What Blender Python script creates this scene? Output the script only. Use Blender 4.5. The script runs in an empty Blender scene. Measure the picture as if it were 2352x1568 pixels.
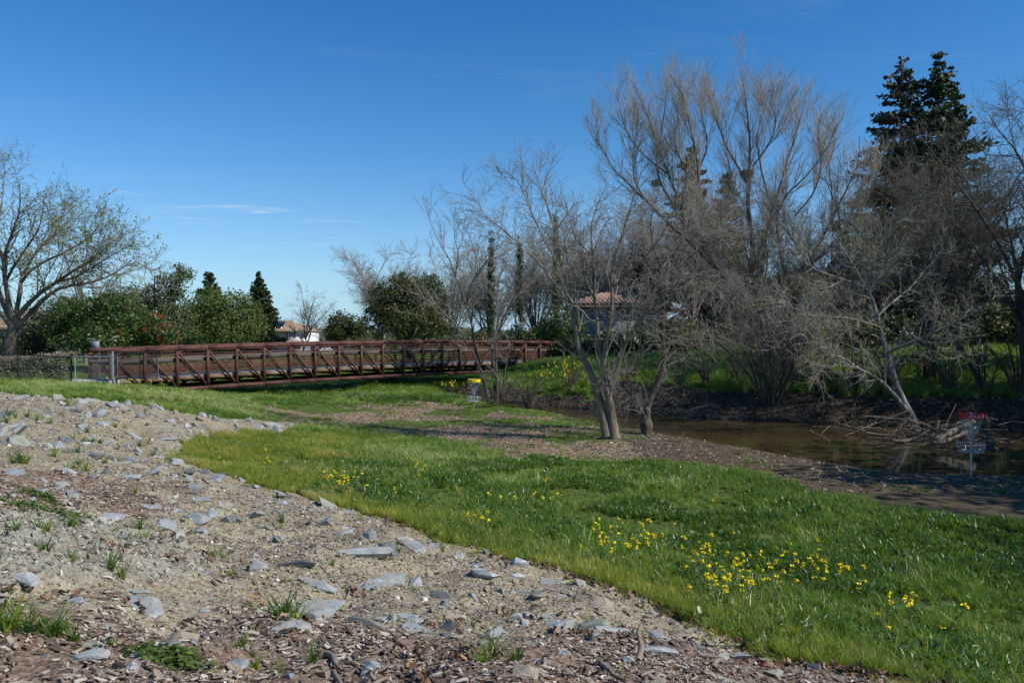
import bpy, bmesh, math, random
import numpy as np
from mathutils import Vector, Matrix, Euler

PI = math.pi
SC = bpy.context.scene
COL = SC.collection
EYE = 3.5                      # eye height above the creek flat (metres)
PITCH = math.radians(0.6025)

# ------------------------------------------------------------------ camera, sky, sun, exposure
cam_data = bpy.data.cameras.new('camera')
cam = bpy.data.objects.new('camera', cam_data)
COL.objects.link(cam)
cam_data.lens = 28.0
cam_data.sensor_width = 36.0
cam_data.clip_start = 0.1
cam_data.clip_end = 3000.0
cam.location = (0, 0, EYE)
cam.rotation_euler = (PI / 2 - PITCH, 0, 0)
SC.camera = cam

SUN_AZ = math.atan2(0.92, -0.39)          # clockwise from +Y
SUN_EL = math.radians(41)
sd = bpy.data.lights.new('sun', 'SUN')
sd.energy = 5.0
sd.angle = math.radians(0.53)
sd.color = (1.0, 0.955, 0.88)
sun = bpy.data.objects.new('sun', sd)
COL.objects.link(sun)
sun_dir = Vector((math.sin(SUN_AZ) * math.cos(SUN_EL), math.cos(SUN_AZ) * math.cos(SUN_EL), math.sin(SUN_EL)))
sun.rotation_euler = sun_dir.to_track_quat('Z', 'Y').to_euler()
sun.location = sun_dir * 80

SC.view_settings.view_transform = 'Standard'
SC.view_settings.look = 'None'
SC.view_settings.gamma = 1.0
SC.view_settings.exposure = 0.0
SC.view_settings.use_curve_mapping = False
SC.render.engine = 'CYCLES'
SC.cycles.max_bounces = 6
SC.cycles.diffuse_bounces = 3
SC.cycles.glossy_bounces = 3
SC.cycles.transmission_bounces = 4
SC.cycles.transparent_max_bounces = 8
SC.cycles.caustics_reflective = False
SC.cycles.caustics_refractive = False


class NT:
    """small helper round a node tree"""
    def __init__(s, nt):
        s.nt = nt

    def n(s, typ, ins=None, **props):
        nd = s.nt.nodes.new(typ)
        for k, v in props.items():
            setattr(nd, k, v)
        for k, v in (ins or {}).items():
            sock = nd.inputs[k]
            if isinstance(v, bpy.types.NodeSocket):
                s.nt.links.new(v, sock)
            else:
                if isinstance(v, (tuple, list)) and len(v) == 3 and sock.type == 'RGBA':
                    v = (*v, 1)
                sock.default_value = v
        return nd

    def link(s, a, b):
        s.nt.links.new(a, b)

    def math(s, op, a, b=0.0, c=0.0, clamp=False):
        return s.n('ShaderNodeMath', {0: a, 1: b, 2: c}, operation=op, use_clamp=clamp).outputs[0]

    def noise(s, vec, scale, detail=4, rough=.55, dist=0.0, out=0):
        return s.n('ShaderNodeTexNoise', {'Vector': vec, 'Scale': scale, 'Detail': detail, 'Roughness': rough, 'Distortion': dist}).outputs[out]

    def ramp(s, fac, stops):
        nd = s.n('ShaderNodeValToRGB', {'Fac': fac})
        el = nd.color_ramp.elements
        while len(el) > 1:
            el.remove(el[-1])
        for i, (p, c) in enumerate(stops):
            e = el[0] if i == 0 else el.new(p)
            e.position = p
            if not isinstance(c, (tuple, list)):
                c = (c, c, c)
            e.color = (*c[:3], 1)
        return nd.outputs[0]

    def step(s, fac, lo, hi):
        return s.n('ShaderNodeMapRange', {'Value': fac, 'From Min': lo, 'From Max': hi, 'To Min': 0.0, 'To Max': 1.0}, interpolation_type='SMOOTHSTEP').outputs[0]

    def mix(s, fac, a, b, blend='MIX'):
        nd = s.n('ShaderNodeMix', data_type='RGBA', blend_type=blend)
        for k, v in ((0, fac), (6, a), (7, b)):
            if isinstance(v, bpy.types.NodeSocket):
                s.nt.links.new(v, nd.inputs[k])
            elif k == 0:
                nd.inputs[0].default_value = v
            else:
                nd.inputs[k].default_value = (*v[:3], 1)
        return nd.outputs[2]


world = bpy.data.worlds.new('World')
SC.world = world
world.use_nodes = True
w = NT(world.node_tree)
world.node_tree.nodes.clear()
sky = w.n('ShaderNodeTexSky', sky_type='NISHITA')
sky.sun_disc = False
sky.sun_elevation = SUN_EL
sky.sun_rotation = SUN_AZ
sky.altitude = 50
sky.air_density = 1.0
sky.dust_density = 0.0
sky.ozone_density = 6.0
# thin cirrus on a high plane: direction / z gives the place on that plane
tc = w.n('ShaderNodeTexCoord').outputs['Generated']
sx = w.n('ShaderNodeSeparateXYZ', {0: tc})
zz = w.math('MAXIMUM', sx.outputs[2], 0.02)
px = w.math('DIVIDE', sx.outputs[0], zz)
py = w.math('DIVIDE', sx.outputs[1], zz)
vec = w.n('ShaderNodeCombineXYZ', {0: w.math('MULTIPLY', px, 0.55), 1: w.math('MULTIPLY', py, 1.5), 2: 0.0}).outputs[0]
wisps = w.step(w.noise(vec, 1.6, 7, .62, .8), 0.50, 0.74)
cover = None
for cx, cy, rx, ry, k in ((-2.35, 6.75, .6, .55, 1.6), (-2.75, 5.5, .6, .28, 1.2), (-1.75, 6.8, .8, .5, .5), (-2.5, 8.6, .7, .9, .5),
                          (1.4, 2.7, .9, .42, .16), (.1, 3.1, 1.4, .3, .09), (-6.0, 4.0, 2.5, 1.0, .4), (5.0, 7.0, 3.0, 1.5, .3), (2., -4., 2.5, 1.2, .3)):
    dx = w.math('DIVIDE', w.math('SUBTRACT', px, cx), rx)
    dy = w.math('DIVIDE', w.math('SUBTRACT', py, cy), ry)
    g = w.math('EXPONENT', w.math('MULTIPLY', w.math('ADD', w.math('MULTIPLY', dx, dx), w.math('MULTIPLY', dy, dy)), -1.0))
    g = w.math('MULTIPLY', g, k)
    cover = g if cover is None else w.math('ADD', cover, g)
cl = w.math('MULTIPLY', cover, wisps, clamp=True)
SKY_K = 0.12
sp = w.n('ShaderNodeSeparateColor', {0: w.n('ShaderNodeHueSaturation', {'Saturation': 1.1, 'Value': 1.0, 'Color': sky.outputs[0]}).outputs[0]})
cr = w.math('MULTIPLY', w.math('POWER', w.math('MULTIPLY', sp.outputs[0], SKY_K), 1.7), 2.25)
cr = w.math('DIVIDE', w.math('DIVIDE', cr, w.math('ADD', 1.0, w.math('MULTIPLY', cr, .9))), SKY_K)
cg = w.math('DIVIDE', w.math('MULTIPLY', w.math('POWER', w.math('MULTIPLY', sp.outputs[1], SKY_K), 1.1), 1.04), SKY_K)
cb = w.math('MULTIPLY', sp.outputs[2], 1.11)
clear = w.n('ShaderNodeCombineColor', {0: cr, 1: cg, 2: cb}).outputs[0]
low = w.math('MULTIPLY', w.math('EXPONENT', w.math('DIVIDE', w.math('MAXIMUM', sx.outputs[2], 0.0), -0.085)), 0.95)
clear = w.mix(low, clear, (.40 / SKY_K, .64 / SKY_K, .83 / SKY_K))
skyc = w.mix(w.math('MULTIPLY', cl, 0.62), clear, (5.6, 6.4, 7.2))
bg = w.n('ShaderNodeBackground', {'Color': skyc, 'Strength': SKY_K})
wo = w.n('ShaderNodeOutputWorld', {'Surface': bg.outputs[0]})

# ------------------------------------------------------------------ numbers, noise, projection of photo measurements to places
rng = np.random.default_rng(11)


def hash2(ix, iy, seed):
    h = (ix.astype(np.int64) * 374761393 + iy.astype(np.int64) * 668265263 + seed * 974634777) & 0x7fffffff
    h = (h ^ (h >> 13)) * 1274126177 & 0x7fffffff
    return ((h ^ (h >> 16)) & 0xffff) / 65535.0


def vnoise(x, y, seed=0):
    ix = np.floor(x); iy = np.floor(y)
    fx = x - ix; fy = y - iy
    fx = fx * fx * (3 - 2 * fx); fy = fy * fy * (3 - 2 * fy)
    a = hash2(ix, iy, seed); b = hash2(ix + 1, iy, seed); c = hash2(ix, iy + 1, seed); d = hash2(ix + 1, iy + 1, seed)
    return (a * (1 - fx) + b * fx) * (1 - fy) + (c * (1 - fx) + d * fx) * fy - .5


def fbm(x, y, scale, octv=4, seed=0, gain=.5):
    s = 0; a = 1.0; f = 1 / scale
    for i in range(octv):
        s = s + a * vnoise(x * f + 17.3 * i, y * f - 9.1 * i, seed + i)
        a *= gain; f *= 2.03
    return s


def ray(u, v):
    """direction seen at (u, v) of the photograph (measured on a 2352 px wide print), with y = 1"""
    x = (u - 1176) / 1829.6
    y = (784 - v) / 1829.6
    dy = math.cos(PITCH) + math.sin(PITCH) * y
    dz = math.cos(PITCH) * y - math.sin(PITCH)
    return x / dy, dz / dy


def W(u, v, Y):
    a, b = ray(u, v)
    return Vector((a * Y, Y, EYE + b * Y))


# terrain: thin-plate spline through surveyed points, then the creek is cut in
CP = [(0, 0, 1.9), (-3, 0, 2.0), (-8, 2, 2.05), (-8, -6, 2.4), (0, -6, 2.4), (8, -6, 1.5), (-20, 5, 2.2), (7, 1, 1.0), (14, 0, .35), (14, -8, .8), (-20, -15, 2.6), (10, -20, 1.5), (30, -20, 1.0),
      (3.36, 6.95, .45), (2.6, 7.7, .40), (1.87, 8.9, .36), (.7, 10.4, .33), (-.16, 11.4, .32), (-1.2, 12.6, .33), (-2.3, 13.8, .34), (-4.0, 15.4, .37), (-5.7, 16.9, .42), (-8.2, 19.3, .52),
      (5.5, 4.0, .75), (-2.6, 4.0, 1.75), (-3.4, 5.3, 1.75), (-4.9, 7.57, 1.7), (-7.6, 11.9, 1.65), (-12.7, 19.8, 1.5), (-18, 28.1, 1.38), (-10.4, 21.8, 1.25), (-7.4, 15.4, 1.05),
      (-3.2, 8.7, 1.2), (-1.7, 5.3, 1.5), (-1.06, 7.06, 1.05), (0, 4.67, 1.45), (1.15, 6.5, .9), (-2.05, 10, .85), (-14.4, 27, 1.2), (-10.3, 26, .8), (-9, 24.3, .55),
      (5.4, 8.46, .10), (9.3, 14.5, .05), (4.2, 14.5, .05), (0, 18.8, .06), (-4.5, 21.8, .12), (-7.7, 24.9, .22), (0, 27.2, .02), (3.2, 25.9, .03), (-1.72, 36.2, .04), (-7.4, 36, .22), (-8.5, 32.6, .18), (-7.7, 29.6, .14),
      (-10.9, 29.4, .62), (-13.2, 31.2, .92), (-11.5, 36, .40), (-14.5, 36.5, .72), (-16.7, 34.3, 1.12), (-20.6, 35, 1.28), (-27, 36, 1.35), (-16, 39, .42), (-12, 43, .08), (-8, 46, .08), (-14, 41, .2), (-5, 44, .1), (-6, 40, .12),
      (-25, 45, 1.25), (-30, 60, 1.1), (-15, 60, .8), (-20, 90, .3), (-60, 60, 1.2), (-60, 110, .2), (0, 110, 1.0), (-40, 170, -1.1), (-90, 170, -1.1), (0, 170, -.3), (-30, 25, 1.7), (-40, 35, 1.5),
      (4.3, 39.4, .95), (7.8, 36.1, .95), (11, 35, .95), (14.9, 33.9, 1.0), (20, 32, 1.0), (3.3, 48, 1.6), (5.2, 44, 1.6), (7.5, 62, 1.35), (10, 50, 2.0), (15, 46, 2.2), (20, 44, 2.2), (30, 42, 2.3), (15, 60, 2.3), (40, 60, 2.5), (60, 110, 2.3),
      (12, 22, .03), (6, 24, .03), (8, 20, .04), (12, 18, .06), (20, 16, .15), (9, 28, -.2), (14, 26, -.2), (22, 22, 0), (30, 25, .5), (60, 20, 1.5), (60, -20, 1.5), (-60, -20, 2.6), (-60, 20, 2.0), (0, -60, 2.5), (70, -60, 2.0), (-70, -60, 2.5), (110, 60, 2.3), (110, 170, 1.5), (-120, 60, .5)]
CP = np.array(CP, float)


def _k(r2):
    return np.where(r2 > 1e-9, r2 * np.log(np.maximum(r2, 1e-9)) * .5, 0)


def _fit():
    n = len(CP)
    d2 = ((CP[:, None, :2] - CP[None, :, :2]) ** 2).sum(-1)
    K = _k(d2) + np.eye(n) * 0.6
    Pm = np.c_[np.ones(n), CP[:, :2]]
    A = np.zeros((n + 3, n + 3))
    A[:n, :n] = K; A[:n, n:] = Pm; A[n:, :n] = Pm.T
    b = np.zeros(n + 3); b[:n] = CP[:, 2]
    return np.linalg.solve(A, b)


TPSW = _fit()
NEAR_BANK = [(24, 18.0), (12.7, 19.7), (11.1, 19.8), (9.7, 20.3), (8.6, 21.65), (7.5, 24.1), (6.6, 25.5), (5.5, 27.7), (4.5, 29.5), (3.2, 32), (1.3, 36), (-.6, 39.4), (-2.6, 41.6), (-4.0, 43.6), (-4.2, 48), (-3.2, 53), (-1.2, 60), (1.6, 72)]
FAR_BANK = [(2.6, 72), (-.2, 60), (-2.2, 53), (-3.2, 48), (-3.0, 44.2), (-1.4, 42), (2.5, 37.6), (6, 34.2), (10, 32.2), (13.9, 31), (18.6, 29), (28, 26), (32, 22)]
WATER_Z = -0.05


def densify(poly, step=.7, amp=.18, seed=3, closed=True):
    out = []
    n = len(poly)
    for i in range(n if closed else n - 1):
        a = np.array(poly[i]); b = np.array(poly[(i + 1) % n])
        m = max(1, int(np.linalg.norm(b - a) / step))
        for j in range(m):
            out.append(a + (b - a) * j / m)
    out = np.array(out)
    out = out + np.c_[fbm(out[:, 0], out[:, 1], 1.6, 3, seed), fbm(out[:, 0], out[:, 1], 1.6, 3, seed + 50)] * amp * 2
    return out


def sdist(x, y, poly):
    """signed distance to a closed polygon, negative inside"""
    x = np.asarray(x, float); y = np.asarray(y, float)
    d = np.full(x.shape, 1e9); ins = np.zeros(x.shape, bool)
    P = np.asarray(poly, float); n = len(P)
    for i in range(n):
        ax, ay = P[i]; bx, by = P[(i + 1) % n]
        ex, ey = bx - ax, by - ay
        t = np.clip(((x - ax) * ex + (y - ay) * ey) / max(ex * ex + ey * ey, 1e-12), 0, 1)
        d = np.minimum(d, (x - ax - t * ex) ** 2 + (y - ay - t * ey) ** 2)
        if ay != by:
            c = ((ay > y) != (by > y)) & (x < (bx - ax) * (y - ay) / (by - ay) + ax)
            ins ^= c
    d = np.sqrt(d)
    return np.where(ins, -d, d)


def dline(x, y, line):
    x = np.asarray(x, float); y = np.asarray(y, float)
    d = np.full(x.shape, 1e9)
    for (ax, ay), (bx, by) in zip(line[:-1], line[1:]):
        ex, ey = bx - ax, by - ay
        t = np.clip(((x - ax) * ex + (y - ay) * ey) / max(ex * ex + ey * ey, 1e-12), 0, 1)
        d = np.minimum(d, (x - ax - t * ex) ** 2 + (y - ay - t * ey) ** 2)
    return np.sqrt(d)


WPOLY = densify(NEAR_BANK + FAR_BANK)


def base_h(x, y):
    x = np.asarray(x, float); y = np.asarray(y, float)
    sh = x.shape
    x = x.ravel(); y = y.ravel()
    out = np.empty(len(x))
    for i in range(0, len(x), 20000):
        xs = np.clip(x[i:i + 20000], -130, 120); ys = np.clip(y[i:i + 20000], -65, 180)
        d2 = (xs[:, None] - CP[None, :, 0]) ** 2 + (ys[:, None] - CP[None, :, 1]) ** 2
        out[i:i + 20000] = _k(d2) @ TPSW[:-3] + TPSW[-3] + TPSW[-2] * xs + TPSW[-1] * ys
    return np.clip(out, -1.6, 3.2).reshape(sh)


def height(x, y):
    x = np.asarray(x, float); y = np.asarray(y, float)
    h = base_h(x, y)
    near = (x > -12) & (x < 40) & (y > 14) & (y < 80)
    if np.any(near):
        xs = x[near]; ys = y[near]
        s = sdist(xs, ys, WPOLY)
        far = dline(xs, ys, FAR_BANK) < dline(xs, ys, NEAR_BANK)
        up = np.where(far, .10 + .42 * np.maximum(s, 0), .02 + .10 * np.maximum(s, 0))
        lo = np.where(far, .05 + .20 * np.maximum(s, 0), .01 + .035 * np.maximum(s, 0))
        hh = np.minimum(h[near], WATER_Z + up)
        hh = np.where(s < 3.0, np.maximum(hh, WATER_Z + np.minimum(lo, .5)), hh)
        inside = WATER_Z - np.minimum(.5, .03 + .28 * -np.minimum(s, 0))
        h = h.copy()
        h[near] = np.where(s > 0, hh, inside)
    return h


def H(x, y):
    return float(height(np.array([float(x)]), np.array([float(y)]))[0])


_T = np.geomspace(2.0, 260.0, 700)


def G(u, v):
    """the place on the ground that the photograph shows at (u, v)"""
    a, b = ray(u, v)
    g = height(a * _T, _T)
    z = EYE + b * _T
    below = np.nonzero(z < g)[0]
    if len(below) == 0:
        Y = 200.0
    else:
        i = max(below[0], 1)
        f0 = z[i - 1] - g[i - 1]; f1 = z[i] - g[i]
        Y = _T[i - 1] + (_T[i] - _T[i - 1]) * f0 / (f0 - f1)
    return Vector((a * Y, Y, H(a * Y, Y)))


def Gs(pts):
    return [tuple(G(u, v))[:2] for u, v in pts]


# ------------------------------------------------------------------ mesh helpers
def setp(o, label=None, cat=None, group=None, kind=None):
    if label: o['label'] = label
    if cat: o['category'] = cat
    if group: o['group'] = group
    if kind: o['kind'] = kind
    return o


def mesh_from(name, V, F, mat=None, smooth=False, attrs=None):
    """V (n,3) array; F array (m,3|4) or list of tuples"""
    me = bpy.data.meshes.new(name)
    V = np.asarray(V, np.float32).reshape(-1, 3)
    if isinstance(F, np.ndarray):
        m, k = F.shape
        me.vertices.add(len(V)); me.vertices.foreach_set('co', V.ravel())
        me.loops.add(m * k); me.loops.foreach_set('vertex_index', F.astype(np.int32).ravel())
        me.polygons.add(m)
        me.polygons.foreach_set('loop_start', np.arange(0, m * k, k, dtype=np.int32))
        me.polygons.foreach_set('loop_total', np.full(m, k, dtype=np.int32))
        me.update(calc_edges=True)
    else:
        me.from_pydata([tuple(p) for p in V.tolist()], [], F)
        me.update()
    if smooth:
        me.polygons.foreach_set('use_smooth', np.ones(len(me.polygons), bool))
    for k2, (dom, arr) in (attrs or {}).items():
        a = me.attributes.new(k2, 'FLOAT', dom)
        a.data.foreach_set('value', np.asarray(arr, np.float32))
    if mat: me.materials.append(mat)
    return me


def obj(name, me, parent=None, loc=(0, 0, 0), rot=(0, 0, 0), scale=(1, 1, 1)):
    o = bpy.data.objects.new(name, me)
    COL.objects.link(o)
    o.location = loc; o.rotation_euler = rot; o.scale = scale
    if parent: o.parent = parent
    return o


def thing(name, label, cat, loc, group=None, rotz=0):
    o = bpy.data.objects.new(name, None)
    COL.objects.link(o)
    o.empty_display_size = .2
    o.location = loc
    o.rotation_euler = (0, 0, rotz)
    return setp(o, label, cat, group)


def part(name, VF, mat, parent, smooth=False, attrs=None, world=True):
    """VF in world coordinates -> child mesh of parent (an unrotated Empty, or a child of one)"""
    V, F = VF
    V = np.asarray(V, float).reshape(-1, 3)
    if world and parent is not None:
        p = Vector(parent.location)
        q = parent.parent
        while q:
            p = p + q.location; q = q.parent
        V = V - np.array(p)
    return obj(name, mesh_from(name, V, F, mat, smooth, attrs), parent)


def dup(root, loc, rotz=0, scale=1.0, label=None, group=None):
    def cp(o, par):
        c = o.copy(); COL.objects.link(c); c.parent = par
        for ch in list(o.children):
            cp(ch, c)
        return c
    kids = list(root.children)
    r = root.copy(); COL.objects.link(r)
    for ch in kids: cp(ch, r)
    r.location = loc; r.rotation_euler = (0, 0, rotz)
    r.scale = (scale,) * 3 if not isinstance(scale, (tuple, list)) else scale
    if label: r['label'] = label
    if group: r['group'] = group
    return r


def join(*VFs):
    Vs = []; Fs = []; n = 0; arr = all(isinstance(f, np.ndarray) for _, f in VFs)
    for V, F in VFs:
        V = np.asarray(V, float).reshape(-1, 3)
        Vs.append(V)
        if arr: Fs.append(F + n)
        else: Fs.extend([tuple(int(i) + n for i in f) for f in F])
        n += len(V)
    return np.concatenate(Vs), (np.concatenate(Fs) if arr else Fs)


BOXF = np.array([(0, 3, 2, 1), (4, 5, 6, 7), (0, 1, 5, 4), (1, 2, 6, 5), (2, 3, 7, 6), (3, 0, 4, 7)])


def box(x0, x1, y0, y1, z0, z1):
    return np.array([(x0, y0, z0), (x1, y0, z0), (x1, y1, z0), (x0, y1, z0), (x0, y0, z1), (x1, y0, z1), (x1, y1, z1), (x0, y1, z1)], float), BOXF.copy()


def beam(p0, p1, wid, hgt, up=(0, 0, 1)):
    """rectangular bar from p0 to p1; hgt is measured along up"""
    p0 = np.array(p0, float); p1 = np.array(p1, float)
    d = p1 - p0; d /= np.linalg.norm(d)
    u = np.array(up, float)
    if abs(u @ d) > .98: u = np.array((1., 0, 0))
    s = np.cross(d, u); s /= np.linalg.norm(s)
    u = np.cross(s, d)
    a = s * wid / 2; b = u * hgt / 2
    V = [p0 - a - b, p0 + a - b, p0 + a + b, p0 - a + b, p1 - a - b, p1 + a - b, p1 + a + b, p1 - a + b]
    return np.array(V), np.array([(0, 1, 2, 3), (7, 6, 5, 4), (0, 4, 5, 1), (1, 5, 6, 2), (2, 6, 7, 3), (3, 7, 4, 0)])


def tubes(P, R, S=6, caps=False):
    """P (n,K,3), R (n,K) -> quads of n tapered tubes"""
    P = np.asarray(P, float); R = np.asarray(R, float)
    n, K, _ = P.shape
    T = np.gradient(P, axis=1)
    T /= np.maximum(np.linalg.norm(T, axis=2, keepdims=True), 1e-9)
    main = P[:, -1] - P[:, 0]
    ref = np.zeros((n, 3)); ax = np.argmin(np.abs(main), axis=1); ref[np.arange(n), ax] = 1
    A = np.cross(T, ref[:, None, :]); A /= np.maximum(np.linalg.norm(A, axis=2, keepdims=True), 1e-9)
    B = np.cross(T, A)
    th = np.arange(S) * 2 * PI / S
    V = P[:, :, None, :] + R[:, :, None, None] * (np.cos(th)[None, None, :, None] * A[:, :, None, :] + np.sin(th)[None, None, :, None] * B[:, :, None, :])
    idx = np.arange(n * K * S).reshape(n, K, S)
    a = idx[:, :-1, :]; b = np.roll(idx, -1, axis=2)[:, :-1, :]; c = np.roll(idx, -1, axis=2)[:, 1:, :]; d = idx[:, 1:, :]
    F = np.stack([a, b, c, d], -1).reshape(-1, 4)
    return V.reshape(-1, 3), F


def rod(p0, p1, r, S=6, r1=None):
    V, F = tubes(np.array([[p0, p1]], float), np.array([[r, r if r1 is None else r1]]), S)
    F = [tuple(f) for f in F.tolist()] + [tuple(range(S))[::-1], tuple(range(S, 2 * S))]
    return V, F


def spline(pts, K):
    """Catmull-Rom through pts, K samples"""
    p = np.asarray(pts, float)
    p = np.concatenate([[2 * p[0] - p[1]], p, [2 * p[-1] - p[-2]]])
    m = len(p) - 3
    seg = np.linalg.norm(np.diff(p[1:-1], axis=0), axis=1)
    cs = np.r_[0, np.cumsum(seg)]
    s = np.linspace(0, cs[-1], K)
    i = np.clip(np.searchsorted(cs, s, side='right') - 1, 0, m - 1)
    t = ((s - cs[i]) / np.maximum(seg[i], 1e-9))[:, None]
    a, b, c, d = p[i], p[i + 1], p[i + 2], p[i + 3]
    return .5 * ((2 * b) + (c - a) * t + (2 * a - 5 * b + 4 * c - d) * t ** 2 + (3 * b - 3 * c + d - a) * t ** 3)


def unit(v):
    return v / np.maximum(np.linalg.norm(v, axis=-1, keepdims=True), 1e-9)


def spawn(rg, P, R, dens, length, K=4, t0=.2, t1=1.0, ang=(.7, .2), curl=.12, up=.0, ratio=.6, rmin=.004, rmax=9, taper=.5, bias=None, wt=None):
    """children along the polylines P: returns (P2, R2). length may depend on t through taper"""
    n, Kp, _ = P.shape
    L = np.linalg.norm(np.diff(P, axis=1), axis=2).sum(1)
    if wt is not None: L = L * wt
    cnt = rg.poisson(np.minimum(dens * L * (t1 - t0), 400))
    idx = np.repeat(np.arange(n), cnt)
    m = len(idx)
    if m == 0: return np.zeros((0, K, 3)), np.zeros((0, K))
    t = t0 + (t1 - t0) * rg.random(m)
    s = t * (Kp - 1); i = np.minimum(s.astype(int), Kp - 2); f = (s - i)[:, None]
    a = P[idx, i]; b = P[idx, i + 1]
    pos = a + (b - a) * f
    tan = unit(b - a)
    rad = R[idx, i] * (1 - f[:, 0]) + R[idx, i + 1] * f[:, 0]
    rv = rg.normal(size=(m, 3))
    if bias is not None: rv = rv + np.asarray(bias)
    perp = unit(rv - (rv * tan).sum(1, keepdims=True) * tan)
    an = rg.normal(ang[0], ang[1], m)[:, None]
    d = tan * np.cos(an) + perp * np.sin(an)
    ln = length * (1 - taper * t) * rg.uniform(.55, 1.35, m)
    out = np.empty((m, K, 3)); out[:, 0] = pos
    for k in range(1, K):
        d = unit(d + curl * rg.normal(size=(m, 3)) + np.array((0, 0, up)))
        out[:, k] = out[:, k - 1] + d * (ln / (K - 1))[:, None]
    r0 = np.clip(rad * ratio, rmin, rmax)
    rr = r0[:, None] * np.linspace(1, .35, K)[None, :]
    return out, np.maximum(rr, rmin * .6)


def cards(rg, C, size, nrm=None, asp=.55, bend=.25):
    """one leaf-shaped quad (a bent diamond) per centre C"""
    n = len(C)
    a = unit(rg.normal(size=(n, 3)))
    if nrm is not None:
        a = unit(a * .8 + nrm)
    b = unit(np.cross(a, rg.normal(size=(n, 3))))
    c = np.cross(a, b)
    s = (size * rg.uniform(.6, 1.4, n))[:, None]
    V = np.stack([C - b * s * .5, C + c * s * asp * .5 + a * s * bend * .3, C + b * s * .5, C - c * s * asp * .5 + a * s * bend * .3], 1)
    return V.reshape(-1, 3), np.arange(4 * n).reshape(n, 4)

# ------------------------------------------------------------------ materials
def material(name):
    m = bpy.data.materials.new(name)
    m.use_nodes = True
    m.node_tree.nodes.clear()
    return m, NT(m.node_tree)


def finish(t, col, rough=.8, bump=None, bstr=.3, bdist=.02, spec=.3, metal=0.0, **kw):
    ins = {'Base Color': col, 'Roughness': rough, 'Specular IOR Level': spec, 'Metallic': metal}
    ins.update(kw)
    p = t.n('ShaderNodeBsdfPrincipled', ins)
    if bump is not None:
        b = t.n('ShaderNodeBump', {'Height': bump, 'Strength': bstr, 'Distance': bdist})
        t.link(b.outputs[0], p.inputs['Normal'])
    o = t.n('ShaderNodeOutputMaterial', {'Surface': p.outputs[0]})
    return p


def geo(t):
    return t.n('ShaderNodeNewGeometry').outputs['Position']


def ocoord(t):
    return t.n('ShaderNodeTexCoord').outputs['Object']


def orand(t):
    return t.n('ShaderNodeObjectInfo').outputs['Random']


def attr(t, name, typ='GEOMETRY'):
    return t.n('ShaderNodeAttribute', attribute_name=name, attribute_type=typ).outputs['Fac']


def plain(name, c, rough=.7, var=.15, scale=6, bstr=.15, spec=.3, metal=0.0, c2=None):
    m, t = material(name)
    v = ocoord(t)
    f = t.noise(v, scale, 5, .6)
    a = tuple(x * (1 - var) for x in c); b = c2 or tuple(min(1, x * (1 + var)) for x in c)
    col = t.ramp(f, [(.3, a), (.7, b)])
    finish(t, col, rough, t.noise(v, scale * 5, 4), bstr, .01, spec, metal)
    return m


def bark(name, c0, c1, scale=9, spots=None):
    m, t = material(name)
    v = ocoord(t)
    st = t.n('ShaderNodeMapping', {'Vector': v, 'Scale': (1, 1, .28)}).outputs[0]
    f = t.noise(st, scale, 6, .65, .6)
    col = t.ramp(f, [(.3, c0), (.68, c1)])
    if spots:
        g = t.step(t.noise(v, 3.1, 4, .6), .5, .66)
        col = t.mix(t.math('MULTIPLY', g, .7), col, spots)
    finish(t, col, .9, f, .6, .03, .15)
    return m


def foliage(name, c0, c1, trans=.3, rough=.55, inst=False, spec=.3):
    """leaf: tint attribute runs between two leaf colours"""
    m, t = material(name)
    f = attr(t, 'tint', 'INSTANCER' if inst else 'GEOMETRY')
    col = t.ramp(f, [(0, c0), (1, c1)])
    p = t.n('ShaderNodeBsdfPrincipled', {'Base Color': col, 'Roughness': rough, 'Specular IOR Level': spec})
    tr = t.n('ShaderNodeBsdfTranslucent', {'Color': t.mix(.5, col, (c1[0] * 1.5, c1[1] * 1.6, c1[2] * .8))})
    mx = t.n('ShaderNodeMixShader', {0: trans, 1: p.outputs[0], 2: tr.outputs[0]})
    t.n('ShaderNodeOutputMaterial', {'Surface': mx.outputs[0]})
    return m


MT = {}
MT['rust'] = None
m, t = material('weathering_steel')
v = ocoord(t)
f = t.noise(v, 1.3, 6, .65)
f2 = t.noise(v, 14, 5, .7)
col = t.ramp(t.math('ADD', t.math('MULTIPLY', f, .6), t.math('MULTIPLY', f2, .4)), [(.36, (.050, .021, .017)), (.52, (.100, .038, .029)), (.66, (.165, .072, .050))])
streak = t.step(t.noise(t.n('ShaderNodeMapping', {'Vector': v, 'Scale': (2.2, 2.2, .2)}).outputs[0], 1.6, 4, .6), .58, .75)
col = t.mix(t.math('MULTIPLY', streak, .45), col, (.26, .15, .085))
finish(t, col, .72, f2, .15, .01, .35)
MT['rust'] = m
m, t = material('rusty_deck_fascia')
v = ocoord(t)
col = t.ramp(t.noise(v, .9, 5, .7), [(.35, (.12, .06, .04)), (.55, (.24, .16, .10)), (.7, (.30, .23, .16))])
finish(t, col, .8, t.noise(v, 12, 4), .1, .01, .25)
MT['fascia'] = m
MT['deck'] = plain('deck_concrete', (.34, .34, .33), .85, .2, 3)
MT['concrete'] = plain('concrete', (.42, .40, .36), .9, .18, 4, .2)
m, t = material('weathered_wood')
v = ocoord(t)
st = t.n('ShaderNodeMapping', {'Vector': v, 'Rotation': (0, 0, -PI / 4), 'Scale': (1.0, 14, 14)}).outputs[0]
col = t.ramp(t.noise(st, 1.5, 6, .6), [(.3, (.055, .047, .036)), (.7, (.165, .145, .115))])
finish(t, col, .9, t.noise(st, 3, 4), .3, .01, .15)
MT['wood'] = m
MT['galv'] = plain('galvanised_steel', (.50, .52, .54), .42, .12, 9, .05, .5, .75)
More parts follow.
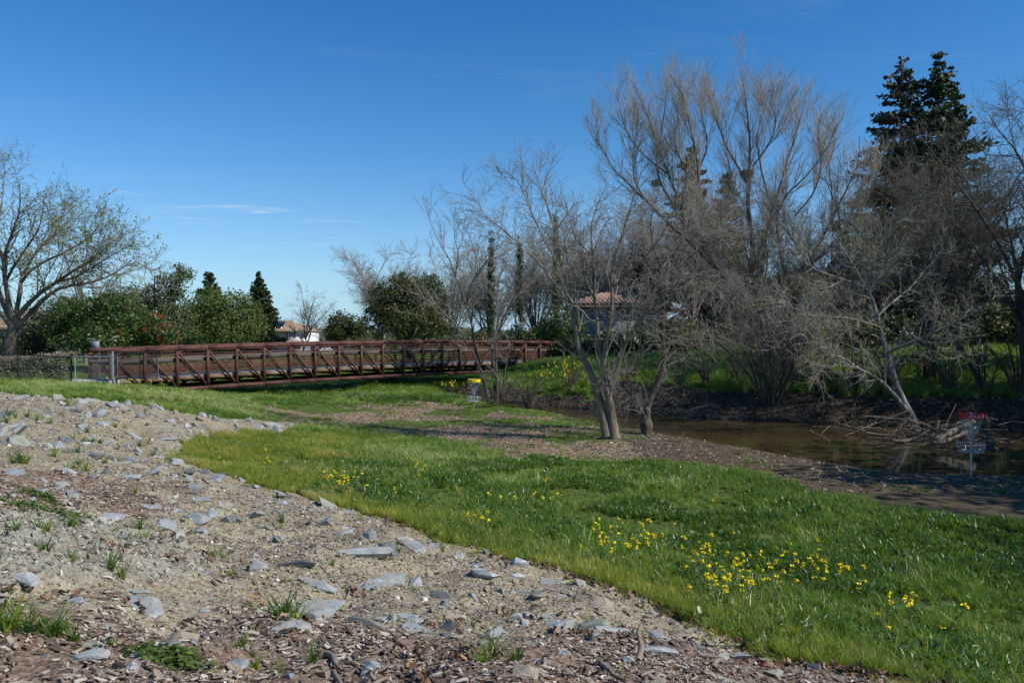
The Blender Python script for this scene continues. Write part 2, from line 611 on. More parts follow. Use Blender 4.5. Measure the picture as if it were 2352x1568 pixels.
MT['black'] = plain('black_coated_steel', (.018, .019, .021), .45, .2, 8, .05, .4)
MT['yellow'] = plain('yellow_band', (.86, .60, .015), .4, .06, 5, .03, .5)
MT['red'] = plain('red_band', (.62, .012, .016), .4, .08, 5, .03, .5)
MT['whiteprint'] = plain('white_print', (.75, .75, .76), .5, .04)
MT['darkprint'] = plain('dark_print', (.03, .03, .06), .5, .04)
MT['orangeprint'] = plain('orange_print', (.75, .33, .01), .5, .04)
MT['bark_grey'] = bark('grey_bark', (.095, .080, .058), (.265, .228, .175), 8, (.25, .21, .09))
MT['twig_grey'] = bark('grey_twig', (.115, .104, .083), (.36, .33, .275), 6)
MT['bark_dark'] = bark('dark_bark', (.055, .045, .038), (.16, .135, .11), 8)
MT['twig_dark'] = bark('dark_twig', (.048, .042, .034), (.235, .215, .18), 7)
MT['bark_cotton'] = bark('cottonwood_bark', (.05, .043, .035), (.15, .125, .098), 6)
MT['twig_cotton'] = bark('cottonwood_twig', (.24, .205, .155), (.50, .44, .345), 6)
MT['twig_brown'] = bark('brown_twig', (.075, .06, .048), (.20, .165, .13), 5)
MT['bark_white'] = bark('pale_bark', (.075, .07, .06), (.36, .345, .315), 4)
MT['twig_white'] = bark('pale_twig', (.13, .12, .10), (.47, .44, .39), 6)
MT['bark_left'] = bark('spreading_tree_bark', (.075, .062, .048), (.225, .20, .165), 7, (.17, .135, .045))
MT['twig_left'] = bark('spreading_tree_twig', (.09, .072, .055), (.27, .23, .185), 5)
MT['bark_red'] = bark('redwood_bark', (.09, .055, .04), (.20, .13, .095), 6)
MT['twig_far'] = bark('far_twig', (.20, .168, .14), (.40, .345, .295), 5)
MT['bud'] = foliage('spring_bud', (.17, .20, .025), (.36, .37, .05), .35)
MT['leaf_dark'] = foliage('dark_leaf', (.018, .032, .012), (.062, .088, .028), .2, .45, spec=.4)
MT['leaf_oak'] = foliage('oak_leaf', (.024, .038, .010), (.120, .128, .030), .2, .5)
MT['leaf_olive'] = foliage('olive_leaf', (.040, .062, .022), (.135, .165, .062), .25, .5)
MT['leaf_toyon'] = foliage('toyon_leaf', (.024, .055, .014), (.105, .175, .038), .25, .4, spec=.45)
MT['leaf_mid'] = foliage('mid_leaf', (.050, .085, .020), (.155, .205, .050), .3)
MT['leaf_conifer'] = foliage('conifer_needle', (.016, .030, .013), (.060, .082, .026), .12)
MT['leaf_brown'] = foliage('brown_needle', (.055, .032, .015), (.13, .080, .035), .12)
MT['leaf_willow'] = foliage('young_willow_leaf', (.15, .20, .03), (.30, .36, .06), .4)
MT['leaf_cypress'] = foliage('cypress_leaf', (.025, .045, .016), (.085, .105, .030), .15)
MT['leaf_hedge'] = foliage('hedge_leaf', (.050, .056, .022), (.36, .315, .245), .2)
MT['berry'] = plain('red_berry', (.42, .022, .012), .35, .2, 5, 0, .5)
MT['orange'] = plain('orange_fruit', (.75, .27, .02), .45, .1, 5, 0, .4)
MT['frond'] = foliage('palm_frond', (.05, .075, .02), (.14, .17, .05), .25)
MT['stem_green'] = plain('green_stem', (.09, .15, .04), .6, .2)
MT['petal'] = plain('mustard_petal', (.82, .66, .015), .6, .1, 30, 0, .2)
MT['stick'] = bark('dead_wood', (.13, .10, .075), (.36, .295, .235), 14)
MT['driftwood'] = bark('driftwood', (.09, .07, .05), (.29, .225, .165), 9)
MT['nest'] = plain('nest_twigs', (.06, .05, .04), .95, .4, 14, .6)
MT['stucco_white'] = plain('white_stucco', (.74, .73, .72), .9, .05, 3, .1)
MT['stucco_grey'] = plain('grey_stucco', (.19, .20, .21), .9, .06, 3, .1)
MT['stucco_tan'] = plain('tan_stucco', (.42, .35, .26), .9, .07, 3, .1)
MT['trim_white'] = plain('white_trim', (.78, .77, .75), .6, .03)
MT['shutter'] = plain('brown_shutter', (.23, .10, .055), .6, .1)
MT['glass'] = plain('dark_window_glass', (.035, .042, .05), .08, .1, 2, 0, .6)
MT['solar'] = plain('solar_panel_glass', (.012, .016, .035), .18, .2, 2, 0, .6)
MT['asphalt'] = plain('asphalt', (.055, .055, .055), .95, .2, 20, .2)


def roof_mat(name, c0, c1):
    m, t = material(name)
    v = ocoord(t)
    sp = t.n('ShaderNodeSeparateXYZ', {0: v})
    f = t.noise(v, 2.3, 4, .7)
    f2 = t.noise(v, 9, 2, .5)
    col = t.ramp(t.math('ADD', t.math('MULTIPLY', f, .45), t.math('MULTIPLY', f2, .55)), [(.36, c0), (.64, c1)])
    finish(t, col, .85, f2, .1, .02, .2)
    return m


MT['roof_tan'] = roof_mat('tan_roof_tile', (.25, .17, .105), (.42, .30, .195))
MT['roof_pink'] = roof_mat('terracotta_roof_tile', (.215, .135, .095), (.40, .275, .205))


def car_paint(name, c):
    m, t = material(name)
    finish(t, c, .3, spec=.5, **{'Coat Weight': .6, 'Coat Roughness': .08})
    return m


MT['car_white'] = car_paint('white_car_paint', (.72, .73, .74, 1))
MT['car_blue'] = car_paint('navy_car_paint', (.03, .05, .12, 1))
MT['car_silver'] = car_paint('silver_car_paint', (.42, .44, .46, 1))
MT['tyre'] = plain('tyre_rubber', (.02, .02, .02), .9)
MT['tail'] = plain('tail_lamp_red', (.35, .02, .02), .3)


def rock_mat(name, c0, c1, pale, k):
    m, t = material(name)
    v = ocoord(t)
    r = orand(t)
    vv = t.n('ShaderNodeVectorMath', {0: v, 1: t.n('ShaderNodeCombineXYZ', {0: t.math('MULTIPLY', r, 37), 1: t.math('MULTIPLY', r, 11), 2: r}).outputs[0]}, operation='ADD').outputs[0]
    f = t.noise(vv, 6, 6, .62, .3)
    col = t.ramp(f, [(.3, c0), (.7, c1)])
    q = t.step(t.noise(vv, 3.2, 5, .7, 1.2), .56 - k, .70)
    col = t.mix(t.math('MULTIPLY', q, .85), col, pale)
    dust = t.step(t.noise(vv, 2.4, 5, .65), .44, .66)
    col = t.mix(t.math('MULTIPLY', dust, .6), col, (.34, .295, .215))
    fine = t.noise(vv, 46, 4, .7)
    col = t.mix(.28, col, t.ramp(fine, [(.3, (.12, .12, .12)), (.7, (.95, .95, .95))]), 'OVERLAY')
    st = t.n('ShaderNodeMapping', {'Vector': vv, 'Rotation': (.3, .4, .2), 'Scale': (3, 3, 26)}).outputs[0]
    bmp = t.math('ADD', t.noise(st, 1.4, 5, .6), t.math('MULTIPLY', fine, .4))
    finish(t, col, .82, bmp, .55, .02, .25)
    return m


MT['rock_b'] = rock_mat('blue_grey_slate', (.165, .183, .188), (.335, .358, .358), (.54, .54, .52), 0)
MT['rock_w'] = rock_mat('white_veined_stone', (.22, .235, .24), (.40, .415, .415), (.62, .62, .61), .06)
MT['rock_d'] = rock_mat('dark_slate', (.065, .073, .077), (.175, .187, .19), (.36, .365, .36), -.05)
MT['rock_t'] = rock_mat('tan_crumbly_stone', (.20, .17, .125), (.37, .325, .25), (.45, .42, .36), 0)
MT['rock_g'] = rock_mat('greenish_stone', (.19, .205, .165), (.34, .35, .27), (.45, .46, .40), 0)

# ------------------------------------------------------------------ zones of the ground (outlines surveyed from the photograph, kept as places)
ROCK_EDGE = [(0, 903), (110, 916), (201, 919), (311, 930), (421, 949), (458, 958), (586, 962), (678, 971), (703, 976), (652, 993), (549, 993), (476, 1001), (432, 1022), (416, 1043), (404, 1060), (469, 1080), (542, 1098), (600, 1116), (700, 1141), (790, 1164), (870, 1190), (930, 1208), (1000, 1231), (1080, 1255), (1150, 1281), (1225, 1306), (1300, 1331), (1370, 1350), (1440, 1372), (1500, 1390), (1560, 1412), (1620, 1440), (1690, 1470), (1780, 1505), (1850, 1525), (1930, 1545), (2010, 1560)]
ROCK = Gs(ROCK_EDGE) + [(4.6, 6.2), (7.5, 4.5), (12, 1), (14, -14), (-60, -14), (-60, 18), (-30, 29)]
ROCK = densify(ROCK, .5, .10, 21)
BARE = densify(Gs([(585, 925), (640, 940), (720, 950), (800, 935), (850, 925), (940, 920), (1020, 925), (1100, 938), (1180, 950), (1260, 957), (1330, 975), (1400, 1000), (1480, 1002), (1560, 1010), (1530, 1030), (1480, 1052), (1380, 1060), (1290, 1056), (1190, 1048), (1100, 1035), (1060, 1015), (980, 1008), (880, 990), (800, 980), (720, 976), (690, 962), (620, 945)]), .6, .25, 31)
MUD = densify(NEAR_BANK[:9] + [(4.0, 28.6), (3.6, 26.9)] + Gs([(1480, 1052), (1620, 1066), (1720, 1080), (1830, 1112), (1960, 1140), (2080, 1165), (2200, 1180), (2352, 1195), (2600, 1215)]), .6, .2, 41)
SILT1 = Gs([(-90, 1190), (60, 1185), (150, 1192), (300, 1198), (350, 1212), (300, 1235), (180, 1248), (80, 1275), (-60, 1290), (-120, 1240)])
SILT2 = Gs([(-80, 1330), (60, 1310), (180, 1270), (260, 1238), (330, 1230), (420, 1245), (490, 1262), (520, 1290), (440, 1318), (330, 1345), (150, 1370), (-80, 1385)])
SILT3 = Gs([(330, 960), (430, 975), (500, 1005), (440, 1040), (360, 1050), (300, 1020)])
CHIP1 = Gs([(-200, 1440), (200, 1440), (400, 1395), (600, 1400), (760, 1445), (1000, 1465), (1300, 1480), (1600, 1500), (1850, 1530), (2050, 1575)]) + [(4.5, 4.2), (3, 1), (-9, 1)]
CHIP2 = Gs([(-100, 1110), (150, 1095), (330, 1110), (470, 1130), (380, 1160), (200, 1180), (-100, 1175)])


def zones(x, y):
    n1 = fbm(x, y, 1.1, 4, 71) * .55
    n2 = fbm(x, y, .5, 3, 77) * .3
    def z(poly, soft=.35, na=1.0):
        return np.clip(.5 - (sdist(x, y, poly) + (n1 + n2) * na) / soft, 0, 1)
    rock = np.clip(.5 - (sdist(x, y, ROCK) + (n1 * .45 + n2 * .65)) / .16, 0, 1)
    silt = np.maximum(np.maximum(z(SILT1, .3, .5), z(SILT2, .3, .5)), z(SILT3, .8, .8) * .5) * rock
    chip = np.maximum(z(CHIP1, .9, 1.6), z(CHIP2, .8, 1.3)) * rock * (1 - silt)
    broken = np.clip(1.15 - np.clip((y - 29.5) / 5, 0, .42) + fbm(x, y, 1.5, 4, 79) * 2.1, 0, 1)
    bare = z(BARE, .7, 1.8) * (1 - rock) * broken
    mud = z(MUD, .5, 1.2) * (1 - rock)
    s = sdist(x, y, WPOLY)
    far = dline(x, y, FAR_BANK) < dline(x, y, NEAR_BANK)
    reach = np.where(x < 4, 1.2, 2.9)
    lit = np.where(far & (s > -3) & (y < 60), np.clip((reach - s + n1 * 1.6) / .6, 0, 1), 0)
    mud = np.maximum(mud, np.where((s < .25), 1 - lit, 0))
    return dict(rock=rock, silt=silt, chip=chip, bare=bare, mud=mud, litter=lit)


S6 = (1000, 1900, .5952); S2 = (0, 2100, .4252); S3 = (2000, 2150, .4252); S5 = (0, 1500, .6378)
HERO = []
def hero(frame, rows):
    x0, y0, k = frame
    for r in rows:
        cx, cy, w_, h_, c = r[:5]
        HERO.append(((x0 + cx * k) * .57422, (y0 + cy * k) * .57422, w_ * k * .57422, h_ * k * .57422, c, r[5] if len(r) > 5 else None))


hero(S6, [(755, 550, 360, 95, 'b', 'long blue grey slab forming a low ledge| in the middle of the slope'), (905, 525, 200, 75, 'd', 'dark slate block leaning behind the long ledge slab|'), (1110, 520, 230, 60, 'b', 'flat pale slab right of the dark slate block on the ledge'),
          (300, 605, 270, 65, 'd', 'low dark slate rib| lying left of the ledge slab'), (885, 715, 390, 85, 'b', 'long slate slab with a crack|, below the ledge'), (1300, 755, 165, 90, 'd', 'squarish dark faced stone| right of the cracked slab'),
          (1815, 640, 130, 110, 'w', 'upright white pyramid shaped stone| by the grass edge'), (1570, 680, 190, 80, 'w', 'slanting white edged slab| left of the white pyramid stone'), (1690, 765, 50, 60, 'b'), (1500, 780, 70, 50, 'w'), (490, 345, 175, 75, 'b', 'wedge shaped grey boulder| alone on the open upper slope'),
          (190, 445, 60, 50, 'd'), (240, 170, 80, 30, 'b'), (635, 245, 120, 40, 'b'), (1040, 455, 150, 60, 'b', 'pale blue stone just above the ledge slabs'), (1410, 570, 100, 50, 'w'), (800, 455, 110, 70, 'b'), (640, 405, 110, 40, 'b'),
          (440, 905, 330, 100, 'b', 'blue slab half hidden behind a grass tuft|'), (265, 1020, 300, 80, 'b', 'smooth blue grey slab in front of the tufted slab|'), (845, 1005, 330, 100, 'd', 'big dark slate wedge with a pale crest|, lower slope'), (940, 960, 90, 90, 'w'), (1125, 970, 145, 80, 'b', 'blue stone right of the big dark wedge'),
          (1300, 1010, 185, 90, 'd', 'dark cloven stone with a stick lying on it|'), (1080, 1045, 250, 70, 'b', 'thin slab in front of the big dark wedge'), (1290, 870, 85, 90, 'b'), (840, 910, 140, 40, 'b'), (1080, 905, 200, 40, 'w'), (1850, 950, 100, 70, 'w'), (845, 1260, 185, 90, 'b', 'rounded blue stone alone| among the wood chips'),
          (250, 1295, 80, 60, 'b'), (1950, 1330, 125, 65, 'b'), (1340, 1105, 130, 50, 'd'), (1430, 1045, 95, 50, 't'), (60, 640, 125, 60, 'w', 'bright white slab| on the open gravel'), (450, 730, 280, 50, 'b'), (2220, 800, 80, 40, 'b'), (1500, 630, 150, 35, 'b'), (1240, 500, 120, 55, 'b'), (1800, 700, 130, 35, 'w')])
hero(S2, [(240, 685, 370, 90, 'w', 'large blue white stone at the left edge| below the silt mound'), (1240, 640, 300, 50, 'b', 'thin grey slab behind the broad flat slab'), (1240, 725, 620, 85, 'b', 'broad flat pale slab| flush with the gravel'), (700, 770, 150, 50, 'b'), (830, 850, 230, 115, 't', 'crumbly tan clod of gravel| near the bottom left'),
          (80, 1045, 170, 70, 'b', 'blue grey stone beside the dark green weeds'), (840, 1320, 340, 130, 'w', 'big dark and white marbled stone| at the bottom left'), (870, 1190, 300, 90, 'g', 'greenish lichen coloured stone| above the marbled stone'), (1220, 1440, 170, 110, 'w', 'pointed white faced stone at the bottom edge|'), (1530, 1140, 290, 65, 'b', 'flat grey slab behind the small green plant|'),
          (1280, 1255, 130, 80, 'b'), (980, 970, 100, 70, 'b'), (1910, 455, 130, 40, 'b'), (1735, 585, 60, 30, 'w'), (1960, 630, 120, 60, 'b'), (1910, 745, 120, 60, 'b'), (1900, 955, 120, 50, 'b'), (1500, 800, 140, 70, 't'), (2250, 1210, 180, 110, 'b', 'blue stone under the small grass tuft, lower slope'), (420, 1340, 90, 40, 'b'), (580, 1040, 120, 60, 't')])
hero(S3, [(960, 665, 250, 110, 't', 'round backed tan boulder| with a white foot near the grass'), (900, 795, 350, 110, 'g', 'broad grey green stone| below the tan boulder'), (1040, 920, 400, 100, 'w', 'long white topped slab| with a black stick on it'), (470, 730, 150, 75, 'b', 'blue stone in a nest of brown leaves|'), (170, 725, 130, 90, 'w'), (270, 680, 150, 80, 'b'),
          (490, 830, 400, 105, 'w', 'long sloping slab with a white lower end|'), (700, 715, 140, 40, 'w'), (570, 590, 150, 50, 'w'), (490, 455, 210, 65, 'b'), (745, 525, 95, 60, 'b'), (1440, 905, 180, 80, 'b', 'blue tilted slab| right of the white topped slab'), (1540, 985, 270, 70, 'b', 'blue slab with a rusty brown side|, lower right slope'),
          (1440, 1050, 450, 65, 'w', 'long white streaked slab| on the wood chips'), (1830, 1040, 170, 90, 'd', 'dark stone beside the tan rubble block'), (2030, 1000, 200, 150, 't', 'tall tan rubble block| at the foot of the slope'), (2270, 1140, 190, 95, 'w', 'bright white stone at the lower right| of the slope'), (2090, 1130, 160, 70, 'b'),
          (1210, 1215, 150, 90, 'w', 'white veined stone| with a stake of wood beside it'), (2110, 1320, 370, 130, 'g', 'large grey green boulder cut by the bottom edge|'), (350, 1280, 170, 60, 'b'), (1955, 800, 110, 55, 'b', 'small blue stone touching the grass edge|'), (190, 240, 110, 50, 'd'), (620, 1185, 160, 30, 'b'), (820, 1295, 80, 30, 'b'), (1340, 600, 120, 35, 'b')])
hero(S5, [(235, 222, 60, 22, 'b'), (290, 255, 60, 30, 'b'), (480, 230, 60, 42, 'd'), (550, 265, 60, 52, 'w', 'white angular stone on the crest| of the far slope'), (645, 310, 70, 32, 'b'), (720, 275, 50, 42, 'w'), (745, 237, 25, 30, 'w'), (895, 262, 65, 50, 'b', 'pale block leaning near the top| of the far slope'), (965, 195, 52, 42, 'b', 'grey stone against the grass strip| by the bridge'), (1105, 240, 42, 42, 't'),
          (1270, 270, 42, 42, 'w', 'light stone on the spit of gravel| below the bridge'), (1350, 290, 50, 52, 'b'), (1555, 290, 52, 42, 'w'), (1700, 305, 150, 45, 'b', 'long slab near the tip of the gravel spit|'), (860, 385, 50, 32, 'w'), (1070, 415, 100, 30, 'b'), (820, 360, 60, 30, 'b'), (865, 475, 62, 50, 'b'), (790, 450, 40, 52, 'b'), (800, 515, 100, 45, 'b'), (705, 555, 62, 55, 'b'),
          (600, 545, 140, 40, 'd'), (490, 550, 90, 40, 'd'), (320, 600, 50, 32, 'w'), (320, 450, 60, 42, 'w'), (225, 435, 70, 30, 'b'), (520, 440, 70, 30, 'w'), (20, 445, 45, 30, 'd'), (70, 660, 150, 42, 'b', 'low blue stone in the chips at the left edge|'), (260, 670, 80, 42, 'b'), (440, 655, 90, 30, 'w'), (380, 685, 90, 35, 'b'), (800, 645, 130, 42, 'b'), (680, 650, 60, 40, 'd'), (590, 680, 60, 30, 'b'),
          (1085, 645, 50, 40, 'b'), (1340, 655, 110, 42, 'b'), (1380, 630, 80, 36, 'd', 'dark stone on the skyline of the slope| beside the yellow grass'), (1190, 690, 50, 60, 'w'), (1215, 730, 105, 65, 'b', 'tilted grey stone in the middle of the upper slope|'), (1340, 735, 125, 60, 't'), (950, 815, 185, 62, 'b', 'smooth low blue grey boulder| on the upper slope'), (1275, 795, 90, 60, 'b'), (1410, 800, 125, 60, 'b'),
          (680, 860, 175, 52, 'w', 'pale slab lying above the silt mounds|'), (460, 775, 120, 40, 'b'), (190, 805, 80, 42, 'b'), (85, 800, 50, 30, 'b'), (370, 730, 100, 40, 'g'), (1020, 915, 150, 60, 'b', 'flat stone left end of a row of slabs| above the silt'), (1120, 955, 60, 60, 'b'), (1200, 925, 220, 50, 'b', 'long tan and blue slab| in the row above the silt'), (1330, 885, 110, 42, 'b'),
          (1430, 925, 115, 48, 'd'), (1500, 895, 90, 52, 'b'), (1250, 965, 80, 40, 'w'), (1110, 855, 80, 30, 'b'), (1770, 790, 72, 40, 'b'), (1680, 960, 70, 40, 'w'), (1740, 1045, 60, 52, 'd'), (1960, 815, 60, 25, 'w'), (2090, 850, 90, 35, 'b'), (1600, 715, 60, 30, 'b'), (1480, 640, 40, 25, 'w'), (930, 300, 40, 25, 'd'), (1010, 210, 40, 22, 'b'), (1470, 300, 35, 25, 'w'), (1620, 340, 70, 25, 'b'), (1900, 310, 40, 15, 'w')])

# soil heaped round the surveyed stones
MOUNDS = []
for k, (u, v, w_, h_, c_, lab_) in enumerate(HERO):
    q = G(u, v + h_ * .42)
    wid = w_ / 1829.6 * q.y * 1.18; hv = h_ / 1829.6 * q.y
    dep = max(min(wid * .68, hv * q.y / max(EYE - q.z, .5) * .55 + .05), wid * .35)
    MOUNDS.append((q.x - wid * .1, q.y + dep * .5, wid, dep, hv * .42))


def relief(x, y, Z):
    """small unevenness of each surface, metres"""
    r = Z['rock']
    d = r * (fbm(x, y, 1.1, 4, 5) * .17 + fbm(x, y, .30, 3, 9) * .075 - .02 * np.abs(fbm(x, y, .55, 2, 12)))
    d = d + Z['silt'] * (.10 + fbm(x, y, .55, 4, 15) * .14 + np.abs(fbm(x, y, .16, 3, 18)) * .10)
    for mx, my, mw, md, mt_ in MOUNDS:
        k = (np.abs(x - mx) < mw * 2) & (np.abs(y - my) < md * 3)
        if k.any():
            d[k] = d[k] + mt_ * np.exp(-((x[k] - mx) / (mw * .62)) ** 2 - ((y[k] - my) / (md * .9)) ** 2)
    g = (1 - r)
    s = sdist(x, y, WPOLY)
    d = d + g * np.clip(s / 2.0, 0, 1) * (fbm(x, y, 2.2, 3, 25) * .05)
    d = d + Z['litter'] * np.clip(s / .5, 0, 1) * (fbm(x, y, .7, 4, 35) * .22)
    return d


def axis(segs):
    out = []
    for a, b, st in segs:
        out.append(np.arange(a, b - 1e-6, st))
    return np.concatenate(out + [[segs[-1][1]]])


def geoax(a, b, st, g):
    out = [a]
    while out[-1] < b:
        out.append(out[-1] + st); st *= g
    return np.array(out)


xs = np.concatenate([-geoax(38, 420, 1.0, 1.16)[::-1], axis([(-37.5, -16, .4), (-16, -7, .12), (-7, 5, .05), (5, 13, .12), (13, 30, .3)]), geoax(30.6, 420, 1.0, 1.16)])
ys = np.concatenate([-geoax(2, 320, .8, 1.2)[::-1], axis([(-1.5, 3.2, .3), (3.2, 11, .05), (11, 27, .12), (27, 50, .22), (50, 80, .8)]), geoax(81, 640, 1.2, 1.12)])
gx, gy = np.meshgrid(xs, ys)
gx = gx.ravel(); gy = gy.ravel()
gz = height(gx, gy)
core = (gx > -45) & (gx < 45) & (gy > -16) & (gy < 82)
ZN = {k: np.zeros(len(gx)) for k in ('rock', 'silt', 'chip', 'bare', 'mud', 'litter')}
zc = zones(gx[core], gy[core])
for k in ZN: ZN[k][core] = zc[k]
gz[core] += relief(gx[core], gy[core], zc)
nx, ny = len(xs), len(ys)
ii = np.arange(nx * ny).reshape(ny, nx)
gF = np.stack([ii[:-1, :-1], ii[:-1, 1:], ii[1:, 1:], ii[1:, :-1]], -1).reshape(-1, 4)
GZ = gz.reshape(ny, nx)


def ground_z(x, y):
    """height of the finished ground sheet (bilinear)"""
    x = np.asarray(x, float); y = np.asarray(y, float)
    i = np.clip(np.searchsorted(xs, x) - 1, 0, nx - 2); j = np.clip(np.searchsorted(ys, y) - 1, 0, ny - 2)
    fx = (x - xs[i]) / (xs[i + 1] - xs[i]); fy = (y - ys[j]) / (ys[j + 1] - ys[j])
    return (GZ[j, i] * (1 - fx) + GZ[j, i + 1] * fx) * (1 - fy) + (GZ[j + 1, i] * (1 - fx) + GZ[j + 1, i + 1] * fx) * fy


def gz1(x, y):
    return float(ground_z(np.array([x]), np.array([y]))[0])


m, t = material('ground_soil')
P = geo(t)
big = t.noise(P, .35, 4, .6)
mid = t.noise(P, 2.2, 5, .6)
fine = t.noise(P, 24, 5, .7)
grit = t.n('ShaderNodeTexVoronoi', {'Vector': P, 'Scale': 42.0, 'Randomness': 1.0})
gritc = t.n('ShaderNodeSeparateColor', {0: grit.outputs['Color']}).outputs[0]
turf = t.ramp(t.math('ADD', t.math('MULTIPLY', mid, .6), t.math('MULTIPLY', fine, .4)), [(.32, (.045, .068, .014)), (.5, (.085, .115, .026)), (.7, (.14, .14, .05))])
gravel = t.ramp(t.math('ADD', t.math('MULTIPLY', mid, .55), t.math('MULTIPLY', fine, .45)), [(.3, (.135, .107, .068)), (.5, (.28, .234, .150)), (.7, (.42, .362, .250))])
gravel = t.mix(.5, gravel, t.ramp(gritc, [(.0, (.08, .064, .042)), (.5, (.28, .236, .160)), (.85, (.45, .392, .285)), (1., (.60, .55, .44))]))
rustf = t.step(t.noise(P, .8, 3, .6), .66, .74)
gravel = t.mix(t.math('MULTIPLY', rustf, .5), gravel, (.34, .185, .085))
siltc = t.ramp(t.math('ADD', t.math('MULTIPLY', mid, .35), t.math('MULTIPLY', fine, .65)), [(.33, (.135, .125, .095)), (.5, (.29, .272, .215)), (.66, (.385, .362, .295))])
chipc = t.mix(.55, t.ramp(mid, [(.3, (.12, .075, .05)), (.7, (.25, .175, .125))]), t.ramp(gritc, [(0, (.08, .05, .035)), (.5, (.22, .15, .105)), (1, (.42, .33, .25))]))
barec = t.mix(.5, t.ramp(t.math('ADD', t.math('MULTIPLY', mid, .5), t.math('MULTIPLY', big, .5)), [(.35, (.150, .103, .054)), (.6, (.34, .243, .138))]), t.ramp(gritc, [(0, (.105, .07, .038)), (.6, (.28, .198, .115)), (1, (.48, .37, .24))]))
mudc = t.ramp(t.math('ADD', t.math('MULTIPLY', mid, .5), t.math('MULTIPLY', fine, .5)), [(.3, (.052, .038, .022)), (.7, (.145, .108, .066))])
litc = t.ramp(t.math('ADD', t.math('MULTIPLY', mid, .4), t.math('MULTIPLY', gritc, .6)), [(.2, (.028, .022, .015)), (.6, (.075, .058, .040)), (1., (.17, .135, .095))])
col = turf
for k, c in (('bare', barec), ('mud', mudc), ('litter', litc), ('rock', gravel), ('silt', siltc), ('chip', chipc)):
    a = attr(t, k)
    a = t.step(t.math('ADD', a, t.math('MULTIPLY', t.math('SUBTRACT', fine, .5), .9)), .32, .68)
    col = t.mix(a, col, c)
hgt = t.math('ADD', t.math('MULTIPLY', fine, .7), t.math('MULTIPLY', grit.outputs['Distance'], .5))
finish(t, col, .93, hgt, .75, .03, .15)
MT['ground'] = m
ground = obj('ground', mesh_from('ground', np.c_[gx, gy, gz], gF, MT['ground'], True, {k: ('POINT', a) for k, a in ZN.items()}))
setp(ground, 'rocky gravel slope, grassy flat and banks of the creek', kind='structure')

# ------------------------------------------------------------------ creek water
m, t = material('creek_water')
P = geo(t)
st = t.n('ShaderNodeMapping', {'Vector': P, 'Scale': (1, 2.2, 1)}).outputs[0]
rip = t.math('ADD', t.math('MULTIPLY', t.noise(st, 1.1, 3, .5, .5), .7), t.math('MULTIPLY', t.noise(st, 6.0, 2, .5), .12))
finish(t, t.ramp(t.noise(P, .4, 3), [(.35, (.048, .035, .014)), (.65, (.078, .057, .023))]), .03, rip, .10, .05, .5, IOR=1.33)
MT['water'] = m
wp = np.array(NEAR_BANK + FAR_BANK)
bm = bmesh.new()
cw = [bm.verts.new((float(a), float(b), WATER_Z)) for a, b in WPOLY]
fw = bm.faces.new(cw)
bm.normal_update()
if fw.normal.z < 0: fw.normal_flip()
res = bmesh.ops.inset_region(bm, faces=[fw], thickness=.5, depth=0, use_outset=True)
bmesh.ops.triangulate(bm, faces=bm.faces[:])
for vtx in bm.verts: vtx.co.z = WATER_Z
me = bpy.data.meshes.new('creek_water'); bm.to_mesh(me); bm.free()
me.materials.append(MT['water'])
setp(obj('creek_water', me), 'brown still creek water between the two banks', kind='structure')


# ------------------------------------------------------------------ scattering of uncountable small stuff
def scatter(name, label, cat, pts, rot, scl, variants, tint=None, seed=0):
    """one object: a point cloud mesh whose points carry small meshes"""
    rg = np.random.default_rng(seed + 991)
    n = len(pts)
    me = bpy.data.meshes.new(name)
    me.vertices.add(n); me.vertices.foreach_set('co', np.asarray(pts, np.float32).ravel())
    a = me.attributes.new('rot', 'FLOAT_VECTOR', 'POINT'); a.data.foreach_set('vector', np.asarray(rot, np.float32).ravel())
    a = me.attributes.new('scl', 'FLOAT_VECTOR', 'POINT')
    scl = np.asarray(scl, np.float32)
    if scl.ndim == 1: scl = np.repeat(scl[:, None], 3, 1)
    a.data.foreach_set('vector', scl.ravel())
    a = me.attributes.new('tint', 'FLOAT', 'POINT'); a.data.foreach_set('value', np.asarray(rg.random(n) if tint is None else tint, np.float32))
    a = me.attributes.new('pick', 'INT', 'POINT'); a.data.foreach_set('value', rg.integers(0, len(variants), n).astype(np.int32))
    me.update()
    c = bpy.data.collections.new(name + '_pieces')
    for i, vm in enumerate(variants):
        o = bpy.data.objects.new(f'{name}_piece', vm); c.objects.link(o)
    g = bpy.data.node_groups.new(name + '_spread', 'GeometryNodeTree')
    g.interface.new_socket('Geometry', in_out='INPUT', socket_type='NodeSocketGeometry')
    g.interface.new_socket('Geometry', in_out='OUTPUT', socket_type='NodeSocketGeometry')
    q = NT(g)
    gi = q.n('NodeGroupInput'); go = q.n('NodeGroupOutput')
    ci = q.n('GeometryNodeCollectionInfo'); ci.inputs[0].default_value = c; ci.inputs[1].default_value = True; ci.inputs[2].default_value = True
    def na(nm, ty):
        nd = q.n('GeometryNodeInputNamedAttribute', data_type=ty); nd.inputs[0].default_value = nm
        return nd.outputs[0]
    er = q.n('FunctionNodeEulerToRotation', {0: na('rot', 'FLOAT_VECTOR')})
    ip = q.n('GeometryNodeInstanceOnPoints')
    q.link(gi.outputs[0], ip.inputs['Points']); q.link(ci.outputs[0], ip.inputs['Instance'])
    ip.inputs['Pick Instance'].default_value = True
    q.link(na('pick', 'INT'), ip.inputs['Instance Index'])
    q.link(er.outputs[0], ip.inputs['Rotation']); q.link(na('scl', 'FLOAT_VECTOR'), ip.inputs['Scale'])
    q.link(ip.outputs[0], go.inputs[0])
    o = obj(name, me)
    md = o.modifiers.new('spread', 'NODES'); md.node_group = g
    return setp(o, label, cat, kind='stuff')


